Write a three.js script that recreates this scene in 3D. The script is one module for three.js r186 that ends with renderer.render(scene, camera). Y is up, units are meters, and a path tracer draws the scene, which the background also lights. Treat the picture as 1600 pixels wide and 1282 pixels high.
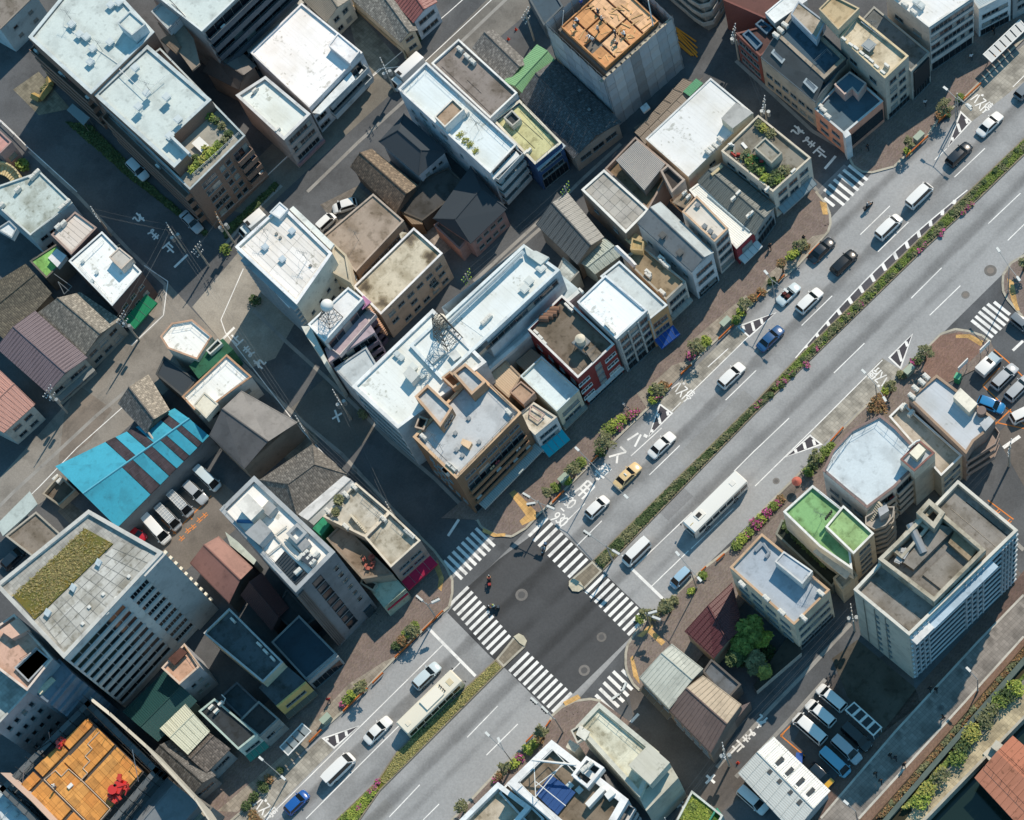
import * as THREE from 'three';
import { mergeGeometries, mergeVertices, toCreasedNormals } from 'three/addons/utils/BufferGeometryUtils.js';
import { MarchingCubes } from 'three/addons/objects/MarchingCubes.js';

// ---------------------------------------------------------------- camera
// x runs along the avenue, z across it, y up. The lens looks down 65 degrees from 314 m.
const FPX = 3700, IW = 1600, IH = 1282, CX = 800, CY = 641, DIST = 346;
const TILT = 24.743 * Math.PI / 180, YAW = 20.2 * Math.PI / 180;
const UA = [-0.42811, -0.90373], UB = [0.90373, -0.42811];
const sT = Math.sin(TILT), cT = Math.cos(TILT), sY = Math.sin(YAW), cY = Math.cos(YAW);
const toW = (f, r, y) => new THREE.Vector3(r * cY + f * sY, y, r * sY - f * cY);
const CAMH = DIST * cT, CAMF = -DIST * sT;
const scene = new THREE.Scene();
const camera = new THREE.PerspectiveCamera(2 * Math.atan(IH / 2 / FPX) * 180 / Math.PI, IW / IH, 10, 3000);
camera.position.copy(toW(CAMF, 0, CAMH));
camera.up.copy(toW(0.90373 * cT, 0.42811, 0.90373 * sT));
camera.lookAt(0, 0, 0);

// ---------------------------------------------------------------- sky, sun, exposure
const SKY = { zen: [.075, .215, .35], hor: [.14, .32, .46], gnd: [.07, .08, .09] };
{
const w = 128, h = 64, d = new Float32Array(w * h * 4);
for (let j = 0; j < h; j++) for (let i = 0; i < w; i++) {
const el = ((j + .5) / h - .5) * Math.PI, s = Math.max(0, Math.sin(el)), t = Math.pow(1 - s, 2.2), o = (j * w + i) * 4;
for (let k = 0; k < 3; k++) d[o + k] = el < 0 ? SKY.gnd[k] : SKY.zen[k] * (1 - t) + SKY.hor[k] * t;
d[o + 3] = 1;
}
const sky = new THREE.DataTexture(d, w, h, THREE.RGBAFormat, THREE.FloatType);
sky.mapping = THREE.EquirectangularReflectionMapping; sky.magFilter = THREE.LinearFilter; sky.needsUpdate = true;
scene.background = sky; scene.environment = sky;
}
const SUN_EL = 45.5 * Math.PI / 180;
const sun = new THREE.DirectionalLight(new THREE.Color().setRGB(1, .86, .70), 3.2);
sun.position.set(.952 * Math.cos(SUN_EL), Math.sin(SUN_EL), -.307 * Math.cos(SUN_EL)).multiplyScalar(400);
sun.castShadow = true; sun.shadow.mapSize.set(4096, 4096); sun.shadow.radius = 1;
Object.assign(sun.shadow.camera, { left: -170, right: 170, top: 170, bottom: -170, near: 1, far: 900 });
scene.add(sun); scene.add(sun.target);
const renderer = new THREE.WebGLRenderer({ antialias: true });
renderer.toneMapping = THREE.LinearToneMapping;
renderer.toneMappingExposure = 1.44;
renderer.shadowMap.enabled = true;

// ---------------------------------------------------------------- small tools
let seed = 20240611;
const rnd = () => { seed |= 0; seed = seed + 0x6D2B79F5 | 0; let t = Math.imul(seed ^ seed >>> 15, 1 | seed); t = t + Math.imul(t ^ t >>> 7, 61 | t) ^ t; return ((t ^ t >>> 14) >>> 0) / 4294967296; };
const rr = (a, b) => a + (b - a) * rnd();
// a point of the survey picture carried to the level y
function G(px, py, y = 0) {
const dx = px - CX, dy = py - CY, a = dx * UA[0] + dy * UA[1], b = dx * UB[0] + dy * UB[1];
const f = FPX * sT + a * cT, v = -FPX * cT + a * sT, t = (CAMH - y) / -v;
const w = toW(CAMF + f * t, b * t, 0); return [w.x, w.z];
}
const nums = s => s.trim().split(/[\s,]+/).map(Number);
function PL(s, y = 0) { const n = typeof s === 'string' ? nums(s) : s, o = []; for (let i = 0; i < n.length; i += 2) o.push(G(n[i], n[i + 1], y)); return o; }
const area = p => { let a = 0; for (let i = 0; i < p.length; i++) { const q = p[(i + 1) % p.length]; a += p[i][0] * q[1] - q[0] * p[i][1]; } return a / 2; };
const cen = p => [p.reduce((s, q) => s + q[0], 0) / p.length, p.reduce((s, q) => s + q[1], 0) / p.length];
const dist = (a, b) => Math.hypot(a[0] - b[0], a[1] - b[1]);
const mix = (a, b, t) => [a[0] + (b[0] - a[0]) * t, a[1] + (b[1] - a[1]) * t];
function inset(p, d) { // moves each side inwards by d
const n = p.length, s = Math.sign(area(p)), o = [];
for (let i = 0; i < n; i++) {
const A = p[(i + n - 1) % n], B = p[i], C = p[(i + 1) % n];
const l1 = dist(A, B), l2 = dist(B, C), n1 = [-(B[1] - A[1]) / l1 * s, (B[0] - A[0]) / l1 * s], n2 = [-(C[1] - B[1]) / l2 * s, (C[0] - B[0]) / l2 * s];
const k = Math.max(.35, 1 + n1[0] * n2[0] + n1[1] * n2[1]);
o.push([B[0] + (n1[0] + n2[0]) / k * d, B[1] + (n1[1] + n2[1]) / k * d]);
}
return o;
}
// ---------------------------------------------------------------- textures and materials
const hash2 = (x, y, s) => { let h = Math.imul(x, 374761393) + Math.imul(y, 668265263) + Math.imul(s, 974634777) | 0; h = Math.imul(h ^ h >>> 13, 1274126177); return ((h ^ h >>> 16) >>> 0) / 4294967296; };
function vn(x, y, per, s) {
const xi = Math.floor(x), yi = Math.floor(y), fx = x - xi, fy = y - yi, u = fx * fx * (3 - 2 * fx), v = fy * fy * (3 - 2 * fy), m = (a) => ((a % per) + per) % per;
const a = hash2(m(xi), m(yi), s), b = hash2(m(xi + 1), m(yi), s), c = hash2(m(xi), m(yi + 1), s), d = hash2(m(xi + 1), m(yi + 1), s);
return a + (b - a) * u + (c - a) * v + (a - b - c + d) * u * v;
}
const fbm = (u, v, f, oct, s) => { let t = 0, a = .5, n = 0; for (let i = 0; i < oct; i++) { t += a * vn(u * f, v * f, f, s + i); n += a; a *= .5; f *= 2; } return t / n; };
function tex(n, metres, fn, lin) {
const d = new Uint8Array(n * n * 4);
for (let j = 0; j < n; j++) for (let i = 0; i < n; i++) { const o = (j * n + i) * 4, c = fn(i / n, j / n, i, j); for (let k = 0; k < 3; k++) d[o + k] = Math.max(0, Math.min(255, (c.length ? c[k] : c) * 255)); d[o + 3] = 255; }
const t = new THREE.DataTexture(d, n, n); t.wrapS = t.wrapT = THREE.RepeatWrapping; t.magFilter = THREE.LinearFilter; t.minFilter = THREE.LinearMipmapLinearFilter; t.generateMipmaps = true;
t.repeat.set(1 / metres, 1 / metres); if (!lin) t.colorSpace = THREE.SRGBColorSpace; t.needsUpdate = true; return t;
}
const sm = (a, b, x) => { x = Math.max(0, Math.min(1, (x - a) / (b - a))); return x * x * (3 - 2 * x); };
const TX = {
conc: tex(512, 11, (u, v) => .99 - .09 * sm(.45, .8, fbm(u, v, 5, 5, 3)) - .06 * fbm(u, v, 60, 2, 9) - .07 * sm(.62, .8, fbm(u, v, 16, 3, 21))),
stain: tex(512, 13, (u, v) => { const a = sm(.42, .85, fbm(u, v, 5, 5, 31)), b = sm(.52, .85, fbm(u, v, 22, 4, 37)), n = .07 * fbm(u, v, 90, 2, 5) + (u * 7 % 1 < .012 || v * 3 % 1 < .006 ? .1 : 0); return [1 - .2 * a - .16 * b - n, 1 - .215 * a - .165 * b - n, 1 - .245 * a - .18 * b - n]; }),
spots: tex(512, 15, (u, v) => { const b = sm(.6, .82, fbm(u, v, 30, 4, 47)) * sm(.42, .62, fbm(u, v, 5, 3, 41)), a = sm(.4, .85, fbm(u, v, 4, 5, 51)), n = .03 * fbm(u, v, 90, 2, 57) + (u * 9 % 1 < .012 ? .07 : 0) + .02 * sm(.5, .8, vn(u * 60, v * 5, 60, 59)); return [1 - .2 * b - .06 * a - n, 1 - .2 * b - .07 * a - n, 1 - .22 * b - .09 * a - n]; }),
asph: tex(512, 19, (u, v) => 1 - .12 * sm(.3, .8, fbm(u, v, 4, 4, 61)) - .12 * fbm(u, v, 128, 2, 67) - .06 * sm(.55, .75, fbm(u, v, 12, 3, 71))),
road: tex(512, 24, (u, v) => .99 - .10 * fbm(u, v, 3, 3, 81) - .10 * fbm(u, v, 128, 2, 83) - .18 * sm(.35, .75, vn(v * 16, 0, 16, 88) * .7 + fbm(u, v, 8, 2, 84) * .3) - .035 * sm(.6, .8, fbm(u * 1, v, 9, 4, 86))),
pave: tex(512, 4, (u, v) => { const r = Math.floor(v * 32), x = u * 16 + (r & 1) * .5, c = Math.floor(x) % 16, e = (Math.abs(x % 1 - .5) > .45 || Math.abs(v * 32 % 1 - .5) > .42) ? .78 : 1; const k = (e * .5 + .5) * (.85 + .15 * hash2(c, r, 91)) * (1 - .14 * fbm(u, v, 4, 3, 95)); return [k, k * (.97 + .03 * hash2(c, r, 93)), k * (.95 + .05 * hash2(c, r, 94))]; }),
slab: tex(512, 6, (u, v) => { const x = u * 12, y = v * 12, e = (x % 1 < .06 || y % 1 < .06) ? .8 : 1; return e * (.84 + .13 * hash2(Math.floor(x), Math.floor(y), 97)) * (1 - .18 * sm(.4, .8, fbm(u, v, 4, 4, 99))); }),
kaw: tex(512, 3, (u, v) => { const x = u * 10 % 1, y = v * 10 % 1, k = hash2(Math.floor(u * 10), Math.floor(v * 10), 101), g = .62 + .38 * Math.sin(x * Math.PI); return (.55 + .45 * g * (y < .14 ? .5 : 1)) * (.72 + .28 * k) + (k > .9 ? .16 : 0); }),
kawb: tex(256, 3, (u, v) => .5 + .5 * Math.sin(u * 10 % 1 * Math.PI) * (.5 + .5 * (v * 10 % 1)), true),
rib: tex(256, 1.2, (u) => { const x = u * 4 % 1; return x < .22 ? 1 : x < .32 ? .5 : 0; }, true),
ribc: tex(256, 1.2, (u, v) => { const x = u * 4 % 1; return (x > .2 && x < .36 ? .72 : 1) * (.93 + .07 * fbm(u, v, 4, 3, 109)); }),
tile: tex(256, 2.4, (u, v) => { const e = (u * 24 % 1 < .12 || v * 30 % 1 < .14) ? .82 : 1; return e * (.88 + .12 * hash2(Math.floor(u * 24), Math.floor(v * 30), 111)); }),
grass: tex(512, 6, (u, v) => { const a = fbm(u, v, 8, 4, 121), b = fbm(u, v, 120, 2, 123); return [.62 + .36 * b + .2 * (a - .5), .66 + .32 * b, .5 + .3 * b - .2 * (a - .5)]; }),
ply: tex(512, 3.6, (u, v) => { const x = u * 4, y = v * 2, e = (x % 1 < .02 || y % 1 < .012) ? .6 : 1; return e * (.78 + .16 * hash2(Math.floor(x), Math.floor(y), 131) + .08 * vn(u * 4, v * 128, 128, 133)) - .1 * sm(.55, .8, fbm(u, v, 6, 3, 137)); }),
};
const MC = new Map();
const KIND = {
paint: { r: .72, t: 'conc' }, conc: { r: .92, t: 'conc' }, stain: { r: .93, t: 'stain' }, spots: { r: .85, t: 'spots' }, asph: { r: .95, t: 'asph' }, road: { r: .93, t: 'road' }, pave: { r: .92, t: 'pave' }, slab: { r: .92, t: 'slab' },
kaw: { r: .62, t: 'kaw', b: 'kawb', bs: .05 }, rib: { r: .5, t: 'ribc', b: 'rib', bs: .03 }, tile: { r: .6, t: 'tile' }, grass: { r: .95, t: 'grass' }, ply: { r: .8, t: 'ply' },
plain: { r: .6 }, matt: { r: .95 }, metal: { r: .42, m: .55 }, car: { r: .26, cc: 1 }, glass: { r: .12 }, rub: { r: .9 }, mark: { r: .8, t: 'conc' }, lamp: { r: .3 },
};
const ALB = .84; // what is read off sunlit surfaces, brought to base colours
const wallMat = (hex, kind) => { const c = new THREE.Color(hex), m = Math.max(c.r, c.g, c.b), f = Math.min(1.4, .78 / m); return mat('#' + c.multiplyScalar(Math.max(1, f)).getHexString(), kind); };
function mat(hex, kind = 'paint') {
const key = hex + kind; if (MC.has(key)) return MC.get(key);
const k = KIND[kind], o = { color: new THREE.Color(hex).multiplyScalar(k.t ? 1 : ALB), roughness: k.r, metalness: k.m || 0 };
if (k.t) o.map = TX[k.t];
if (k.b) { o.bumpMap = TX[k.b]; o.bumpScale = k.bs; }
let m;
if (kind === 'car') m = new THREE.MeshPhysicalMaterial({ ...o, clearcoat: .8, clearcoatRoughness: .12 });
else m = new THREE.MeshStandardMaterial(o);
MC.set(key, m); return m;
}
const GLASS = mat('#1d2a33', 'glass'), FRAME = mat('#aeb2b2', 'metal'), WHITE = mat('#f2f2ee', 'plain'), GREY = mat('#8f9496', 'metal'), DARK = mat('#2a2c2e', 'matt');
const LEAF = new THREE.MeshStandardMaterial({ vertexColors: true, side: THREE.DoubleSide, roughness: .8 });

// ---------------------------------------------------------------- geometry collector (world metres)
class B {
constructor() { this.p = []; this.c = null; }
tri(a, b, c) { this.p.push(...a, ...b, ...c); return this; }
quad(a, b, c, d) { return this.tri(a, b, c).tri(a, c, d); }
poly(pts, y, up = true) {
const q = pts.map(a => new THREE.Vector2(a[0], a[1])), f = THREE.ShapeUtils.triangulateShape(q, []), Y = typeof y === 'function' ? y : () => y;
for (const [i, j, k] of f) { const A = pts[i], C = pts[j], D = pts[k]; const s = (C[0] - A[0]) * (D[1] - A[1]) - (D[0] - A[0]) * (C[1] - A[1]); const v = e => [e[0], Y(e), e[1]]; ((s < 0) === up) ? this.tri(v(A), v(C), v(D)) : this.tri(v(A), v(D), v(C)); }
return this;
}
side(pts, y0, y1, flip = false) {
const s = area(pts) > 0 !== flip;
pts.forEach((a, i) => { const b = pts[(i + 1) % pts.length]; s ? this.quad([a[0], y0, a[1]], [a[0], y1, a[1]], [b[0], y1, b[1]], [b[0], y0, b[1]]) : this.quad([a[0], y0, a[1]], [b[0], y0, b[1]], [b[0], y1, b[1]], [a[0], y1, a[1]]); });
return this;
}
prism(pts, y0, y1, bottom = true) { this.side(pts, y0, y1).poly(pts, y1); if (bottom) this.poly(pts, y0, false); return this; }
ring(out, inn, y) { out.forEach((a, i) => { const j = (i + 1) % out.length, v = e => [e[0], y, e[1]]; area(out) > 0 ? this.quad(v(a), v(inn[i]), v(inn[j]), v(out[j])) : this.quad(v(a), v(out[j]), v(inn[j]), v(inn[i])); }); return this; }
// box with centre (x, z), standing on y, size l by h by w, turned
box(x, y, z, l, h, w, a = 0) { const c = Math.cos(a), s = Math.sin(a), f = (u, v) => [x + u * c + v * s, z - u * s + v * c]; return this.prism([f(-l / 2, -w / 2), f(l / 2, -w / 2), f(l / 2, w / 2), f(-l / 2, w / 2)], y, y + h); }
rod(a, b, r, n = 6, r2 = r) {
const A = new THREE.Vector3(...a), D = new THREE.Vector3(...b).sub(A), L = D.length(); if (L < 1e-6) return this; D.divideScalar(L);
const u = new THREE.Vector3(Math.abs(D.y) > .9 ? 1 : 0, Math.abs(D.y) > .9 ? 0 : 1, 0).cross(D).normalize(), w = D.clone().cross(u), P = [];
for (let i = 0; i < n; i++) { const t = i / n * 6.28319, x = Math.cos(t), y = Math.sin(t); P.push([[a[0] + (u.x * x + w.x * y) * r, a[1] + (u.y * x + w.y * y) * r, a[2] + (u.z * x + w.z * y) * r], [b[0] + (u.x * x + w.x * y) * r2, b[1] + (u.y * x + w.y * y) * r2, b[2] + (u.z * x + w.z * y) * r2]]); }
for (let i = 0; i < n; i++) { const p = P[i], q = P[(i + 1) % n]; this.quad(p[0], q[0], q[1], p[1]); if (i > 0 && i < n - 1) { this.tri(P[0][0], q[0], p[0]); this.tri(P[0][1], p[1], q[1]); } }
return this;
}
path(pts, r, n = 5) { for (let i = 0; i + 1 < pts.length; i++) this.rod(pts[i], pts[i + 1], r, n); return this; }
// flat ribbon on the ground
strip(a, b, w, y) { const l = dist(a, b) || 1, n = [-(b[1] - a[1]) / l * w / 2, (b[0] - a[0]) / l * w / 2]; return this.poly([[a[0] + n[0], a[1] + n[1]], [b[0] + n[0], b[1] + n[1]], [b[0] - n[0], b[1] - n[1]], [a[0] - n[0], a[1] - n[1]]], y); }
geo(o = [0, 0, 0]) {
const n = this.p.length / 3, P = new Float32Array(this.p), N = new Float32Array(n * 3), U = new Float32Array(n * 2), a = new THREE.Vector3(), b = new THREE.Vector3(), c = new THREE.Vector3(), nn = new THREE.Vector3(), t = new THREE.Vector3(), v = new THREE.Vector3(), q = new THREE.Vector3(), Y = new THREE.Vector3(0, 1, 0);
for (let i = 0; i < n; i += 3) {
a.fromArray(P, i * 3); b.fromArray(P, i * 3 + 3); c.fromArray(P, i * 3 + 6); nn.copy(b).sub(a).cross(q.copy(c).sub(a)).normalize();
if (Math.abs(nn.y) > .985) { t.set(1, 0, 0); v.set(0, 0, 1); } else { t.copy(Y).cross(nn).normalize(); v.copy(nn).cross(t); }
for (let k = 0; k < 3; k++) { q.fromArray(P, (i + k) * 3); N.set([nn.x, nn.y, nn.z], (i + k) * 3); U[(i + k) * 2] = q.dot(t); U[(i + k) * 2 + 1] = q.dot(v); }
}
for (let i = 0; i < n; i++) { P[i * 3] -= o[0]; P[i * 3 + 1] -= o[1]; P[i * 3 + 2] -= o[2]; }
const g = new THREE.BufferGeometry(); g.setAttribute('position', new THREE.BufferAttribute(P, 3)); g.setAttribute('normal', new THREE.BufferAttribute(N, 3)); g.setAttribute('uv', new THREE.BufferAttribute(U, 2));
if (this.c) g.setAttribute('color', new THREE.BufferAttribute(new Float32Array(this.c), 3));
return g;
}
}
// ---------------------------------------------------------------- objects
const used = {};
const numbered = n => { const k = used[n] = (used[n] ?? -1) + 1; return k ? n + '_' + String(k).padStart(3, '0') : n; };
function tag(o, label, category, group, kind) { o.userData.label = label; if (category) o.userData.category = category; if (group) o.userData.group = group; if (kind) o.userData.kind = kind; return o; }
function thing(name, label, category, pos = [0, 0, 0], group) { const o = new THREE.Group(); o.name = numbered(name); o.position.set(...pos); o.userData.at = pos.slice(); scene.add(o); return tag(o, label, category, group); }
const shadow = m => { m.castShadow = m.receiveShadow = true; return m; };
// the part takes its place below the thing: world geometry is brought to the thing's own base
function part(name, b, m, parent, lifted) {
const at = parent.userData.at || [0, 0, 0], g = b instanceof B ? b.geo(at) : b, o = shadow(new THREE.Mesh(g, m)); o.name = name; o.userData.at = at; parent.add(o); return o;
}
function place(name, g, m, parent, x, y, z, a = 0) { const o = shadow(new THREE.Mesh(g, m)), at = parent.userData.at || [0, 0, 0]; o.name = name; o.position.set(x - at[0], y - at[1], z - at[2]); o.rotation.y = a; parent.add(o); return o; }
function structure(name, b, m, label) { const o = shadow(new THREE.Mesh(b instanceof B ? b.geo() : b, m)); o.name = numbered(name); o.userData.kind = 'structure'; if (label) o.userData.label = label; scene.add(o); return o; }
function dup(root, pos, turn, label, group) { const r = root.clone(); r.name = numbered(root.name.replace(/_\d{3}$/, '')); r.position.set(...pos); r.rotation.y = turn; r.userData = { ...root.userData, at: pos.slice() }; if (label) r.userData.label = label; if (group) r.userData.group = group; scene.add(r); return r; }
// ---------------------------------------------------------------- building kit
function face(poly, k, y0 = 0) {
const a = poly[k], b = poly[(k + 1) % poly.length], L = dist(a, b), d = [(b[0] - a[0]) / L, (b[1] - a[1]) / L], s = Math.sign(area(poly)), n = [d[1] * s, -d[0] * s], t = [n[1], -n[0]];
const o = t[0] * d[0] + t[1] * d[1] > 0 ? a : b;
return { o, t, n, L, y0, yaw: Math.atan2(-t[1], t[0]), at: (u, w) => [o[0] + t[0] * u + n[0] * w, o[1] + t[1] * u + n[1] * w] };
}
const bar = (q, F, u0, u1, y0, y1, w0, w1) => q.prism([F.at(u0, w0), F.at(u1, w0), F.at(u1, w1), F.at(u0, w1)], y0, y1);
const GC = new Map();
function cached(key, fn) { if (!GC.has(key)) GC.set(key, fn()); return GC.get(key); }
function winGeo(w, h, mull) {
return cached(`w${w.toFixed(2)}_${h.toFixed(2)}_${mull}`, () => {
const f = new B(), t = .06; f.box(0, 0, .03, w + t, t, .1); f.box(0, h - t, .03, w + t, t, .08); f.box(-w / 2, 0, .03, t, h, .08); f.box(w / 2, 0, .03, t, h, .08);
for (let i = 1; i <= mull; i++) f.box(-w / 2 + w * i / (mull + 1), t, .03, .05, h - 2 * t, .06);
f.box(0, -.07, .06, w + .16, .07, .2);
return [f.geo(), new B().box(0, t, .015, w - t, h - 2 * t, .03).geo()];
});
}
const PANES = [GLASS, mat('#27363f', 'glass'), mat('#3a4850', 'glass'), mat('#15202a', 'glass')], CURT = mat('#9aa09c', 'glass');
function windows(b, F, o) { // rows by cols of single windows, each a part with a pane of its own
const { rows = 1, cols = 1, y0 = 1, fh = 3, w = 1.5, h = 1.3, m0 = .6, m1 = .6, mull = 1, fr = FRAME, curt = .15, skip = 0 } = o, L = F.L - m0 - m1, [fg, pg] = winGeo(w, h, mull);
for (let r = 0; r < rows; r++) for (let c = 0; c < cols; c++) {
if (skip && rnd() < skip) continue;
const u = m0 + L * (c + .5) / cols, p = F.at(u, 0), f = place('window', fg, fr, b, p[0], F.y0 + y0 + r * fh, p[1], F.yaw);
f.userData.at = [0, 0, 0]; place('pane', pg, rnd() < curt ? CURT : PANES[rnd() * 4 | 0], f, 0, 0, 0);
}
}
function bands(b, F, o) { // one window strip to a storey
const { rows = 3, y0 = 1, fh = 3.2, h = 1.5, m0 = .4, m1 = .4, n = 6, fr = FRAME, gl = null } = o, w = F.L - m0 - m1, [fg, pg] = winGeo(w, h, n);
for (let r = 0; r < rows; r++) { const p = F.at(m0 + w / 2, 0), f = place('window', fg, fr, b, p[0], F.y0 + y0 + r * fh, p[1], F.yaw), cw = (w - .06) / (n + 1), cg = winGeo(cw, h, 0)[1]; f.userData.at = [0, 0, 0]; for (let i = 0; i <= n; i++) place('pane', cg, gl && rnd() < .85 ? gl : rnd() < .16 ? CURT : PANES[rnd() * 4 | 0], f, -w / 2 + .03 + cw * (i + .5), 0, 0); }
}
function balconies(b, F, o) { // slab, parapet and side cheeks in front of a glazed storey; laundry poles and units on some
const { rows = 4, y0 = 3, fh = 3, d = 1.1, ph = 1.05, m0 = .2, m1 = .2, m = b.userData.wall, n = 4, clutter = .5, gl = null, open = false } = o, w = F.L - m0 - m1;
if (!open) bands(b, F, { rows, y0: y0 + .12, fh, h: 2.1, m0: m0 + .15, m1: m1 + .15, n, gl });
for (let r = 0; r < rows; r++) {
const y = F.y0 + y0 + r * fh, q = new B();
bar(q, F, m0, m0 + w, y - .16, y, .003, d); bar(q, F, m0, m0 + w, y, y + ph, d - .12, d + .004); bar(q, F, m0 - .004, m0 + .1, y, y + ph, .003, d - .12); bar(q, F, m0 + w - .1, m0 + w + .004, y, y + ph, .003, d - .12);
const bp = part('balcony', q, m, b); bp.userData.at = b.userData.at;
for (let i = 0; i < n; i++) if (rnd() < clutter * .45) { const p = F.at(m0 + w * (i + rr(.2, .8)) / n, d * .45), t = rnd(); place(t < .6 ? 'air_conditioner' : 'laundry', t < .6 ? acGeo() : laundryGeo(), t < .6 ? WHITE : mat(['#d8dde0', '#8a4048', '#47607c', '#c9b896'][rnd() * 4 | 0], 'matt'), bp, p[0], t < .6 ? y : y + 1, p[1], F.yaw); }
}
}
const laundryGeo = () => cached('lau', () => { const q = new B(); q.box(0, .35, 0, .9, .03, .03); q.box(-.2, -.3, 0, .36, .65, .04); q.box(.25, -.2, .02, .3, .55, .04); return q.geo(); });
function louvres(b, F, o) { const { n = 6, y0 = 2, y1 = 10, d = .35, m0 = 0, m1 = 0, h = .5, m = WHITE, name = 'louvre' } = o; for (let i = 0; i < n; i++) { const y = F.y0 + y0 + (y1 - y0) * i / Math.max(1, n - 1); part(name, bar(new B(), F, m0, F.L - m1, y, y + h, .004, d), m, b); } }
function fins(b, F, o) { const { n = 6, y0 = 2, y1 = 10, d = .3, w = .25, m0 = .1, m1 = .1, m = WHITE, name = 'pilaster' } = o; for (let i = 0; i < n; i++) { const u = m0 + (F.L - m0 - m1 - w) * i / Math.max(1, n - 1); part(name, bar(new B(), F, u, u + w, F.y0 + y0, F.y0 + y1, .004, d), m, b); } }
function plate(b, F, o) { const { m0 = 0, m1 = 0, y0 = 0, y1 = 2, d0 = .004, d = .05, m = DARK, name = 'panel' } = o; return part(name, bar(new B(), F, m0, F.L - m1, F.y0 + y0, F.y0 + y1, d0, d), m, b); }
function awning(b, F, o) { // a sloping cloth or sheet on brackets with a valance
const { m0 = 0, m1 = 0, y = 3.2, drop = .9, d = 1.5, m = mat('#a03030', 'matt'), val = .35, n = 4 } = o, q = new B(), A = (u, w, yy) => { const p = F.at(u, w); return [p[0], F.y0 + yy, p[1]]; }, u0 = m0, u1 = F.L - m1;
q.quad(A(u0, .01, y), A(u0, d, y - drop), A(u1, d, y - drop), A(u1, .01, y)); q.quad(A(u0, d, y - drop), A(u0, d, y - drop - val), A(u1, d, y - drop - val), A(u1, d, y - drop)); q.tri(A(u0, .01, y), A(u0, .01, y - drop), A(u0, d, y - drop)); q.tri(A(u1, .01, y), A(u1, d, y - drop), A(u1, .01, y - drop));
q.quad(A(u0, .01, y - .05), A(u1, .01, y - .05), A(u1, d - .03, y - drop - .05), A(u0, d - .03, y - drop - .05));
const a = part('awning', q, m, b), s = new B(); for (let i = 0; i <= n; i++) { const u = u0 + (u1 - u0) * i / n; s.rod(A(u, .02, y + .02), A(u, d, y - drop + .02), .03, 4); } part('awning_rib', s, GREY, a); return a;
}
function shop(b, F, o = {}) { const { h = 2.5, m0 = .3, m1 = .3, n = 5 } = o; const w = F.L - m0 - m1, [fg, pg] = winGeo(w, h, n), p = F.at(m0 + w / 2, 0), f = place('shop_window', fg, GREY, b, p[0], F.y0 + .2, p[1], F.yaw); f.userData.at = [0, 0, 0]; place('pane', pg, PANES[3], f, 0, 0, 0); }
const FT = { win: windows, band: bands, balc: balconies, louv: louvres, fins, plate, awn: awning, shop };
const facade = (b, poly, list) => { for (const [k, t, o] of list) FT[t](b, face(poly, k, b.userData.fy || 0), o || {}); };

// a box of walls under a flat roof with parapet and coping; poly in world metres at the parapet
function shell(b, poly, y0, y1, o, nm = ['wall', 'roof', 'coping']) {
const { wall, roof, cap = wall, par = .55, pt = .22, lip = .03 } = o;
const q = new B(), inn = inset(poly, pt);
if (par > .05) { q.side(poly, y0, y1); q.side(inn, y1 - par, y1, true); } else q.side(poly, y0, y1);
const w = part(nm[0], q, wall, b), host = nm.host ? w : b;
part(nm[1], new B().poly(par > .05 ? inset(poly, pt - .02) : inset(poly, -.05), par > .05 ? y1 - par : y1 + .004), roof, host);
if (par > .05) part(nm[2], new B().ring(inset(poly, -lip), inset(poly, pt + lip), y1 + .05).side(inset(poly, -lip), y1 - .08, y1 + .05).side(inset(poly, pt + lip), y1 - .08, y1 + .05, true), cap, host);
return w;
}
function bld(name, label, cat, h, px, o = {}) {
const poly = PL(px, h), y0 = o.y0 || 0, c = o.c || cen(poly), b = thing(name, label, cat, [c[0], y0, c[1]]);
const wall = wallMat(o.wall || '#b9b2a8', o.wk || 'conc'), roof = mat(o.roof || '#c4c8c8', o.rk || 'conc'), cap = mat(o.cap || o.wall || '#b9b2a8', 'paint');
Object.assign(b.userData, { wall }); b.poly = poly; b.h = h; b.par = o.par ?? .55; b.ry = h - b.par; b.roofMat = roof;
if (o.gable !== undefined) gable(b, poly, y0, h, { ...o, wall, roof });
else shell(b, poly, y0, h, { wall, roof, cap, par: b.par, pt: o.pt });
if (o.f) facade(b, poly, o.f);
return b;
}
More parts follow.
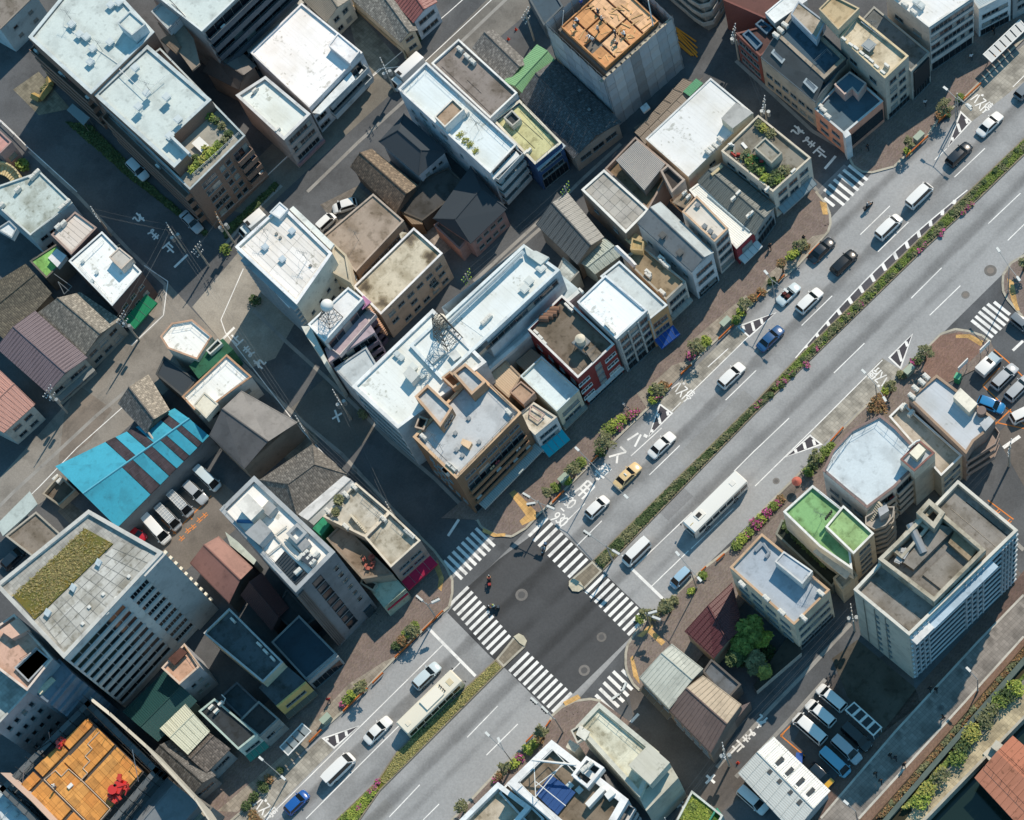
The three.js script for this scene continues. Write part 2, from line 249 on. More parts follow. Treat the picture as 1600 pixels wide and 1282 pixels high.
// pitched roof: the ridge runs along side k; eaves at h
function gable(b, poly, y0, h, o) {
const { gable: k, rise = 1.6, over = .35, wall, roof, hip = 0, seam = 0, off = .5 } = o, P = i => poly[(k + i) % 4], Q = inset(poly, -over), q = i => Q[(k + i) % 4];
const r0 = mix(P(0), P(3), off), r1 = mix(P(1), P(2), off), R0 = mix(mix(q(0), q(3), off), mix(q(1), q(2), off), hip), R1 = mix(mix(q(1), q(2), off), mix(q(0), q(3), off), hip), Y = h + rise, yo = h - .12 - .0, v = (p, y) => [p[0], y, p[1]];
const w = new B(); w.side(poly, y0, h - .02); if (!hip) for (const [a, c, r] of [[P(1), P(2), r1], [P(3), P(0), r0]]) { w.tri(v(a, h - .02), v(r, Y - .08), v(c, h - .02)); w.tri(v(a, h - .02), v(c, h - .02), v(r, Y - .08)); } part('wall', w, wall, b);
const planes = [[q(0), q(1), R1, R0], [q(2), q(3), R0, R1]], t = .12;
const mk = (A, C, D, E, m) => { const g = new B(), a = v(A, yo), c = v(C, yo), d = v(D, Y), e = v(E, Y), dn = p => [p[0], p[1] - t, p[2]]; const up = (c[2] - a[2]) * (d[0] - a[0]) - (c[0] - a[0]) * (d[2] - a[2]) > 0; const F4 = (x, y, z, u) => up ? g.quad(x, y, z, u) : g.quad(x, u, z, y); F4(a, c, d, e); F4(dn(a), dn(e), dn(d), dn(c)); F4(a, dn(a), dn(c), c); F4(c, dn(c), dn(d), d); F4(e, dn(e), dn(a), a); const rp = part('roof', g, m, b); return rp; };
planes.forEach(([A, C, D, E], i) => { const rp = mk(A, C, D, E, !i && o.roof2 ? o.roof2 : roof); if (seam) { const s = new B(), L = dist(A, C), n = Math.round(L / seam); for (let j = 0; j <= n; j++) { const e = mix(A, C, j / n), f = mix(E, D, j / n); s.rod(v(e, yo + .03), v(f, Y + .03), .045, 4); } const sp = part('seam', s, !i && o.roof2 ? o.roof2 : roof, rp); sp.userData.kind = 'stuff'; } });
if (hip) for (const [A, C, D] of [[q(1), q(2), R1], [q(3), q(0), R0]]) part('roof', new B().tri(v(A, yo), v(C, yo), v(D, Y)), roof, b);
const rg = new B(); rg.rod(v(R0, Y + .03), v(R1, Y + .03), .13, 6); if (hip) for (const [a, c] of [[q(0), R0], [q(3), R0], [q(1), R1], [q(2), R1]]) rg.rod(v(a, yo + .03), v(c, Y + .03), .1, 5); part('ridge', rg, o.ridgeMat || roof, b);
}
// ---------------------------------------------------------------- things fixed to roofs (parts)
const acGeo = () => cached('ac', () => { const q = new B(); q.box(0, .06, 0, .85, .72, .34); q.box(-.32, 0, 0, .08, .06, .4); q.box(.32, 0, 0, .08, .06, .4); for (let i = 0; i < 5; i++) q.box(-.1, .16 + i * .12, .18, .5, .03, .03); return q.geo(); });
const fanGeo = () => cached('fan', () => { const q = new B(), n = 10; for (let i = 0; i < n; i++) { const a = i / n * 6.283, b = (i + 1) / n * 6.283; q.tri([0, .81, 0], [Math.cos(b) * .26, .81, Math.sin(b) * .26], [Math.cos(a) * .26, .81, Math.sin(a) * .26]); } return q.geo(); });
const bigAcGeo = () => cached('bac', () => { const q = new B(); q.box(0, .12, 0, 1.5, 1.1, .75); q.box(-.6, 0, 0, .1, .12, .8); q.box(.6, 0, 0, .1, .12, .8); for (const x of [-.36, .36]) { q.box(x, 1.22, 0, .56, .08, .56); q.box(x, 1.3, 0, .5, .03, .03); q.box(x, 1.3, 0, .03, .03, .5); } return q.geo(); });
function acs(b, px, o = {}) { const y = o.y ?? b.ry; for (const p of PL(px, y + .4)) { const a = (Math.abs(o.a || 0) > .7 ? 1.57 : 0) + rr(-.05, .05), u = place('air_conditioner', o.big ? bigAcGeo() : acGeo(), mat(o.c || '#e6e5de', 'plain'), b, p[0], y, p[1], a); if (o.big) u.scale.setScalar(.72); } }
const ventGeo = () => cached('vent', () => { const q = new B(); q.box(0, 0, 0, .7, .75, .7); q.box(0, .75, 0, .95, .1, .95); q.box(0, .85, 0, .7, .06, .7); return q.geo(); });
function vents(b, px, o = {}) { const y = o.y ?? b.ry; for (const p of PL(px, y + .5)) { const v = place('vent', ventGeo(), mat(o.c || '#c9d3d4', 'plain'), b, p[0], y, p[1], o.a || 0); if (o.s) v.scale.set(o.s, o.s * .7, o.s); } }
const antGeo = () => cached('ant', () => { const q = new B(); q.rod([0, 0, 0], [0, 3.2, 0], .03, 5); for (let i = 0; i < 7; i++) q.rod([-.45 + i * .02, 3 - .0, -.9 + i * .28], [.45 - i * .02, 3, -.9 + i * .28], .015, 4); q.rod([0, 3, -.95], [0, 3, .85], .02, 4); q.rod([-.35, 2.3, 0], [.35, 2.3, 0], .02, 4); for (let i = 0; i < 3; i++) q.rod([0, 2.4, 0], [Math.cos(i * 2.1) * 1.4, 0, Math.sin(i * 2.1) * 1.4], .012, 3); return q.geo(); });
function antenna(b, px, a = 0, y) { for (const p of PL(px, y ?? b.ry)) place('antenna', antGeo(), GREY, b, p[0], y ?? b.ry, p[1], a); }
function railing(b, px, o = {}) { // posts and two rails
const y = o.y ?? b.ry, h = o.h || 1.05, P = PL(px, y + h), q = new B(), v = (p, k) => [p[0], y + h * k, p[1]];
for (let i = 0; i + 1 < P.length; i++) { q.rod(v(P[i], 1), v(P[i + 1], 1), .03, 4).rod(v(P[i], .55), v(P[i + 1], .55), .022, 4); const n = Math.max(1, Math.round(dist(P[i], P[i + 1]) / 1.8)); for (let j = 0; j <= n; j++) { const e = mix(P[i], P[i + 1], j / n); q.rod([e[0], y, e[1]], v(e, 1), .028, 4); } }
return part('railing', q, o.m || GREY, b);
}
function pipes(b, px, r = .07, m = WHITE, dy = .2, y) { const Y = (y ?? b.ry) + dy; return part('pipe', new B().path(PL(px, Y).map(p => [p[0], Y, p[1]]), r, 6), m, b); }
function pent(b, px, h, o = {}) { // stair head: walls with their own roof and coping
const y0 = o.y0 ?? b.ry, Y = y0 + h, poly = PL(px, Y), wall = wallMat(o.wall || '#c8c6c0', o.wk || 'conc'), nm = [o.n || 'penthouse', 'roof', 'coping']; nm.host = true;
const w = shell(b, poly, y0, Y, { wall, roof: mat(o.roof || '#c9ccca', o.rk || 'conc'), cap: mat(o.cap || o.wall || '#c8c6c0', 'paint'), par: o.par ?? .3, pt: o.pt || .16 }, nm);
const old = b.userData.fy; if (o.f) { b.userData.fy = y0; facade(b, poly, o.f); b.userData.fy = old; } w.poly = poly; return w;
}
function slab(b, px, y, t, m, name = 'canopy') { return part(name, new B().prism(PL(px, y), y - t, y), m, b); }
function roofGrid(b, px, nx, ny, y, cols, name = 'roof_panel', gap = .05, t = .05) { // separate panels on a flat roof: corners in order along x then y
const P = PL(px, y); for (let j = 0; j < ny; j++) for (let i = 0; i < nx; i++) { const at = (u, v) => mix(mix(P[0], P[1], u), mix(P[3], P[2], u), v), q = inset([at(i / nx, j / ny), at((i + 1) / nx, j / ny), at((i + 1) / nx, (j + 1) / ny), at(i / nx, (j + 1) / ny)], gap / 2); part(name, new B().side(q, y, y + t).poly(q, y + t + rnd() * .015), cols[rnd() * cols.length | 0], b); }
}
// ---------------------------------------------------------------- foliage
function leaves(q, e, n, size, cols) { // leaf-sized faces through an ellipsoid, thicker near its skin
for (let i = 0; i < n; i++) {
const z = rr(-1, 1), t = rr(0, 6.283), r = Math.pow(rnd(), .45), s = Math.sqrt(1 - z * z), x = e[0] + Math.cos(t) * s * r * e[3], y = e[1] + z * r * e[4], w = e[2] + Math.sin(t) * s * r * e[5], k = size * rr(.6, 1.4), a = rr(0, 6.283), tl = rr(-.5, .5), ux = Math.cos(a) * k, uz = Math.sin(a) * k, uy = tl * k, vx = -Math.sin(a) * k * .55, vz = Math.cos(a) * k * .55, vy = rr(-.35, .35) * k;
q.quad([x - ux, y - uy, w - uz], [x - vx, y - vy, w - vz], [x + ux, y + uy, w + uz], [x + vx, y + vy, w + vz]);
const c = cols[rnd() * cols.length | 0], g = rr(.72, 1.2); for (let j = 0; j < 6; j++) q.c.push(c[0] * g, c[1] * g, c[2] * g);
}
}
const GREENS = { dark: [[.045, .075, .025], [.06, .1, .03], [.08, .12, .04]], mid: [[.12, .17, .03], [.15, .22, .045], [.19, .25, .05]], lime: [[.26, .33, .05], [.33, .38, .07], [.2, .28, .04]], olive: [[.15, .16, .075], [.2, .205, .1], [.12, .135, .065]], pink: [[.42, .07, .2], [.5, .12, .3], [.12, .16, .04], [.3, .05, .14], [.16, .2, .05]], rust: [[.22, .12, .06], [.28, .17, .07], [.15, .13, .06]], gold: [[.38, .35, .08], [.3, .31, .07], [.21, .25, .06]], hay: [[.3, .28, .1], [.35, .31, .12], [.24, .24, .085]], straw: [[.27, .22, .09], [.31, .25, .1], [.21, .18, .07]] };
function plantGeo(blobs, n, size, cols) { const q = new B(); q.c = []; for (const e of blobs) leaves(q, e, n, size, cols); return q.geo(); }
// ---------------------------------------------------------------- ground, roads, pavements, water
const ASPH = mat('#63666a', 'asph'), ROAD = mat('#adafb1', 'road'), CROSS = mat('#55575a', 'road'), BAY = mat('#b5b1a7', 'slab'), BRICK = mat('#8f827c', 'pave'), TAN = mat('#a89f92', 'slab'), KERB = mat('#b9b4a6', 'conc'), LINE = mat('#f4f4f2', 'mark'), DIRT = mat('#6f675c', 'stain');
const quay = PL('1150,1565 1448,1282 1600,1125 2050,690'), far = 420;
structure('ground', new B().poly([quay[0], quay[1], quay[2], quay[3], [far, quay[3][1]], [far, -far], [-far, -far], [-far, quay[0][1]]], 0), ASPH);
structure('river', new B().poly([[-far, -20], [far, -20], [far, far], [-far, far]], -2.4), new THREE.MeshStandardMaterial({ color: new THREE.Color().setRGB(.012, .024, .02), roughness: .12 }));
structure('quay_wall', new B().quad([quay[0][0], 0, quay[0][1]], [quay[0][0], -3, quay[0][1]], [quay[1][0], -3, quay[1][1]], [quay[1][0], 0, quay[1][1]]).quad([quay[1][0], 0, quay[1][1]], [quay[1][0], -3, quay[1][1]], [quay[2][0], -3, quay[2][1]], [quay[2][0], 0, quay[2][1]]).quad([quay[2][0], 0, quay[2][1]], [quay[2][0], -3, quay[2][1]], [quay[3][0], -3, quay[3][1]], [quay[3][0], 0, quay[3][1]]), KERB);
const flat = (name, px, y, m, label) => structure(name, new B().poly(PL(px), y), m, label);
flat('main_road', '200,1432 489,1154 702,950 846,806 1180,472 1363,270 1600,100 1800,-100 1990,0 1596,400 1461,533 1180,810 1000,985 900,1098 690,1300 560,1440', .004, ROAD);
flat('road_patch', '699,958 727,921 780,874 824,842 856,810 920,873 1014,963 990,992 893,1087 862,1117 794,1049 766,1026', .008, CROSS);
flat('bus_bay', '1151,511 1170,526 1052,645 1030,630', .008, BAY); flat('bus_bay', '1506,154 1600,70 1700,-20 1740,20 1519,190 1501,173', .008, BAY); flat('bus_bay', '1379,560 1408,578 1285,697 1266,678', .008, BAY); flat('bus_bay', '502,1154 521,1172 414,1279 330,1360 260,1380 330,1310', .008, BAY);
// patches of newer and older surfacing on the side streets and lots
for (const [p, c] of [['345,533 300,480 380,385 480,470 430,560 392,575', '#aba59b'], ['140,590 262,442 345,533 100,760 -40,860 -40,790', '#96918a'], ['330,320 560,90 640,120 400,340', '#858179'], ['660,100 800,-40 860,-10 720,110', '#86837e'], ['90,730 140,690 175,640 120,600 100,650', '#8a8178'], ['210,820 330,740 400,800 330,860 280,900', '#7d766f'], ['1200,1240 1290,1060 1420,1010 1430,1080 1270,1230', '#625c5a'], ['452,640 560,545 620,640 540,720', '#75736f'], ['980,1070 1060,1110 1180,1230 1100,1290 1000,1180', '#6b6663']])
flat('road_patch', p, .006 + rnd() * .001, mat(c, 'asph'));
flat('vacant_lot', '1300,1030 1340,1000 1430,1075 1440,1100 1375,1150 1325,1090', .012, mat('#58534b', 'stain'));
// concrete gutters and paved yards
{ const q = new B(), k = mat('#9c9a96', 'conc'); for (const t of ['746,813 717,786 680,749 610,690 566,645 510,591 448,535 396,485', '655,838 611,794 534,710 470,657 400,592 345,533', '205,540 255,493 258,445 200,390 120,305 45,236', '440,290 392,335 350,385', '800,-10 700,85 640,140', '210,600 150,650 80,715 20,770 -10,800', '640,150 560,222 480,300', '1280,300 1240,262 1200,222 1150,170 1120,135', '1330,240 1270,205 1200,140 1150,95', '740,440 800,385 860,330 905,285 970,225', '720,470 790,405 850,352', '1120,1200 1200,1112 1260,1050 1330,975', '1150,1215 1230,1130 1290,1062', '1390,660 1600,860']) { const v = nums(t); for (let i = 0; i + 3 < v.length; i += 2) q.strip(G(v[i], v[i + 1]), G(v[i + 2], v[i + 3]), .55, .0102 + i * .00005); } structure('gutter', q, k); }
for (const [p, c, k] of [['545,30 560,20 612,80 625,95 600,125 560,90', '#7c837d', 'slab'], ['650,360 700,345 722,375 690,400', '#a69c94', 'slab'], ['426,668 470,650 500,690 452,735', '#8d8a80', 'slab'], ['1060,150 1100,120 1012,215 990,200', '#8f867c', 'slab'], ['100,780 190,840 140,850 90,800', '#7d766d', 'slab'], ['1080,1010 1120,1035 1100,1060 1060,1010', '#6a665f', 'slab'], ['1556,680 1600,640 1660,700 1600,760', '#77716c', 'asph'], ['1390,700 1600,900 1560,930 1370,760', '#6f6b68', 'asph'], ['500,320 560,290 600,330 540,370', '#817a72', 'slab'], ['20,140 60,112 110,170 60,180', '#8d8776', 'slab']]) flat('yard', p, .0075 + rnd() * .002, mat(c, k));
{ let y = .0062; for (const [x, z, l, w, c] of [[-22, 12, 26, 1.1, '#9c9d9e'], [18, 24, 14, 2.2, '#a8a9a9'], [52, 9, 18, .9, '#9a9b9d'], [70, 26, 22, 1.2, '#a3a4a5'], [-60, 30, 16, 2, '#a5a6a6'], [-45, 14, 9, 2.4, '#97989a'], [34, 13, 7, 2.2, '#9fa0a1'], [88, 15, 12, 1.2, '#9b9c9e'], [6, 28, 5, 2, '#98999b']]) structure('road_patch', new B().box(x, y += .0001, z, l, .0006, w, 0), mat(c, 'road')); }
// raised pavements with kerbs
function pavement(name, px, inner, m, kerbPx) {
const o = PL(px); structure(name, new B().prism(o, 0, .14, false), m); const k = PL(kerbPx), q = new B();
for (let i = 0; i + 1 < k.length; i++) { const L = dist(k[i], k[i + 1]); q.strip(k[i], k[i + 1], .34, .146); } const kr = structure('kerb', q, KERB);
}
const K1 = '702,949 707,927 707,907 697,886 679,862 655,838', K1b = '330,1310 380,1267 489,1154 536,1112 616,1030 672,974 702,949', K2 = '746,813 752,824 765,832 778,837 800,839 822,826 841,805 865,784 936,712 1008,643 1066,583 1146,506 1180,472 1246,416 1294,363 1298,350 1297,335 1290,318 1275,300', K3 = '1323,239 1334,260 1348,269 1363,270 1397,261 1450,212 1466,188 1506,154 1600,60 1700,-40', K4 = '1548,535 1535,525 1514,518 1493,515 1472,522 1461,533 1413,578 1339,649 1294,696 1225,765 1180,810 1146,853 1095,893 1045,940 1016,964 1005,975 991,993 981,1008 978,1022 978,1040 981,1054 990,1070 1000,1080', K5 = '939,1096 923,1093 899,1096 878,1106 862,1120 857,1133 780,1204 690,1300', K6 = '1620,385 1600,400 1580,412 1568,430 1567,443 1568,456 1575,469 1596,493 1620,520';
pavement('sidewalk', K1b + ' ' + K1 + ' 600,880 470,1040 250,1280 240,1380', 0, BRICK, K1b + ' ' + K1); pavement('sidewalk', K2 + ' 1255,290 1120,420 870,660 690,810', 0, BRICK, K2); pavement('sidewalk', K3 + ' 1600,-60 1330,225', 0, BRICK, K3); pavement('sidewalk', K4 + ' 1070,1060 1180,920 1330,730 1440,620 1560,560', 0, mat('#8f857f', 'pave'), K4); pavement('sidewalk', K5 + ' 740,1340 1000,1140', 0, BRICK, K5); pavement('sidewalk', K6 + ' 1660,470', 0, BRICK, K6);
const onWalk = (px, m, y = .15) => structure('paving', new B().poly(PL(px), y), m);
for (const [p, m] of [['1012,640 1068,583 1085,560 1050,572 1015,605 995,615', TAN], ['1080,565 1148,503 1180,470 1165,462 1120,500 1085,530', TAN], ['1180,470 1246,414 1290,366 1270,370 1200,430', TAN], ['600,1035 616,1028 550,1098 490,1150 478,1140 545,1070', TAN], ['480,1148 498,1150 420,1230 370,1270 340,1268 420,1200', TAN], ['1182,810 1227,765 1297,695 1320,700 1250,765 1190,830', mat('#7d746c', 'slab')], ['1450,545 1470,525 1500,520 1545,538 1480,600 1440,590', mat('#94796e', 'pave')]]) onWalk(p, m);
// yellow guide paving
const GUIDE = mat('#e3b878', 'slab');
for (const p of ['796,772 804,766 838,800 838,812 816,822 812,815 822,806', '995,995 1018,975 1022,980 1004,997', '1018,983 1040,1004 1034,1010 1012,989', '985,1029 989,1025 999,1062 1000,1070 990,1058', '880,1098 903,1086 908,1092 884,1104', '676,880 684,876 694,905 690,925 684,920 686,905', '1494,524 1516,523 1537,534 1533,542 1512,529 1494,529', '1574,436 1584,440 1590,474 1594,486 1588,486 1580,468', '755,826 776,835 790,834 790,839 772,840 754,832', '1281,315 1292,318 1294,336 1286,336']) structure('guide_paving', new B().poly(PL(p), .155), GUIDE);
// medians
const MED1 = '926,877 1180,628 1243,562 1432,378 1600,217 1700,120 1710,140 1600,244 1532,310 1442,393 1180,648 942,893', MED2 = '775,1031 620,1175 590,1220 525,1282 440,1366 480,1366 563,1282 595,1236 787,1044';
for (const [m, c] of [[MED1, '#3f3a26'], [MED2, '#7d7a34']]) { const P = PL(m); structure('median_kerb', new B().side(P, 0, .2).ring(P, inset(P, .22), .2).side(inset(P, .22), .12, .2, true), mat('#8d8370', 'conc')); structure('median_soil', new B().poly(inset(P, .2), .15), mat(c, 'grass')); }
for (const p of ['889,916 889,909 926,877 942,893 913,922 905,926 895,925', '775,1031 804,995 812,992 819,995 824,1003 820,1013 787,1044']) { const P = PL(p); structure('refuge', new B().prism(P, 0, .15, false), mat('#8f8676', 'slab')); structure('refuge_kerb', new B().ring(inset(P, .02), inset(P, .3), .156), KERB); }
for (const p of ['889,917 891,909 898,906 908,911 913,920 905,926 895,925', '803,996 811,991 819,995 824,1003 820,1011 812,1006']) structure('refuge_nose', new B().prism(PL(p), .15, .3, false), mat('#cfc8b2', 'conc'));
// ---------------------------------------------------------------- painted markings
function marks(name, q, y) { return structure(name, q, LINE); }
const seg = (q, a, b, w = .15, y = .013) => q.strip(G(...a), G(...b), w, y);
{ // lane lines
const q = new B(), n = (s) => { const v = nums(s); for (let i = 0; i + 3 < v.length; i += 4) seg(q, [v[i], v[i + 1]], [v[i + 2], v[i + 3]]); };
n('1491.6,277.1 1539.3,232 1344.4,367 1390.8,321.9 1372.2,393.5 1420,347.1 1252.9,508.9 1300.6,462.5 1134,625.5 1181.7,579.1 1014.7,742.7 1062.4,696.3 902,852.7 940.4,814.3 986,713 1034,669 1610,164 1660,117');
n('874,826 914,787 417,1280 692,1008 478,1280 640,1118 702,1053 719,1036 1461,250 1480,232 1583,136 1660,60');
n('1424,466.4 1471.7,418.7 1303.3,583.1 1351,536.7 1544.6,349.8 1595,302 1180,704.2 1233,653.9 992,886 1081,801 1147,737 1180,704 1453,493 1501,446.6 1575,376 1620,332 1018,917 1076,861 1080,858 1146,795 1180,760 1294,648 1294,648 1379,563 608,1277.4 655.8,1227 730,1152.8 777.7,1103.7 760,1180.6 809,1132 661,1282 686,1257');
n('1050,643 1064,629 1074,620 1170,526 1106,574 1138,545');
marks('lane_marking', q);
const s = new B(); for (const [a, b, w] of [[[669, 982], [743, 1057], .42], [[987, 889], [1041, 941], .42], [[272, 418], [293, 398], .4], [[344, 534], [366, 512], .4], [[700, 838], [717, 812], .4], [[984, 1131], [998, 1116], .4], [[1289, 264], [1306, 244], .4], [[1583, 548], [1599, 533], .4]]) seg(s, a, b, w, .017); marks('stop_line', s);
const e = new B(); for (const t of ['-10,180 45,232 120,300', '392,1280 395,1278', '380,310 560,138 592,108 660,100', '210,620 120,700 60,762 0,820', '205,540 255,493 262,440 225,415', '380,420 345,500 352,520 460,660 570,780 640,850', '470,135 500,108 540,88', '510,335 478,368', '1283,1279 1400,1143 1527,1005 1600,930', '660,100 800,-30', '560,138 700,20 790,-60']) { const v = nums(t); for (let i = 0; i + 3 < v.length; i += 2) seg(e, [v[i], v[i + 1]], [v[i + 2], v[i + 3]], .14, .0135); } marks('edge_line', e);
}
// crosswalks: each stripe a part
function crosswalk(a, b, n, ax, len, w = .45, skip) {
const A = G(...a), C = G(...b), o = new THREE.Group(); o.name = numbered('crosswalk'); o.userData = { kind: 'structure', at: [A[0], 0, A[1]] }; o.position.set(A[0], 0, A[1]); scene.add(o);
for (let i = 0; i < n; i++) { const p = mix(A, C, i / (n - 1)), d = ax ? [0, 1] : [1, 0], l = Array.isArray(len) ? len[i] : len; part('stripe', new B().strip([p[0] - d[0] * l / 2, p[1] - d[1] * l / 2], [p[0] + d[0] * l / 2, p[1] + d[1] * l / 2], w, .018), LINE, o); }
}
crosswalk([841, 824], [903, 888], 9, 0, 3.75, .48); crosswalk([930, 913], [996, 978], 10, 0, 3.75, .48); crosswalk([717, 932], [782, 1008], 11, 0, 3.75, .48); crosswalk([811, 1035], [878, 1098], 10, 0, 3.75, .48);
crosswalk([758, 840], [707.5, 891], 8, 1, 4, .48); crosswalk([980, 1055], [945, 1100], 6, 1, [2, 3.8, 4, 4, 3.8, 3.6], .48); crosswalk([1341, 270], [1296, 316], 7, 1, [3.8, 4, 4, 4, 4, 4, 2], .48); crosswalk([1566, 482], [1535, 514], 6, 1, [3, 4, 4.2, 4.2, 4, 4], .48);
// bus bay zebra triangles
for (const [p, d] of [['1030.6,630 1052,646 1013,684', 0], ['1151,510 1171,528 1214,488', 0], ['502,1154 562,1134 522,1171', 0], ['1501,173 1519,190 1481,231', 0], ['1427,521 1388,559 1408,578', 0], ['1266,679 1286,695 1227,715', 0]]) {
const P = PL(p), I = inset(P, .3), c = cen(P); structure('road_patch', new B().poly(inset(P, .1), .012), mat('#55535a', 'asph')); const q = new B().ring(P, inset(P, .24), .0165);
for (const k of [-1.6, -.2, 1.2]) { const e = []; for (let i = 0; i < 3; i++) { const a = I[i], b = I[(i + 1) % 3], f = t => (t[0] - c[0]) * .85 + (t[1] - c[1]) * .52 - k; if (f(a) * f(b) < 0) e.push(mix(a, b, f(a) / (f(a) - f(b)))); } if (e.length === 2) q.strip(e[0], e[1], .4, .0175); } marks('hatched_marking', q);
}
{ // ladder beside the median
const q = new B(), d = new B(), a = [1243, 560], b = [1512, 297], i0 = [1243, 562], i1 = [1524, 293]; const O = t => G(a[0] + (b[0] - a[0]) * t - Math.sin(t * Math.PI) * 7.5, a[1] + (b[1] - a[1]) * t - Math.sin(t * Math.PI) * 7.5), I = t => { const p = G(1243 + (1508 - 1243) * t + 0, 561 + (302 - 561) * t); return p; };
for (let k = 0; k < 24; k++) q.strip(O(k / 24), O((k + 1) / 24), .18, .0165); for (let k = 1; k < 15; k++) { const t = k / 15; q.strip(O(t), I(t), .5, .0172); } for (let k = 0; k < 24; k++) { const A = O(k / 24), C = O((k + 1) / 24), D = I((k + 1) / 24), E = I(k / 24); d.quad([A[0], .012, A[1]], [E[0], .012, E[1]], [D[0], .012, D[1]], [C[0], .012, C[1]]); } structure('road_patch', d, mat('#5b5a60', 'asph')); marks('hatched_marking', q);
}
// lettering painted on the road, stroke by stroke
const GL = {
ba: '.3,.78 .08,.1|.52,.82 .88,.1|.74,1 .83,.84|.9,1.02 .99,.86', su: '.15,.85 .8,.85 .1,.03|.48,.42 .92,.05', tei: '.25,1 .05,.62|.17,.8 .17,0|.35,.92 1,.92|.68,1.03 .68,.92|.48,.8 .88,.8 .88,.64 .48,.64 .48,.8|.35,.4 .35,.52 1,.52 1,.4|.46,.35 .92,.35|.7,.35 .7,.02 .55,.05',
tome: '.5,.98 .5,.05|.5,.55 .88,.55|.2,.62 .2,.05|.02,.05 .98,.05', ma: '.15,.8 .85,.8|.2,.58 .8,.58|.5,1 .5,.15 .3,.05 .16,.15 .3,.27 .86,.08', re: '.24,1 .24,0|.05,.72 .36,.76 .08,.25|.28,.42 .58,.72 .7,.6 .64,.16 .95,.2',
sen: '.1,.9 .9,.9|.5,1 .5,.42|.2,.78 .8,.78 .8,.46 .2,.46 .2,.78|.2,.62 .8,.62|.03,.32 .97,.32|.7,.4 .7,.02 .52,.05|.24,.22 .36,.1', you: '.06,0 .15,.4 .15,.95 .9,.95 .9,0|.15,.65 .9,.65|.15,.36 .9,.36|.52,.95 .52,0',
7: '.1,.95 .85,.95 .4,0', 9: '.8,.65 .5,.48 .2,.65 .2,.85 .5,1 .8,.85 .8,.5 .3,0', 3: '.15,.9 .5,1 .82,.82 .5,.55 .85,.25 .5,0 .12,.12', 0: '.5,1 .15,.75 .15,.25 .5,0 .85,.25 .85,.75 .5,1', dot: '.4,.05 .6,.05', dash: '.1,.5 .9,.5',
};
function write(px, chars, o) { // up: +1 reads along +x, -1 along -x, 'z' / '-z' across
const q = new B(), { up = 1, w = 1, h = 1.6, t = .16 } = o, U = up === 1 ? [1, 0] : up === -1 ? [-1, 0] : up === 'z' ? [0, 1] : [0, -1], R = [-U[1], U[0]];
PL(px).forEach((c, i) => { for (const s of GL[chars[i]].split('|')) { const v = nums(s); for (let j = 0; j + 3 < v.length; j += 2) { const P = k => { const a = (v[k] - .5) * w, b = (v[k + 1] - .5) * h; return [c[0] + R[0] * a + U[0] * b, c[1] + R[1] * a + U[1] * b]; }; q.strip(P(j), P(j + 2), t, .0195 + j * .0001 + rnd() * .0004); } } }); return marks('road_lettering', q);
}
write('994.7,685.5 967,710 941,738 914,765', ['ba', 'su', 'sen', 'you'], { w: 1.9, h: 2.7, t: .3 });
write('880,779 889,784 893,788 879,797 868,808 876,811 881,816', ['7', '3', '0', 'dash', '9', '3', '0'], { w: .9, h: 1.6, t: .21 });
for (const [p, u] of [['1059,604 1067,611.5 1075.5,619', 1], ['1526,153 1534,161 1542,168', 1], ['405,1256 414,1264 423,1272', 1], ['1383,599 1375,591 1367,584', -1]]) write(p, ['ba', 'su', 'tei'], { up: u, w: 1, h: 2.1, t: .19 });
write('265,389 240,367 216,342', ['tome', 'ma', 're'], { up: 'z', w: 1.6, h: 2.1, t: .27 }); write('368,530 388,549 406,567', ['tome', 'ma', 're'], { up: '-z', w: 1.6, h: 2.1, t: .27 }); write('1283.4,240 1265,222.7 1246,205.5', ['tome', 'ma', 're'], { up: 'z', w: 1.6, h: 2.1, t: .27 }); write('1150,1170 1170,1151 1188,1127', ['tome', 'ma', 're'], { up: -1, w: 1.5, h: 2, t: .26 }); write('1062,1257', ['tome'], { up: 'z', w: 1.6, h: 2, t: .26 });
{ const q = new B(); seg(q, [1104, 1212], [1117, 1224], .35, .0185); seg(q, [1117, 1211], [1103, 1225], .35, .0189); seg(q, [519, 655], [534, 646], .3, .0185); seg(q, [523, 641], [530, 660], .3, .0189); seg(q, [1568, 700], [1594, 682], .5, .0185); marks('junction_marking', q); }
{ // orange parking bays
const q = new B(); for (const t of ['270,835 330,775', '252,812 275,835', '275,786 300,812', '296,764 320,790', '1536,560 1552,545 1575,565 1600,590', '1536,603 1562,575', '1536,603 1610,672 1555,660', '1220,1150 1236,1134', '1220,1150 1258,1182', '1554,665 1580,640', '1544,782 1584,812', '1220,1152 1226,1145']) { const v = nums(t); for (let i = 0; i + 3 < v.length; i += 2) seg(q, [v[i], v[i + 1]], [v[i + 2], v[i + 3]], .16, .0135); } structure('bay_marking', q, mat('#e58a3c', 'mark'));
const n = new B(); for (const [x, y] of [[283, 841], [301, 823], [319, 805], [293, 829], [311, 812], [1557, 800], [1575, 815]]) { const c = G(x, y); n.strip([c[0] - .5, c[1]], [c[0] + .5, c[1]], .12, .0135).strip([c[0], c[1] - .4], [c[0], c[1] + .4], .12, .014).strip([c[0] - .4, c[1] + .35], [c[0] + .4, c[1] + .35], .12, .0145); } structure('bay_marking', n, mat('#e58a3c', 'mark'));
}
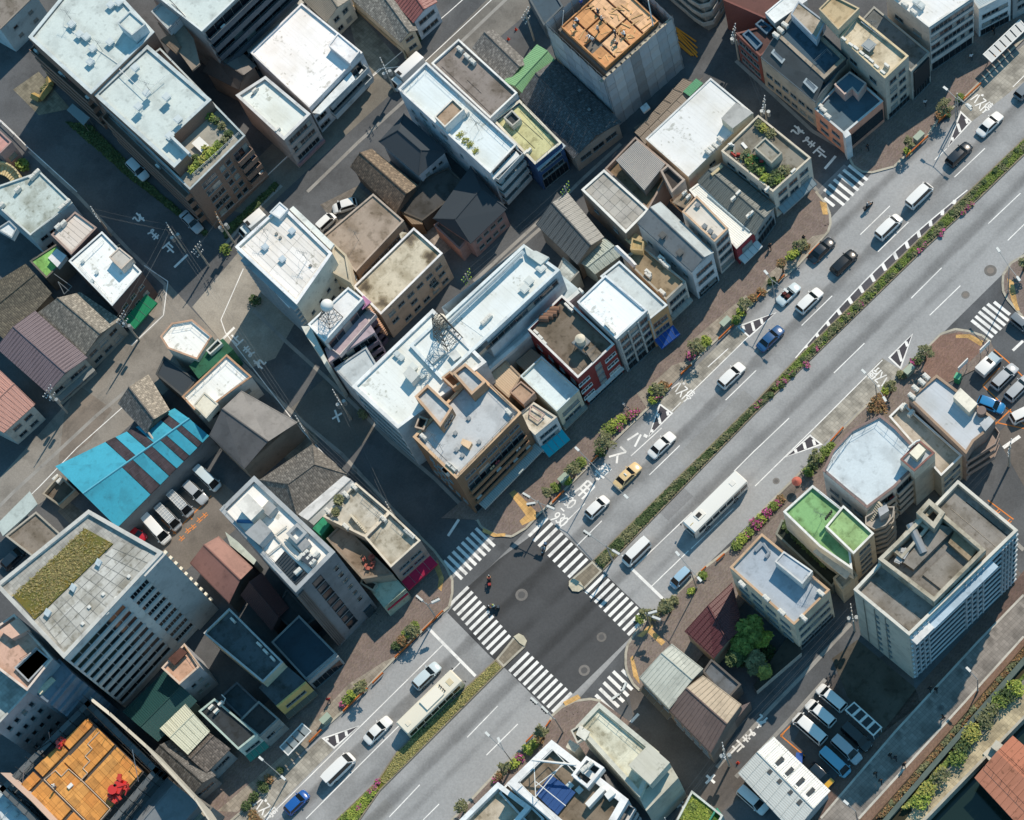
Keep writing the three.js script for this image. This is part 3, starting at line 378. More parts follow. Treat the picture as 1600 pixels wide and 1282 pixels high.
// manhole covers
for (const [x, y, r] of [[815, 930, .9], [940, 996, .7], [913, 1048, .8], [1548, 423, .9], [1509, 461, .6], [1213, 752, .5], [1470, 1107, .5], [553, 737, .5], [1273, 349, .8]]) { const c = G(x, y), q = new B(), P = [], Q = []; for (let i = 0; i < 20; i++) { const a = i / 20 * 6.283; P.push([c[0] + Math.cos(a) * r, c[1] + Math.sin(a) * r]); } q.prism(P, .004, .016, false); structure('manhole', q, mat('#85827f', 'asph')); structure('manhole_cover', new B().prism(inset(P, r * .42), .004, .024, false), mat('#6d6a68', 'metal')); }
// riverside: promenade, planted strips, terrace
flat('promenade', '1342,1280 1490,1117 1600,995 1900,690 1890,600 1600,930 1527,1005 1400,1143 1283,1279 1150,1420 1210,1430', .01, mat('#9c9690', 'slab'));
flat('path', '1342,1280 1490,1117 1600,995 1900,690 1900,705 1600,1011 1363,1282 1225,1430 1205,1430', .014, mat('#8e7464', 'pave'));
flat('path', '1283,1279 1400,1143 1527,1005 1600,930 1880,610 1860,560 1590,905 1437,1070 1375,1150 1270,1250 1140,1400', .012, mat('#77655e', 'pave'));
{ const q = new B(); for (const t of ['1283,1279 1400,1143 1527,1005 1600,930', '1342,1280 1490,1117 1600,995']) { const v = nums(t); for (let i = 0; i + 3 < v.length; i += 2) q.strip(G(v[i], v[i + 1]), G(v[i + 2], v[i + 3]), .3, .02); } structure('kerb', q, mat('#c9c6bd', 'conc')); }
structure('planting_bed', new B().prism(PL('1363,1282 1600,1011 1850,740 1860,760 1600,1030 1382,1282 1250,1430 1230,1430'), 0, .25, false), mat('#3d3528', 'stain'));
structure('flood_wall', new B().prism(PL('1382,1282 1600,1030 1860,760 1868,775 1600,1043 1392,1282 1260,1440 1250,1430'), 0, 1.1, false), mat('#5d6b66', 'conc'));
structure('planting_bed', new B().prism(PL('1392,1282 1600,1043 1868,775 1880,800 1600,1066 1427,1266 1290,1430 1260,1440'), 0, .3, false), mat('#3d3a26', 'stain'));
structure('terrace', new B().poly(PL('1427,1266 1600,1066 1880,800 2040,690 1600,1121 1446,1282 1290,1440 1270,1430'), .05), mat('#cdbf9f', 'slab'));
structure('quay_kerb', new B().prism(PL('1448,1282 1600,1125 2050,690 2040,684 1600,1119 1443,1280 1150,1560 1155,1566'), 0, .25, false), KERB);
for (const [p, h] of [['1426,1268 1433,1254 1444,1246 1466,1222 1458,1212 1420,1256', .5], ['1516,1170 1560,1122 1552,1112 1508,1160', .5], ['1478,1210 1500,1186 1493,1178 1470,1202', .5], ['1575,1105 1610,1068 1600,1060 1567,1097', .5]]) structure('planter', new B().prism(PL(p, h), .05, h, false), mat('#8b8c82', 'slab'));
// ---------------------------------------------------------------- buildings north-west of the avenue
const TERRA = '#7d675c', PALE = '#d0dbd9', CREAM = '#cfc8b8', STONE = '#b7afa3';
{ // long pale-roofed block with a brown tiled front and a roof garden
const b = bld('apartment_block', 'long apartment block with pale blue roof in two steps and brown tiled end wall', 'apartment building', 13.2, '250,75 383,212 296.4,296.6 146,152', { wall: TERRA, wk: 'tile', roof: '#a9a79d', cap: '#b9c4c6', par: .9, c: G(240, 200),
f: [[1, 'win', { rows: 5, cols: 2, y0: 1.6, fh: 2.25, w: 1.5, h: 1.25, m0: 2, m1: 7.2, mull: 1 }], [1, 'win', { rows: 5, cols: 2, y0: 1.6, fh: 2.25, w: .9, h: 1.2, m0: 5.4, m1: 3.8, mull: 0 }], [1, 'balc', { rows: 4, y0: 2.6, fh: 2.3, m0: 8.4, m1: .3, d: 1, n: 2, clutter: .2 }], [2, 'balc', { rows: 4, y0: 2.6, fh: 2.4, m0: 2, m1: 1, d: 1.1, n: 10, clutter: .4 }]] });
pent(b, '230,70 330,156 276,206 267,213 294,240 272,262 146,148', 3.1, { n: 'upper_storey', wall: TERRA, wk: 'tile', roof: PALE, cap: '#c5d0d2', par: .35, pt: .5 });
pent(b, '140,-60 241,50 142,147 44,58', 4.2, { n: 'upper_wing', y0: 12, wall: TERRA, wk: 'tile', roof: PALE, cap: '#cfd9db', par: .35, pt: .5 });
part('wall', new B().prism(PL('132,-55 243,54 144,150 46,62', 12), 0, 12, false), b.userData.wall, b);
balconies(b, face(PL('132,-55 243,54 144,150 46,62', 12), 2), { rows: 4, y0: 2.4, fh: 2.5, m0: .5, m1: .5, d: 1.1, n: 10 });
pent(b, '203,17 227,38 206,55 183,36', 2.6, { y0: 15.9, wall: '#c3ccce', roof: PALE, par: .3 }); part('parapet', new B().prism(PL('265,214 268,211 297,239 294,242', 16.6), 15.8, 16.7), mat('#c9d2d3'), b);
vents(b, '112,38 124,54 135,58 145,76 172,66 141,97 173,8 186,4 211,106 229,146 216,167 260,152 278,187 265,213', { y: 15.85, s: 1.25, c: '#cfdadd' }); antenna(b, '160,80 112,33 235,144', .4, 15.9);
pipes(b, '100,40 185,100', .05, WHITE, .1, 15.9); pipes(b, '186,108 226,146 258,118', .05, WHITE, .1, 15.9);
railing(b, '300,272 372,207', { y: 13.2, h: .7, m: WHITE });
{ const t = G(313, 226, 13), o = thing('garden_table', 'white table set on the roof garden of the brown tiled block', 'table', [t[0], 12.3, t[1]]); part('top', new B().box(t[0], 13, t[1], 1.6, .08, 2.4), WHITE, o); part('leg', new B().box(t[0] - .6, 12.3, t[1], .1, .7, 2).box(t[0] + .6, 12.3, t[1], .1, .7, 2), GREY, o);
for (const [x, y, r, g] of [[300, 264, .8, 'lime'], [308, 256, .9, 'mid'], [316, 250, .8, 'gold'], [324, 242, .9, 'lime'], [332, 234, .9, 'lime'], [340, 226, .8, 'mid'], [350, 218, .7, 'olive'], [356, 208, .7, 'dark'], [346, 196, .7, 'olive'], [336, 188, .7, 'dark'], [328, 182, .8, 'mid'], [320, 232, .7, 'gold'], [304, 246, .6, 'dark']]) { const p = G(x, y, 13), s = thing('roof_shrub', 'leafy shrub edging the roof garden of the brown tiled block', 'shrub', [p[0], 12.3, p[1]], 'shrubs edging the brown block roof garden'); part('foliage', plantGeo([[0, .6, 0, r, .6, r]], 110, .2, GREENS[g]), LEAF, s).userData.at = 0; place('pot', cached('pot', () => new B().box(0, 0, 0, .7, .35, .5).geo()), mat('#7c5a48', 'matt'), s, p[0], 12.3, p[1]); } }
}
{ // pale block behind with banded balconies
const b = bld('apartment_block', 'apartment block at the top edge with dark balcony bands below a pale roof', 'apartment building', 17, '300,-150 440,-70 315,49 229,-18', { wall: '#8b8f90', roof: PALE, cap: '#dfe6e6', f: [[1, 'balc', { rows: 6, y0: 1.6, fh: 2.5, d: 1, m: mat('#55606a', 'conc'), n: 8, clutter: .2 }]] });
pent(b, '236,18 258,-2 285,22 262,46', 2.2, { wall: '#a9aeb0', roof: '#b9c4c4', y0: 13 }); railing(b, '262,-4 286,22 263,45', { y: 17, m: DARK }); pipes(b, '268,5 290,25', .08, WHITE, .1);
slab(b, '246,36 268,14 302,60 312,100 300,110 278,80', 13, .4, mat('#8e8478', 'conc'), 'balcony'); slab(b, '250,62 270,50 282,72 275,84', 13.4, .5, mat('#75695c', 'conc'), 'balcony');
}
bld('gabled_house', 'dark grey gabled house tucked between the long block and the white offices', 'house', 6.2, '362,71 396,103 372,136 321,110', { wall: '#8c847c', roof: '#575351', rk: 'paint', gable: 0, rise: 1.4, off: .6, roof2: mat('#7d7976', 'paint') });
{ // bright white flat roof
const b = bld('office_block', 'white office block with stained bright white roof and ribbon balcony on the street side', 'office building', 8, '471,5 566,82 483,168 391,82', { wall: '#cfcfd2', roof: '#f6f4f4', rk: 'spots', cap: '#f4f3f3', par: .35, f: [[1, 'balc', { rows: 2, y0: 1.7, fh: 2.9, d: 1.2, m0: 2.8, m1: .8, m: mat('#b9c3c8'), n: 6, clutter: .15 }], [1, 'win', { rows: 3, cols: 1, y0: .9, fh: 2.4, w: 1.5, h: 1.1, m0: .3, m1: 10.5 }], [1, 'win', { rows: 3, cols: 1, y0: .9, fh: 2.4, w: 1.3, h: 1, m0: .5, m1: 9.6, mull: 0 }]] });
pent(b, '528,51 562,80 547,99 513,71', 1.4, { wall: '#d6d7da', roof: '#f4f4f6', cap: '#f5f5f6', par: .2 }); slab(b, '488,176 500,178 555,124 548,112', 6.9, .3, mat('#e3e9ea'), 'balcony_roof');
slab(b, '381,70 466,-6 475,4 388,84', 5.2, 5.1, mat('#c3c2bd'), 'annex'); railing(b, '377,68 455,0', { y: 5.2 });
}
{
const b = bld('office_building', 'low office building with pale green roof beside the bright white block', 'office building', 9, '414.5,119 485,178 443.6,219 368,149', { wall: '#97908e', roof: '#e2e9e6', rk: 'spots', cap: '#d8dada', par: .5, pt: .4, f: [[1, 'band', { rows: 3, y0: 1.6, fh: 2.6, h: 1.3, n: 5, m0: .6, m1: .6 }], [1, 'plate', { y0: .6, y1: 1.3, d: .3, m: mat('#9a7f86') }]] });
acs(b, '398,142 434,203', { a: .1 }); pipes(b, '392,150 404,138', .1, GREY);
}
{ // V shaped pair
const b = bld('apartment_building', 'slim white apartment building with railed roof terrace and stair head above stacked balconies', 'apartment building', 10.4, '666,97 807.5,226 766,270.5 622,139', { wall: '#c9d0d6', roof: '#dde7ea', rk: 'spots', cap: '#eceeed', par: .6, pt: .25, f: [[1, 'balc', { rows: 4, y0: 1.2, fh: 2.35, d: 1.2, m: mat('#c3c9cb'), n: 3, clutter: .9 }], [2, 'win', { rows: 4, cols: 7, y0: .9, fh: 2.4, w: .55, h: .8, mull: 0, skip: .4 }], [2, 'win', { rows: 4, cols: 2, y0: .7, fh: 2.4, w: 1.4, h: .5, mull: 1, m0: 3, m1: 9 }]] });
pent(b, '707.6,154 725,170.5 695,199 678.5,182', 2.1, { wall: '#d3d6d6', roof: '#b29c87', rk: 'stain', cap: '#e9e6dd' }); acs(b, '722,180 728,176', { a: .8, big: 1 });
railing(b, '667,104 800,225', {}); railing(b, '663,106 627,142', {}); slab(b, '768,275 771,281 812,243 806,236', 9.4, .25, mat('#e3e6e6'), 'balcony_roof'); antenna(b, '748,205', .3);
for (const [x, y] of [[719, 211], [727, 219], [735, 226], [743, 236]]) part('planter', plantGeo([[...[G(x, y, 10)[0], 10.1, G(x, y, 10)[1]], .7, .4, .5]], 60, .14, GREENS.gold), LEAF, b).geometry.translate(-b.position.x, 0, -b.position.z);
}
{
const b = bld('office_block', 'brown-grey flat roof with white parapet and three air conditioners', 'office building', 9.6, '716.6,61 808.4,145 766,185 674,99', { wall: '#b9bcc0', roof: '#8d8580', rk: 'stain', cap: '#eeeeea', par: .45, f: [[1, 'win', { rows: 3, cols: 2, y0: 1.2, fh: 2.6, w: 2, h: 1.1, mull: 1 }]] });
acs(b, '719,78 730,89 739,97', { a: -1.57, big: 1 }); pipes(b, '722,76 730,84 742,92', .05, GREY); pipes(b, '690,104 770,180', .03, DARK, .02); pipes(b, '730,125 752,146', .03, DARK, .02);
}
{
const b = bld('blue_building', 'narrow dark blue building with pale green roof terrace and railing', 'shop house', 8.2, '812,156 878,223 836,257 770,188', { wall: '#27466e', roof: '#cdcb9b', rk: 'stain', cap: '#e2dccb', par: .55, pt: .3, f: [[1, 'band', { rows: 2, y0: 3, fh: 2.4, h: 1.2, n: 3, m0: .5, m1: .7 }], [1, 'shop', {}], [2, 'win', { rows: 2, cols: 2, y0: 2, fh: 2.6, w: .8, h: .8, mull: 0 }]] });
railing(b, '816,160 872,222 838,252', {}); pent(b, '800,172 814,186 801,197 787,184', 1.4, { n: 'stair_well', wall: '#b9b7ae', roof: '#3d4346', par: .5 }); acs(b, '822,239 827,236', { a: .6 }); pipes(b, '803,201 836,232', .03, DARK, .03); pipes(b, '815,188 848,218', .03, DARK, .03); pipes(b, '823,180 856,210', .03, DARK, .03);
slab(b, '838,262 841,267 884,228 879,223', 6.9, .25, mat('#b9c5cc'), 'balcony_roof');
}
{ // building wrapped in scaffold sheets
const h = 14.4, poly = PL('959.5,-58.6 1052.5,28.1 943.9,125 850.9,38.3', h), c = cen(poly), b = thing('wrapped_building', 'building under construction wrapped in pale grey scaffold sheets with orange formwork deck on top', 'building site', [c[0], 0, c[1]]);
b.userData.wall = mat('#b3bac0', 'conc'); const core = inset(poly, 1.3), m2 = mat('#b7bec3', 'plain'), m3 = mat('#a9b1b8', 'plain');
for (let k = 0; k < 4; k++) { const F = face(poly, k), n = Math.round(F.L / 1.85); for (let i = 0; i < n; i++) { const q = new B(), u0 = F.L * i / n + .02, u1 = F.L * (i + 1) / n - .02, J = 10; for (let j = 0; j < J; j++) { const v = t => { const y = h * t, w = -.12 * Math.sin(t * 3.14 * 5) ** 2 + rr(-.02, .02); return [y, w]; }, [ya, wa] = v(j / J), [yb, wb] = v((j + 1) / J), a = F.at(u0, wa), d = F.at(u1, wa), e = F.at(u1, wb), f = F.at(u0, wb), mm = F.at((u0 + u1) / 2, wa - .08), mt = F.at((u0 + u1) / 2, wb - .08); q.quad([a[0], ya, a[1]], [mm[0], ya, mm[1]], [mt[0], yb, mt[1]], [f[0], yb, f[1]]).quad([mm[0], ya, mm[1]], [d[0], ya, d[1]], [e[0], yb, e[1]], [mt[0], yb, mt[1]]); } part('scaffold_sheet', q, i === 3 && k === 1 ? mat('#868d92', 'plain') : i & 1 ? m2 : m3, b); } const s = new B(); for (let i = 0; i <= n; i++) { const p = F.at(F.L * i / n, -.2); s.rod([p[0], 0, p[1]], [p[0], h + .5, p[1]], .035, 4); } for (const y of [h + .3, h - 1.2, h - 3]) { const p = F.at(0, -.2), r = F.at(F.L, -.2); s.rod([p[0], y, p[1]], [r[0], y, r[1]], .03, 4); } part('scaffold_frame', s, GREY, b); }
part('concrete_core', new B().prism(core, 0, h - 1.6, false), mat('#6c6a66'), b);
const deck = inset(poly, 1.7), OR = [mat('#e0a673', 'ply'), mat('#e6b07f', 'ply'), mat('#d99f6a', 'ply'), mat('#ebbd92', 'ply')], at = (u, v) => mix(mix(deck[3], deck[0], u), mix(deck[2], deck[1], u), v);
for (const [u0, u1, v0, v1] of [[0, .2, 0, .47], [.22, .47, .0, .3], [.22, .47, .32, .6], [.49, .72, 0, .6], [.49, .72, .62, 1], [.74, 1, 0, 1], [.02, .2, .66, .98], [.22, .47, .64, 1]]) { const q = inset([at(u0, v0), at(u1, v0), at(u1, v1), at(u0, v1)], .06); part('formwork_panel', new B().prism(q, h - 1.5, h - 1.05 + rnd() * .06, false), OR[rnd() * 4 | 0], b); }
part('formwork_curb', new B().ring(deck, inset(deck, .18), h - .7).side(deck, h - 1.6, h - .7).side(inset(deck, .18), h - 1.2, h - .7, true), OR[2], b);
const lum = new B(); for (let i = 0; i < 46; i++) { const p = at(rr(.05, .95), rr(.05, .95)); lum.box(p[0], h - 1.02, p[1], rr(.4, 1.9), rr(.06, .14), rr(.08, .2), rnd() * 3); } part('loose_timber', lum, mat('#e3b983', 'ply'), b).userData.kind = 'stuff';
const pr = new B(); pr.rod([at(.02, .0)[0], h - 1, at(.02, 0)[1]], [at(.1, .02)[0], h + 2.6, at(.1, .02)[1]], .06, 5); pr.rod([at(1, .85)[0], h + 3.2, at(1, .85)[1]], [at(.9, 1)[0], h - .8, at(.9, 1)[1]], .09, 5); part('prop', pr, WHITE, b);
const st = new B(); for (let i = 0; i < 14; i++) { const p = F0(poly, i / 14); st.box(p[0], h - 1.1, p[1], 1.3, .06, .5, p[2]); } function F0(P, t) { const F = face(P, 1), q = F.at(F.L * t + .4, -.75); return [q[0], q[1], F.yaw]; } part('scaffold_plank', st, mat('#c9bea8', 'ply'), b);
slab(b, '1000,168 1010,160 1016,168 1006,176', 3.2, .5, mat('#cfd6da'), 'hoist_box');
}
bld('tiled_shed', 'long shed with silvery grey tiled roof beside the green-roofed shed', 'shed', 5, '770,50 822,99 792,126 742,74', { wall: '#9a948c', roof: '#8b8884', rk: 'kaw', gable: 0, rise: 1.1, off: .35 });
bld('green_shed', 'shed with light green ribbed metal roof', 'shed', 5.2, '839,73 862,93 816,141 791,126', { wall: '#7f8a78', roof: '#86b584', rk: 'rib', gable: 1, rise: .9, off: .35 });
{ const b = bld('warehouse', 'dark tiled warehouse in the shade of the wrapped building', 'warehouse', 5, '868,96 966,190 897,243 815,150', { wall: '#8d8a84', roof: '#5d6064', rk: 'kaw', gable: 0, rise: 1.3, f: [[1, 'win', { rows: 1, cols: 3, y0: 2, w: 2, h: 1.2 }]] }); vents(b, '880,150 920,170 905,140 890,190', { y: 5.6, s: .5, c: '#767c80' }); }
{
const b = bld('white_roof_building', 'building with broad plain white roof and small corner stair head', 'office building', 6.4, '1110.6,122 1177,177 1075.6,276 1009,217', { wall: '#d3cbb5', roof: '#e2e5e6', rk: 'spots', cap: '#dfe2e2', par: .12, f: [[1, 'win', { rows: 1, cols: 3, y0: 3.4, w: 1.2, h: .8, m0: 3 }], [2, 'win', { rows: 1, cols: 3, y0: 3.2, w: 1, h: 1 }]] });
pent(b, '1150,161 1176,176 1145,200 1127.5,185', 2, { wall: '#cdc7b2', roof: '#b5b6b4', cap: '#c5c5c0', par: .05 }); acs(b, '1126,219 1118,229 1112,234 1107,238', { a: 1.2, big: 1 }); pipes(b, '1113,128 1158,166', .05, GREY, .05);
}
{ // corner shop house with an overgrown roof
const b = bld('corner_building', 'old corner building with overgrown roof garden and mossy stair head', 'shop house', 8.3, '1185,180 1267.5,246.6 1208,300 1127,236', { wall: '#c6beb0', roof: '#8b887f', rk: 'stain', cap: '#d5cbb8', par: .5, f: [[1, 'win', { rows: 2, cols: 3, y0: 3.1, fh: 2.5, w: 1.6, h: 1.1 }], [1, 'awn', { y: 2.9, d: 1.1, drop: .7, m0: .4, m1: .4, m: mat('#8e9da3', 'plain'), n: 8 }], [2, 'win', { rows: 2, cols: 4, y0: 2.6, fh: 2.6, w: 1.5, h: 1.1 }], [0, 'win', { rows: 2, cols: 4, y0: 2.6, fh: 2.6, w: 1.2, h: 1 }]] });
pent(b, '1196,215 1222,239 1206,255 1179,231', 2, { wall: '#b3ad9d', roof: '#9b998f', rk: 'stain', cap: '#b8b4a6' }); acs(b, '1199,296 1240,268', { a: .5 });
const jm = [WHITE, mat('#b0392f', 'plain'), mat('#2f7a4a', 'plain'), mat('#8f8d86', 'plain')]; for (let i = 0; i < 26; i++) { const p = G(1135 + rr(0, 40) + i * .8, 222 + rr(0, 14) + i * 1.2, 8); place('clutter', cached('cl' + i % 5, () => new B().box(0, 0, 0, rr(.3, 1.3), rr(.2, .7), rr(.15, .5), rnd() * 3).geo()), jm[rnd() * 4 | 0], b, p[0], b.ry, p[1], rnd() * 3); }
[[1187, 196, 'olive'], [1193, 202, 'gold'], [1204, 210, 'olive'], [1190, 268, 'mid'], [1196, 280, 'lime'], [1206, 285, 'dark'], [1216, 282, 'mid'], [1180, 262, 'dark'], [1226, 268, 'olive'], [1164, 243, 'olive'], [1173, 252, 'mid'], [1212, 275, 'dark']].forEach(([x, y, g], i) => { const p = G(x, y, 8), o = thing('roof_shrub', 'leafy potted shrub on the overgrown roof of the old corner building', 'shrub', [p[0], b.ry, p[1]], 'potted shrubs on the overgrown roof'); part('foliage', plantGeo([[0, .5, 0, rr(.7, 1.2), .6, rr(.6, 1)]], 130, .2, GREENS[g]), LEAF, o); o.children[0].userData.at = 0; place('pot', cached('pot', () => new B().box(0, 0, 0, .7, .35, .5).geo()), mat('#7c5a48', 'matt'), o, p[0], b.ry, p[1]); });
}
{ // roof deck with corrugated canopy
const b = bld('deck_house', 'low building with corrugated brown canopy over its roof deck', 'shop house', 6.4, '993,214 1050,262 1013,328 945,264', { wall: '#9a8478', roof: '#8f7d66', rk: 'stain', cap: '#a08f84', par: 1 });
const c = slab(b, '995,220 1039,257 1007,297 963,250', 8.4, .12, mat('#c9beb4', 'paint'), 'canopy'), s = new B(), P = PL('995,220 1039,257 1007,297 963,250', 8.45); for (let i = 0; i <= 22; i++) { const e = mix(P[0], P[3], i / 22), f = mix(P[1], P[2], i / 22); s.rod([e[0], 8.46, e[1]], [f[0], 8.46, f[1]], .06, 4); } part('roof_rib', s, mat('#e0d6cc', 'plain'), c).userData.kind = 'stuff';
part('canopy_wall', new B().side(inset(PL('995,220 1039,257 1007,297 963,250', 8.3), .15), 6, 8.3), mat('#8f857d'), b); pent(b, '1044,257 1070.6,281 1050,301 1032,267', 3, { n: 'stair_head', wall: '#b1a094', roof: '#4a4542', par: .7, pt: .25, cap: '#b6a699' });
const g = bld('grey_roof_building', 'plain building with panelled grey roof and white parapet below the corrugated canopy', 'office building', 7, '944,265 1014,328 978,364.5 908.5,296.6', { wall: '#8e867c', roof: '#b3b1ab', cap: '#e9e9e4', par: .3, pt: .3, f: [[2, 'win', { rows: 1, cols: 2, y0: 3.6, w: 1, h: 1 }]] }); roofGrid(g, '942,270 1008,328 979,358 914,297', 7, 3, g.ry, [mat('#b1aea8', 'conc'), mat('#b8b5ae', 'conc'), mat('#aeaaa2', 'conc')]);
slab(g, '976,374 988,360 1013,378 1004,390 996,382 990,387', 4.6, .2, mat('#cbb892', 'stain'), 'lower_roof');
}
{ // long grey metal roof
const b = bld('grey_gabled_building', 'long narrow building with smooth grey metal gable roof and two roof hatches', 'shop house', 9.6, '1032,316 1114,394 1081,424 997,349', { wall: '#bfc8cd', roof: '#767c80', rk: 'paint', gable: 0, rise: 1, off: .42, over: .1, roof2: mat('#b4bdbf', 'paint'), f: [[1, 'win', { rows: 3, cols: 2, y0: 1.2, fh: 2.7, w: 1.5, h: 1.1 }], [1, 'shop', { h: 1.8 }], [2, 'win', { rows: 1, cols: 4, y0: 5, w: 1, h: 1 }]] });
vents(b, '1035,368 1062,395', { y: 9.9, s: 1, c: '#4d5254' });
}
{
const b = bld('slim_white_building', 'slim cream building with four storeys and small roof hatches', 'shop house', 10.8, '1089,306 1138,357 1116.6,378 1066,331', { wall: '#c5bdb6', roof: '#ddd8d0', rk: 'spots', cap: '#d9b99a', par: .3, f: [[1, 'win', { rows: 4, cols: 1, y0: 1.2, fh: 2.5, w: 2.4, h: 1.2, mull: 2 }], [2, 'win', { rows: 2, cols: 3, y0: 4.5, fh: 3, w: .9, h: .9 }]] });
vents(b, '1090,320 1101,353 1110,361 1116,369', { s: .75, c: '#7d858a' }); slab(b, '1066,301 1084,306 1072,326 1050,316', 7.4, .3, mat('#978a7a', 'stain'), 'terrace'); railing(b, '1047,313 1070,297 1082,305', { y: 7.4, m: mat('#b98a60', 'plain') }); railing(b, '1047,313 1066,331', { y: 7.4, m: mat('#b98a60', 'plain') }); acs(b, '1070,302 1076,308', { y: 7.4, a: .4 });
}
{
const b = bld('red_front_shop', 'low shop with white metal roof and dark red street front', 'shop', 5.3, '1093,285 1180,361 1151,389 1077,297', { wall: '#8c2733', wk: 'tile', roof: '#eef0ea', rk: 'rib', cap: '#efeee8', par: .1, f: [[1, 'win', { rows: 1, cols: 1, y0: 2.6, w: 2, h: 1.3, mull: 1 }], [1, 'awn', { y: 2.4, d: 1.2, drop: .5, m: mat('#d9dcdc', 'matt'), val: .2 }], [1, 'shop', { h: 1.6 }]] }); pipes(b, '1106,305 1172,362', .1, mat('#b9ccd4', 'plain'));
}
{ const b = bld('grey_ribbed_shop', 'low shop with dark grey ribbed roof below the overgrown corner building', 'shop', 5.6, '1128,258 1208,322 1179,362 1095,283', { wall: '#8f9596', roof: '#6d7472', rk: 'rib', gable: 0, rise: .8, seam: .9, f: [[1, 'win', { rows: 1, cols: 2, y0: 3, w: 1.6, h: 1 }], [1, 'shop', { h: 2.2 }]] }); acs(b, '1146,311 1154,302 1170,337 1174,334', { y: 6.1, a: .4 }); part('flashing', new B().path(PL('1112,274 1119,269 1128,260', 6.3).map(p => [p[0], 6.4, p[1]]), .28, 5), mat('#d9c7a0', 'plain'), b); }
{ // the long pale roof with the mast
const b = bld('long_office_block', 'long office block with pale roof carrying a steel radio mast', 'office building', 14.5, '676,483 760,566 621.5,670 550,604', { wall: '#bcc6cb', roof: '#e3e8e6', rk: 'spots', cap: '#eef1f1', par: .45, pt: .45, f: [[2, 'band', { rows: 4, y0: 1.2, fh: 3.1, h: 1.4, n: 8 }]] });
pent(b, '818.5,382 875,422 690,594 640,540 678,505 690,500', .5, { n: 'long_wing', y0: 14.1, wall: '#cfd9dc', roof: '#e0e7e8', cap: '#dfe9ec', par: .35, pt: .4, rk: 'spots' }); part('wall', new B().side(PL('818.5,382 875,422 760,530 690,480', 14.3), 0, 14.3), b.userData.wall, b);
const W2 = PL('878,430 908,455 700,640 690,596', 7.5); part('lower_wing', new B().prism(W2, 0, 7.5, false), mat('#c5d4da'), b); part('parapet', new B().prism(PL('905,452 909,456 742,600 738,596', 8.2), 7.5, 8.4, false), mat('#dfe8ea'), b); const F = face(PL('818.5,382 876,424 700,590 660,540', 14.3), 1); bands(b, F, { rows: 1, y0: 11.9, h: 1.3, n: 16, m0: 1, m1: 1 });
acs(b, '757,504 764,497', { big: 1, a: .2 }); vents(b, '827,440 846,420 820,452 645,575 660,585 690,520', { s: 1.3, c: '#d8dfdd' }); pent(b, '640,573 654,586 643,598 630,584', 1.6, { n: 'plant_box', wall: '#c3c7c4', roof: '#c9cdca', par: 0 }); pent(b, '668,559 690,543 696,550 675,568', .8, { n: 'plant_box', wall: '#d3d8d6', roof: '#d8dcda', par: 0 }); pent(b, '701,554 711,546 720,556 709,564', .9, { n: 'plant_box', wall: '#d6dbd9', roof: '#dce0de', par: 0 }); vents(b, '620,553 627,559', { s: .9 });
// duct along the upper edge
part('duct', new B().path(PL('698,507 780,430 818,393', 15.3).map(p => [p[0], 15.2, p[1]]), .35, 4), mat('#d3dfe3', 'plain'), b); railing(b, '703,503 815,398', { y: 14.5 }); slab(b, '819,384 830,392 838,392 858,402 845,414 823,398', 15.1, .6, mat('#cfd6d2'), 'plant_box');
// tank and mast
const t = G(688, 502, 15.5), m = G(700, 528, 14.5), tk = new B(); tk.rod([t[0], 14.5, t[1]], [t[0], 16.1, t[1]], .95, 14).rod([t[0], 16.1, t[1]], [t[0], 16.4, t[1]], .95, 14, .3); part('water_tank', tk, mat('#e2dac9', 'plain'), b);
const L = new B(), H = 8; for (const [i, j] of [[-1, -1], [1, -1], [1, 1], [-1, 1]]) { L.rod([m[0] + i * 1.5, 14.1, m[1] + j * 1.5], [m[0] + i * .5, 14.1 + H, m[1] + j * .5], .07, 5); } for (let k = 0; k < 6; k++) { const y = k / 6, r = 1.5 - y, r2 = 1.5 - (k + 1) / 6; for (const [i, j, a, c] of [[-1, -1, 1, -1], [1, -1, 1, 1], [1, 1, -1, 1], [-1, 1, -1, -1]]) { L.rod([m[0] + i * r, 14.1 + H * y, m[1] + j * r], [m[0] + a * r2, 14.1 + H * (y + 1 / 6), m[1] + c * r2], .04, 4); L.rod([m[0] + a * r, 14.1 + H * y, m[1] + c * r], [m[0] + i * r2, 14.1 + H * (y + 1 / 6), m[1] + j * r2], .04, 4); L.rod([m[0] + i * r, 14.1 + H * y, m[1] + j * r], [m[0] + a * r, 14.1 + H * y, m[1] + c * r], .04, 4); } } part('radio_mast', L, mat('#6c6660', 'metal'), b);
}
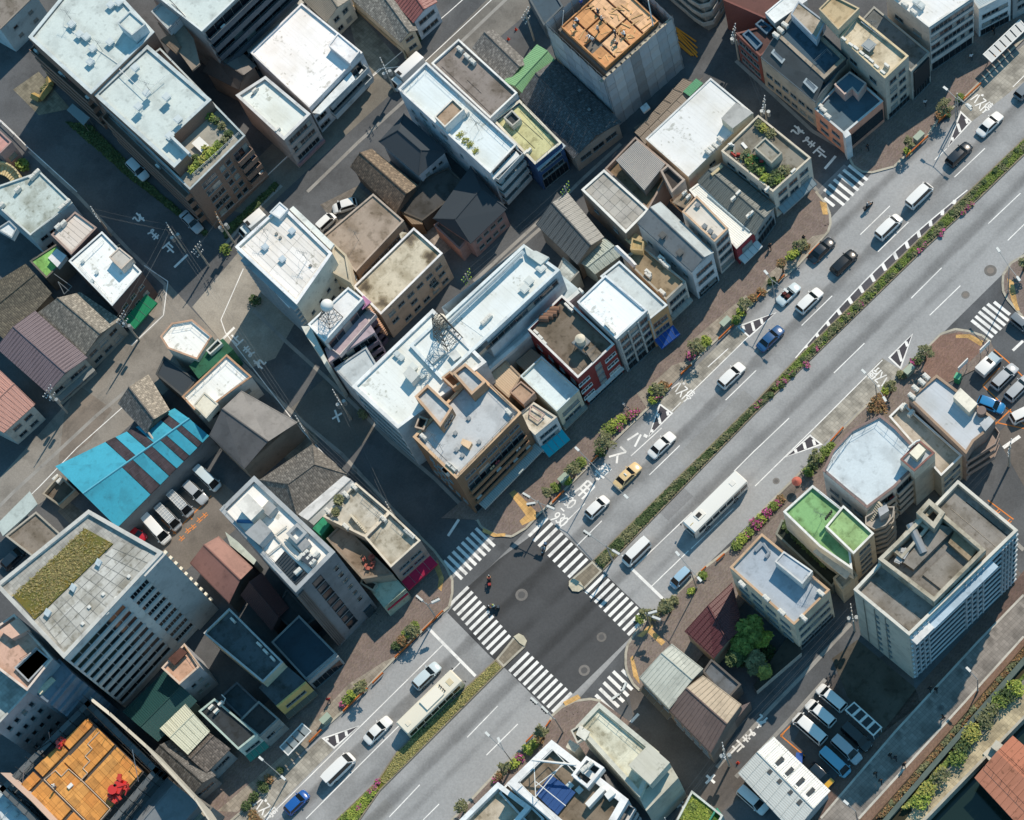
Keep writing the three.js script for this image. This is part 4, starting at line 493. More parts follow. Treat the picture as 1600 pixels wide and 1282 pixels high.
{ // orange-brown corner block
const b = bld('brown_corner_block', 'tall orange-brown tiled corner block with grey roof and banded balconies at the crossing', 'apartment building', 14.3, '744,580 814.8,645.5 713,748.6 645,683', { wall: '#80644c', wk: 'tile', roof: '#c2c7cb', cap: '#d9b692', par: .5, pt: .35, f: [[1, 'win', { rows: 2, cols: 5, y0: 9.6, fh: 2.1, w: 1.9, h: .9, mull: 1, m0: 1, m1: 1 }], [1, 'balc', { rows: 3, y0: 3.4, fh: 2.0, d: .5, ph: .8, m0: .8, m1: .9, n: 9, clutter: .8 }], [1, 'plate', { y0: 2.5, y1: 2.9, d: 1.6, m: mat('#b3bfc0', 'rib'), name: 'canopy', m0: 1 }], [1, 'shop', { h: 2.2, n: 9 }], [2, 'win', { rows: 4, cols: 5, y0: 2.6, fh: 2.6, w: .9, h: .9, mull: 0, skip: .3 }], [2, 'fins', { n: 8, y0: 12, y1: 13.2, w: .3, d: .35, m: WHITE, name: 'wall_lamp', m0: 6, m1: 2 }]] });
pent(b, '668,601 707,638 688,667 648,620', 2.6, { wall: '#9a7a60', roof: '#c5cacd', cap: '#cfae90', par: .6, pt: .3, f: [[1, 'win', { rows: 1, cols: 3, y0: .9, w: .8, h: .9, mull: 0 }]] }); pent(b, '727,568 759,597 737,617 707,583', 2.6, { wall: '#9a7a60', roof: '#c0c6ca', cap: '#cfae90', par: .6, pt: .3 }); pent(b, '690,590 703,580 722,597 708,607', 1.9, { n: 'stair_well', wall: '#c99b75', roof: '#a07a58', cap: '#cfae90', par: .9, pt: .22 }); pent(b, '655,650 669,655 662,672 648,668', 1, { n: 'stair_well', wall: '#8e7a6b', roof: '#2a2a2c', cap: '#b7a493', par: .6 });
railing(b, '765,600 808,643 717,738 660,683', {}); pent(b, '723,686 737,692 732,701 720,693', .9, { n: 'plant_box', wall: '#d9b48f', roof: '#e8c9a6', par: 0 }); vents(b, '713,702 722,711 711,676 732,653 748,690', { s: .6, c: '#9aa0a4' }); acs(b, '703,728 709,733 795,645 662,684', { a: -.9, big: 1 }); antenna(b, '692,706 680,690', .2);
}
{ // white block with ribbed ledges on the left crossing
const b = bld('white_corner_block', 'white corner block with stained panel roof and grey horizontal ledges down its street side', 'apartment building', 14.5, '440,319 519,396 463.5,476 367,386', { wall: '#c3c1b6', roof: '#e9e6e2', rk: 'spots', cap: '#f0f1f2', par: .45, pt: .4, f: [[2, 'louv', { n: 10, y0: 2.2, y1: 13.2, d: .8, h: .5, m: mat('#9aa3a8'), m0: 1.8, name: 'ledge' }], [2, 'band', { rows: 5, y0: 1.6, fh: 2.5, h: 1, n: 9, m0: 2 }], [1, 'win', { rows: 3, cols: 4, y0: 3, fh: 2.7, w: .7, h: .7, mull: 0, skip: .25 }]] });
slab(b, '369,390 372,396 451,481 458,476', 13.3, .3, mat('#e3e8ea'), 'balcony_roof'); roofGrid(b, '441,330 512,396 462,467 378,388', 2, 9, b.ry, [mat('#ece8e4', 'spots'), mat('#e4e0db', 'spots'), mat('#f1eeeb', 'spots')]); pent(b, '437,316 450,327 437,342 421,332', 1, { wall: '#dce0e2', roof: '#eef0f2', par: .1 }); slab(b, '452,327 510,384 516,390 522,382 458,322', 13.7, .4, mat('#dfe5e3'), 'parapet_ledge');
vents(b, '456,361 414,386 441,405', { s: 1, c: '#c5d3dc' }); antenna(b, '419,372 480,408', .5); vents(b, '437,370 431,364 484,414', { s: .45, c: '#8a8a86' });
const w = bld('beige_annex', 'narrow beige annex with small square windows behind the white corner block', 'apartment building', 11, '521,380 541,399 548,442 516,424', { wall: '#c9bda6', roof: '#c4bdac', par: .3, f: [[1, 'win', { rows: 3, cols: 2, y0: 1.5, fh: 2.3, w: .9, h: .7, mull: 0 }], [2, 'win', { rows: 3, cols: 2, y0: 1.5, fh: 2.3, w: .8, h: .6, mull: 0 }]] });
}
{ // stair tower building with radome
const b = bld('terraced_building', 'white terraced building with a round white dome on a lattice tower and pink stair', 'apartment building', 14, '544,449 567,467 507,534 481,507', { wall: '#d8dad8', roof: '#e9eaea', cap: '#eff1f0', par: .3, f: [[1, 'balc', { rows: 1, y0: 10.6, d: 2, ph: .9, m: mat('#d7c9c6'), n: 4, clutter: .2 }], [1, 'balc', { rows: 4, y0: 1.4, fh: 2.2, d: 1.4, m: mat('#4b4358'), n: 5, clutter: .6 }], [2, 'win', { rows: 2, cols: 1, y0: 3, fh: 3, w: 1.6, h: 1.4 }]] });
slab(b, '507,545 514,566 586,519 566,487', 10.8, 10.7, mat('#b5a5ae'), 'lower_storeys'); balconies(b, face(PL('507,545 514,566 586,519 566,487', 10.8), 1), { rows: 4, y0: 1.3, fh: 2.3, d: .6, ph: .9, m: mat('#5d556a'), n: 5, clutter: .7 }); part('portal', new B().prism(PL('472,512 486,512 512,566 508,572 500,556 480,528', 12.2), 0, 12.7, false), mat('#d5d5cb'), b);
const c = G(511, 478, 17.9), t = new B(), m = G(516, 496, 13.9); for (const [i, j] of [[-1, -1], [1, -1], [1, 1], [-1, 1]]) t.rod([m[0] + i * 1.3, 13.7, m[1] + j * 1.3], [c[0] + i * .4, 17.4, c[1] + j * .4], .05, 4); for (let k = 0; k < 4; k++) for (const [i, j, a, d] of [[-1, -1, 1, -1], [1, -1, 1, 1], [1, 1, -1, 1], [-1, 1, -1, -1]]) { const s = k / 4, e = (k + 1) / 4, p = (I, J, u) => [m[0] + (c[0] - m[0]) * u + I * (1.3 - .9 * u), 13.7 + 3.7 * u, m[1] + (c[1] - m[1]) * u + J * (1.3 - .9 * u)]; t.rod(p(i, j, s), p(a, d, e), .035, 4).rod(p(a, d, s), p(i, j, e), .035, 4); } part('lattice_tower', t, mat('#55504c', 'metal'), b); const dome = new THREE.SphereGeometry(.95, 20, 14); dome.translate(c[0], 18, c[1]); dome.translate(-b.position.x, 0, -b.position.z); part('dome', dome, WHITE, b);
const st = new B(), S0 = G(572, 478, 12), S1 = G(600, 522, 4); for (let i = 0; i < 16; i++) { const p = mix(S0, S1, i / 15); st.box(p[0], 12 - i * .5, p[1], .4, .08, 1.5, .35); } st.rod([S0[0], 12.9, S0[1]], [S1[0], 5.4, S1[1]], .05, 4); part('stair', st, mat('#d8a887', 'plain'), b); slab(b, '556,470 568,462 580,472 566,484', 12.4, .15, mat('#b980a8'), 'landing');
}
{ const b = bld('brown_roof_block', 'beige block with plain brown flat roof', 'apartment building', 7.2, '583,303 631,345 556,425 502,371', { wall: '#a3917e', roof: '#a5978a', rk: 'stain', cap: '#b3a598', par: .25, f: [[1, 'win', { rows: 2, cols: 5, y0: 1.5, fh: 2.6, w: 2, h: 1.1 }]] }); antenna(b, '560,376', .3);
const c = bld('beige_roof_block', 'beige apartment block with cream roof scorched dark at its corners', 'apartment building', 8.4, '646.5,356 691.6,396 595,491.6 552,448', { wall: '#a8907e', roof: '#cfc6b2', rk: 'stain', cap: '#f1efee', par: .4, pt: .25, f: [[1, 'win', { rows: 3, cols: 6, y0: 1, fh: 2.4, w: 1.2, h: .9, mull: 1, skip: .25 }], [1, 'balc', { rows: 1, y0: 2.6, d: .6, m0: 9, m1: 2.6, ph: .6, n: 2 }], [0, 'win', { rows: 2, cols: 2, y0: 2, fh: 2.6, w: 1, h: 1 }]] });
for (const [p, a] of [['640,364 655,372 648,382 634,380 628,372', 0], ['668,392 684,396 678,404 666,410 660,402', 0], ['598,482 606,474 604,466 590,468 586,478', 0], ['560,446 574,436 580,446 572,456 564,456', 0]]) [[1.25, '#bcb29e'], [1, '#a0957f'], [.72, '#837867'], [.45, '#6a6053']].forEach(([k, col], i) => { const q = blob(PL(p, c.ry), 24), m = cen(q); part('stain', new B().poly(q.map(e => mix(m, e, k)), c.ry + .004 + i * .004), mat(col, 'stain'), c); }); }
function blob(P, n) { const c = cen(P), o = []; for (let i = 0; i < n; i++) { const a = i / n * 6.283, r = P.map(p => dist(p, c)).reduce((s, x) => s + x) / P.length * (1 + .25 * Math.sin(a * 3 + c[0]) + .18 * Math.sin(a * 5 + c[1])); o.push([c[0] + Math.cos(a) * r, c[1] + Math.sin(a) * r]); } return o; }
bld('pale_annex', 'low pale flat-roofed annex between the terraced building and the long pale roof', 'annex', 9.5, '572,542 590,572 556,612 522,576', { wall: '#a9b0b5', roof: '#c3cdd2', par: .2 });
bld('dark_hip_house', 'house with dark hipped roof standing in the shade of the slim white apartments', 'house', 6.4, '631,182 693,236 654,270 596,220', { wall: '#aeb2b8', roof: '#3f4850', rk: 'matt', gable: 0, rise: 1.5, hip: .22, f: [[1, 'win', { rows: 2, cols: 3, y0: 1.3, fh: 2.6, w: .7, h: .7, mull: 0 }]] });
bld('brown_tiled_house', 'house with long brown tiled gable roof beside the dark hipped house', 'house', 5, '580,236 648,290 618.6,327.5 551,260', { wall: '#5c5148', roof: '#6d5f52', rk: 'kaw', gable: 0, rise: 1.2, off: .45, roof2: mat('#8f7d68', 'kaw') });
bld('shaded_house', 'large dark slate-roofed house with pink side wall by the narrow lane', 'house', 5.6, '735,265 787,326 735,376 681,340', { wall: '#8d726e', roof: '#3a434b', rk: 'matt', gable: 1, rise: 1.6, hip: .15, f: [[1, 'win', { rows: 2, cols: 4, y0: 1.2, fh: 2.3, w: 1, h: .8, mull: 0 }]] });
bld('pink_wing', 'low wing with dark roof and pink parapet below the slate-roofed house', 'house', 4, '700,335 738,365 718,390 678,352', { wall: '#8f7470', roof: '#6e6560', par: .4 });
bld('shaded_shed', 'dark flat shed roof between the brown tiled house and the lane', 'shed', 3.6, '660,280 700,262 730,290 660,345 625,330', { wall: '#4b4742', roof: '#4a4a4a', rk: 'stain', par: .1 });
bld('brown_ribbed_lean_to', 'brown corrugated lean-to beside the plain brown flat roof', 'shed', 3.4, '640,312 652,322 660,350 644,350 622,326', { wall: '#6d5a47', roof: '#8d7860', rk: 'rib', par: 0 });
bld('slate_gabled_house', 'house with dark ribbed slate roof and pale rear slope near the long pale roof', 'house', 6.2, '886,305 939,370 902,408 842,350', { wall: '#7d7268', roof: '#5b5f61', rk: 'rib', gable: 0, rise: 1.2, off: .45, seam: .9, roof2: mat('#9b9a95', 'rib') });
bld('metal_sheds', 'pale green ribbed metal shed roof squeezed behind the white-roofed shops', 'shed', 4.6, '944,376 966,398 930,424 908,408', { wall: '#9aa4a0', roof: '#bfcac2', rk: 'rib', gable: 1, rise: .7, off: .4, seam: .9 });
bld('link_roof', 'small pale tiled roof between the long wing and the slate house', 'shed', 5, '880,402 905,425 885,448 868,428', { wall: '#9a9a94', roof: '#c9cfcb', rk: 'slab', par: .1 });
{ // red brick with tank on the roof
const b = bld('red_brick_building', 'dark red tiled shop building with brown roof carrying a water tank on a steel stand', 'shop house', 10.2, '878,461 960,538 903,591 824,514', { wall: '#7a2a2c', wk: 'tile', roof: '#7d7367', rk: 'stain', cap: '#e5e4e2', par: .7, pt: .25, f: [[1, 'win', { rows: 3, cols: 1, y0: 2.6, fh: 2.4, w: 2, h: .8, mull: 2, m0: .4, m1: 6.1, fr: WHITE }], [1, 'win', { rows: 3, cols: 1, y0: 2.6, fh: 2.4, w: 2, h: .8, mull: 2, m0: 5, m1: .4, fr: WHITE }], [1, 'win', { rows: 4, cols: 1, y0: 2, fh: 1.9, w: 1.1, h: 1.4, mull: 0, m0: 3.4, m1: 3.4, curt: 1 }], [1, 'awn', { y: 2.3, d: .45, drop: .25, val: .2, m: mat('#c3c8c8', 'matt') }], [1, 'shop', { h: 1.6 }], [2, 'win', { rows: 2, cols: 4, y0: 3, fh: 3, w: 1, h: .9 }]] });
const t = G(907, 531, 12), q = new B(); for (const [i, j] of [[-1, -1], [1, -1], [1, 1], [-1, 1]]) q.rod([t[0] + i * .8, 9.4, t[1] + j * .8], [t[0] + i * .7, 11.2, t[1] + j * .7], .06, 4); q.box(t[0], 11.1, t[1], 1.9, .1, 1.9); part('tank_stand', q, GREY, b); const k = new B(); k.rod([t[0], 11.2, t[1]], [t[0], 12.4, t[1]], .75, 14).rod([t[0], 12.4, t[1]], [t[0], 12.7, t[1]], .75, 14, .2); part('water_tank', k, mat('#ded5c0', 'plain'), b);
slab(b, '912,545 922,536 940,552 926,566', 10.4, .3, mat('#8c8378', 'stain'), 'platform'); railing(b, '893,535 915,553 930,540', { y: 10.5 }); acs(b, '838,520 845,528 851,536 886,478 892,484', { a: .8 }); for (const [x, y] of [[850, 498], [857, 494], [863, 490], [867, 484]]) { const p = G(x, y, 10); place('storage_drum', cached('drum', () => new B().rod([-.7, .5, 0], [.7, .5, 0], .5, 12).geo()), mat('#8a6a58', 'stain'), b, p[0], 9.5, p[1], -.9); }
}
{ const b = bld('white_top_offices', 'grey office shop with brilliant white roof and gridded window front', 'office building', 12, '946,430 1012,485 963,530 902,472', { wall: '#a9adab', roof: '#eef3f6', rk: 'spots', cap: '#e3e9ec', par: .3, f: [[1, 'win', { rows: 4, cols: 3, y0: 2.4, fh: 2.35, w: 1.9, h: 1.4, mull: 2 }], [1, 'fins', { n: 4, y0: 1, y1: 11.6, d: .25, w: .25, m: mat('#b9bdbb') }], [1, 'shop', { h: 1.8 }]] }); acs(b, '908,455 949,509 954,514 958,519', { a: -.9 }); pipes(b, '946,434 1004,484', .08, mat('#b5cfe0', 'plain'), .2);
const c = bld('orange_tiled_shop', 'tan tiled shop with pale grey roof and bright blue awning', 'shop', 9.6, '968,408 1043,477 1013,501 938,432', { wall: '#b08a62', wk: 'tile', roof: '#c9d3d6', cap: '#dfe6e8', par: .3, f: [[1, 'win', { rows: 2, cols: 2, y0: 3.4, fh: 2.6, w: 1.3, h: 1.4 }], [1, 'awn', { y: 2.8, d: 1.5, drop: .8, m: mat('#1f4f9e', 'matt'), n: 5 }]] }); }
{ const b = bld('terrace_shop', 'narrow shop with tan and dark roof terrace holding white air conditioners', 'shop', 7.6, '1003,384 1071.7,440 1041,469 973,403', { wall: '#b5b5ae', roof: '#97876f', rk: 'stain', cap: '#a9a69c', par: .4, f: [[1, 'band', { rows: 2, y0: 2.6, fh: 2.4, h: 1.2, n: 4 }], [1, 'awn', { y: 2.4, d: .6, drop: .3, m: mat('#a3a8a4', 'matt') }]] }); acs(b, '1013,427 1013,431 1035,458 1036,410 1042,416 1034,405', { a: -.9, big: 1 }); part('duct', new B().path(PL('962,386 985,408 992,416', 8).map(p => [p[0], 8, p[1]]), .4, 4), mat('#dfe3e6', 'plain'), b); pent(b, '988,372 1006,378 1004,392 985,390', 1.6, { wall: '#bfa678', roof: '#bda87a', rk: 'stain' }); }
{ const b = bld('blue_white_shop', 'shop with pale blue roof in half shade beside the red tiled building', 'shop', 7.6, '846,557 904.6,609.6 870,643 813,588', { wall: '#c4bda8', roof: '#dcebf0', cap: '#d3e2e6', par: .5, pt: .15, f: [[1, 'win', { rows: 2, cols: 2, y0: 2.4, fh: 2.2, w: 1.5, h: 1 }], [1, 'awn', { y: 2.2, d: .6, drop: .3, m: mat('#8f9089', 'matt') }]] });
bld('ribbed_lean_to', 'dim ribbed lean-to roof with an orange cloth behind the pale blue roof', 'shed', 4.6, '830,545 846,557 822,580 806,566', { wall: '#8a8478', roof: '#a59f92', rk: 'rib', par: 0 });
const c = bld('beige_metal_roof', 'building with beige ribbed metal roof behind the cyan-awning shop', 'shop house', 7.2, '790,563 815,588 795,622 757,588', { wall: '#a5937e', roof: '#cdb79c', rk: 'rib', par: .1 }); pent(b, '814,596 836,614 818,632 796,612', 2, { n: 'roof_room', y0: 6.4, wall: '#ab9282', roof: '#b59c88', rk: 'stain', par: .2 });
const d = bld('cyan_awning_shop', 'white shop with cluttered white roof and bright cyan awning', 'shop', 7.2, '834,629 870,652 836,680 806,650', { wall: '#ccd3d4', roof: '#dcd8cc', rk: 'stain', cap: '#dcd6c8', par: .3, f: [[1, 'band', { rows: 2, y0: 2.7, fh: 2, h: .9, n: 3, m0: .5, m1: .5 }], [1, 'awn', { y: 2.6, d: 1.6, drop: 1, m: mat('#23b3cb', 'matt'), n: 4 }]] }); const p = new B(), P = PL('830,636 852,650 842,660 828,650', 7).map(a => [a[0], 7.4, a[1]]); p.path([...P, P[0]], .1, 5); part('roof_frame', p, mat('#c9b0a8', 'plain'), d); }
// ---------------------------------------------------------------- west side
{ const b = bld('grey_blue_roof_building', 'building with grey-green flat roof edged by white boxes at the left edge', 'office building', 7.5, '62,268 113,317 47,368 -30,300', { wall: '#a5b3b8', roof: '#c3cfcc', rk: 'stain', cap: '#cbd2d0', par: .3, f: [[1, 'win', { rows: 2, cols: 4, y0: 1.6, fh: 2.6, w: 1.2, h: 1 }]] }); acs(b, '51,277 58,270 28,297 2,322 97,325 106,317', { a: .2, big: 1 }); railing(b, '49,366 92,331', {}); pent(b, '14,345 26,357 18,372 -6,358', 1.2, { n: 'roof_room', wall: '#9fa8ac', roof: '#dce2e4', par: .3 });
const c = bld('pink_roof_building', 'building with pale pink panelled roof between the grey-green roof and the white one', 'office building', 7.5, '117,331 151,356 111,398 79.5,367', { wall: '#6d5f5e', roof: '#d8cfc6', cap: '#a58f86', par: .3 }); roofGrid(c, '117,334 147,357 111,393 83,367', 1, 6, c.ry, [mat('#dad1c9', 'spots'), mat('#d3c9c0', 'spots')]); acs(c, '91,355 99,350', { a: .3, big: 1 });
const d = bld('white_roof_house', 'white-roofed corner house with small beige stair head and green awning', 'shop house', 8, '159,362 221,425 175,478 107,408', { wall: '#5c4a46', roof: '#eef2f2', rk: 'spots', cap: '#e6eaea', par: .3, f: [[1, 'win', { rows: 2, cols: 3, y0: 2.5, fh: 2.3, w: 1, h: .9 }], [1, 'awn', { y: 2.8, d: 2, drop: .8, m: mat('#1f8a60', 'matt'), m1: 1.5 }], [0, 'awn', { y: 2.8, d: 1, drop: .8, m: mat('#1f8a60', 'matt'), m0: 10 }]] }); pent(d, '186,387 207,404 189,421 170,402', 1.6, { wall: '#cdbfb2', roof: '#c3bfb8', par: .1 }); railing(d, '127,408 160,376', { h: .7, m: WHITE }); railing(d, '123,412 173,468', { h: .5, m: WHITE }); vents(d, '150,425 143,438 128,408', { s: .6 });
const e = bld('green_roof_annex', 'low annex with bright green roof and a white box', 'annex', 4.6, '87,382 106,403 72,435 46,408', { wall: '#6e6a62', roof: '#8cc46f', rk: 'stain', par: .15 }); pent(e, '88,389 103,400 89,417 75,403', 1.1, { n: 'roof_box', wall: '#cfd0ce', roof: '#eeeef0', par: .05 }); pipes(e, '84,428 112,448 100,460 90,440 108,455', .06, GREY, .4); }
bld('brown_tiled_roof', 'wide house with weathered brown tiled roof at the left edge', 'house', 5.5, '38,416 76,458 10,530 -50,470', { wall: '#6a6258', roof: '#6b6455', rk: 'kaw', gable: 1, rise: 1.4 });
bld('grey_tiled_house', 'house with pale grey flat tiles and two slopes beside the green awning corner', 'house', 5.4, '124,460 183,500 127,557 62,490', { wall: '#8e8a82', roof: '#8b857b', rk: 'kaw', gable: 0, rise: 1.3, off: .45, roof2: mat('#a09a8e', 'kaw') , f: [[1, 'win', { rows: 2, cols: 3, y0: .9, fh: 2.4, w: 1.5, h: 1 }]] });
bld('purple_ribbed_house', 'house with dull purple ribbed metal roof and grey street front', 'house', 6, '54,490 131,559 74,610 -2,543', { wall: '#9a9890', roof: '#7a6c72', rk: 'rib', gable: 0, rise: .9, seam: .62, f: [[1, 'win', { rows: 2, cols: 4, y0: .9, fh: 2.6, w: 1.6, h: 1 }], [1, 'plate', { y0: 2.6, y1: 2.8, d: 1, m: mat('#8a8d8b'), name: 'canopy' }]] });
bld('salmon_tiled_house', 'house with salmon pink ribbed roof at the left edge', 'house', 6, '-2,583 49,632 5,672 -60,640', { wall: '#a6a9a4', roof: '#c9988a', rk: 'rib', gable: 1, rise: 1.2, seam: .6, f: [[1, 'win', { rows: 2, cols: 2, y0: 1, fh: 2.5, w: 1.4, h: .9 }]] });
{ const b = bld('brown_flat_block', 'brown flat roof with pale side wall in the top left corner', 'office building', 7, '0,-60 55,-8 0,46 -80,0', { wall: '#b3c0c3', roof: '#8a837c', rk: 'stain', cap: '#8f8880', par: .2, f: [[1, 'win', { rows: 2, cols: 2, y0: 2, fh: 2.4, w: .8, h: .7, mull: 0 }]] }); }
{ const b = bld('pink_block', 'low block with pink flat roof at the left edge by the shaded street', 'office building', 5, '0,205 18,222 0,240 -30,215', { wall: '#a58a86', roof: '#c99a93', par: .3, f: [[1, 'win', { rows: 1, cols: 1, y0: 1.6, w: 1.4, h: 1.1 }]] });
const c = G(2, 278, 3), st = thing('curved_stair', 'cream curved outdoor stair at the left edge below the pink roof', 'stair', [c[0], 0, c[1]]); const q = new B(); for (let i = 0; i < 18; i++) { const a = -1.9 + i * .17, r = 2.6; q.box(c[0] - 1 + Math.cos(a) * r, 3.4 - i * .18, c[1] + Math.sin(a) * r, 1.7, .16, .6, -a); } part('step', q, mat('#d3bf93'), st); const w = new B(); for (let i = 0; i < 17; i++) { const a = -1.9 + i * .17, e = a + .17, p = (t, r) => [c[0] - 1 + Math.cos(t) * r, c[1] + Math.sin(t) * r]; w.prism([p(a, 3.4), p(e, 3.4), p(e, 3.65), p(a, 3.65)], 0, 4.3 - i * .17, false); } part('stair_wall', w, mat('#d9c79c'), st); const g = thing('garden_shrub', 'bright green shrub beside the cream curved stair', 'shrub', [G(38, 262)[0], 0, G(38, 262)[1]]); part('foliage', plantGeo([[0, .9, 0, 1, .9, 1.2]], 200, .25, GREENS.mid), LEAF, g).userData.at = 0; }
{ // octagonal white roof and its green terrace
const b = bld('octagonal_roof_house', 'corner house with eight-sided railed white roof and dark green terrace', 'house', 6.6, '300,499.5 331,526 308,562 262,545 250,526 268,505', { wall: '#c9c4b8', roof: '#eeeeea', rk: 'spots', cap: '#c39f86', par: .35, f: [[0, 'win', { rows: 2, cols: 2, y0: 1, fh: 2.5, w: 1, h: 1 }]] }); railing(b, '270,508 299,503 327,526', { m: WHITE }); slab(b, '250,526 262,517 276,530 264,545', 6, .4, mat('#dcd8d2'), 'balcony'); slab(b, '295,572 322,546 348,529 364,546 310,592', 5.6, 5.5, mat('#2f6a50', 'stain'), 'terrace'); pent(b, '322,548 340,530 347,537 328,554', .8, { n: 'roof_light', y0: 5.6, wall: '#cfd0c8', roof: '#23312c', par: .3 });
const c = bld('railed_roof_house', 'house with white railed roof and a cream stair head above the dark gable', 'house', 6.8, '354,554 393,589 311,649 284,620', { wall: '#b9bcb8', roof: '#eef0ee', rk: 'spots', cap: '#c49a78', par: .35, f: [[1, 'win', { rows: 1, cols: 3, y0: 3.4, w: 1.4, h: 1 }]] }); railing(c, '290,618 354,558 388,588 316,644', { m: GREY }); pent(c, '319,613 341,632 322,654 302,634', 1.4, { wall: '#cfc9ba', roof: '#e3ddcb', par: .08 }); }
bld('dark_flat_shed', 'dark flat shed roof behind the blue metal roof', 'shed', 4.6, '256,557 307,594 285,620 243,585', { wall: '#4a4c4c', roof: '#3c444b', rk: 'matt', par: .1 });
bld('silver_tiled_house', 'small house with silver-brown tiled gable above the blue metal roof', 'house', 6.6, '230,590 260,640 228,672 188,630', { wall: '#5e5a54', roof: '#72706d', rk: 'kaw', gable: 0, rise: 1.2, off: .55, roof2: mat('#a79c8c', 'kaw') });
{ // bright blue roof with dark strips, strip by strip
const h = 5.2, poly = PL('273,638 327,681 183,825 86,729', h), c = cen(poly), b = thing('blue_roof_workshop', 'workshop with bright blue metal roof crossed by dark strips', 'workshop', [c[0], 0, c[1]]), bl = mat('#3fa9c4', 'paint'), bl2 = mat('#2f9bb6', 'paint'), dk = mat('#4a4249', 'slab'), W = poly[3], N = poly[0], S = poly[2], E2 = poly[1]; part('wall', new B().side(poly, 0, h - .1), mat('#77828a'), b);
const Rw = mix(W, S, .5), Rn = mix(N, E2, .5), Y = h + 1.3, strips = [[0, .42, 0], [.42, .50, 1], [.50, .60, 0], [.60, .67, 1], [.67, .85, 0], [.85, .92, 1], [.92, 1, 0]], strips2 = [[0, .36, 0], [.36, .46, 1], [.46, .56, 0], [.56, .64, 1], [.64, .72, 0], [.72, .78, 1], [.78, .87, 0], [.87, .92, 1], [.92, 1, 0]];
for (const [A, C, list, m] of [[W, N, strips, bl], [S, E2, strips2, bl2]]) for (const [t0, t1, d] of list) { const g = .012, e0 = mix(A, C, t0 + (t0 ? g / 5 : 0)), e1 = mix(A, C, t1 - g / 5), r0 = mix(Rw, Rn, t0), r1 = mix(Rw, Rn, t1 - g / 5), y = d ? .05 : 0, q = new B(); const up = A === W; const f = (a, bb, cc, dd) => up ? q.quad(a, dd, cc, bb) : q.quad(a, bb, cc, dd); f([e0[0], h + y, e0[1]], [e1[0], h + y, e1[1]], [r1[0], Y + y, r1[1]], [r0[0], Y + y, r0[1]]); part('roof_panel', q, d ? dk : m, b); if (d) for (let k = 1; k < 5; k++) { const p = mix(mix(e0, r0, k / 5), mix(e1, r1, k / 5), 0), p2 = mix(e1, r1, k / 5), yy = h + (Y - h) * k / 5 + .07; part('batten', new B().rod([p[0], yy, p[1]], [p2[0], yy, p2[1]], .03, 4), mat('#6a6268', 'plain'), b); } }
part('ridge', new B().rod([Rw[0], Y + .03, Rw[1]], [Rn[0], Y + .03, Rn[1]], .16, 6), mat('#62bcd4', 'plain'), b); const ew = new B(); ew.tri([W[0], h - .1, W[1]], [S[0], h - .1, S[1]], [Rw[0], Y - .02, Rw[1]]); part('gable_wall', ew, mat('#77828a'), b); const sp = new B(); const a1 = G(226, 668, Y), a2 = G(248, 700, 6); sp.rod([a1[0], Y, a1[1]], [a2[0], 5.9, a2[1]], .15, 5); part('flue', sp, mat('#cfc0ae', 'plain'), b);
}
bld('dark_grey_gable', 'house with large matt dark grey gable roof beside the parked vans', 'house', 6.2, '377,612 462,660 381,731 328,680', { wall: '#7c746a', roof: '#5d5d5f', rk: 'paint', gable: 0, rise: 1.5, off: .5, over: .15, roof2: mat('#8b8987', 'paint') });
bld('tiled_hip_house', 'old house with weathered grey hipped tile roof', 'house', 5.2, '487,700 537,742 465,800 413,750', { wall: '#6f5f54', roof: '#827e78', rk: 'kaw', gable: 1, rise: 1.7, hip: .25, over: .5 });
bld('white_lean_to', 'long white sloping metal lean-to beside the old hipped tile roof', 'shed', 5.2, '534,741 556,756 490,821 464,803', { wall: '#b5b5b2', roof: '#d9dcde', rk: 'paint', gable: 1, rise: .6, off: .3, over: 0 });
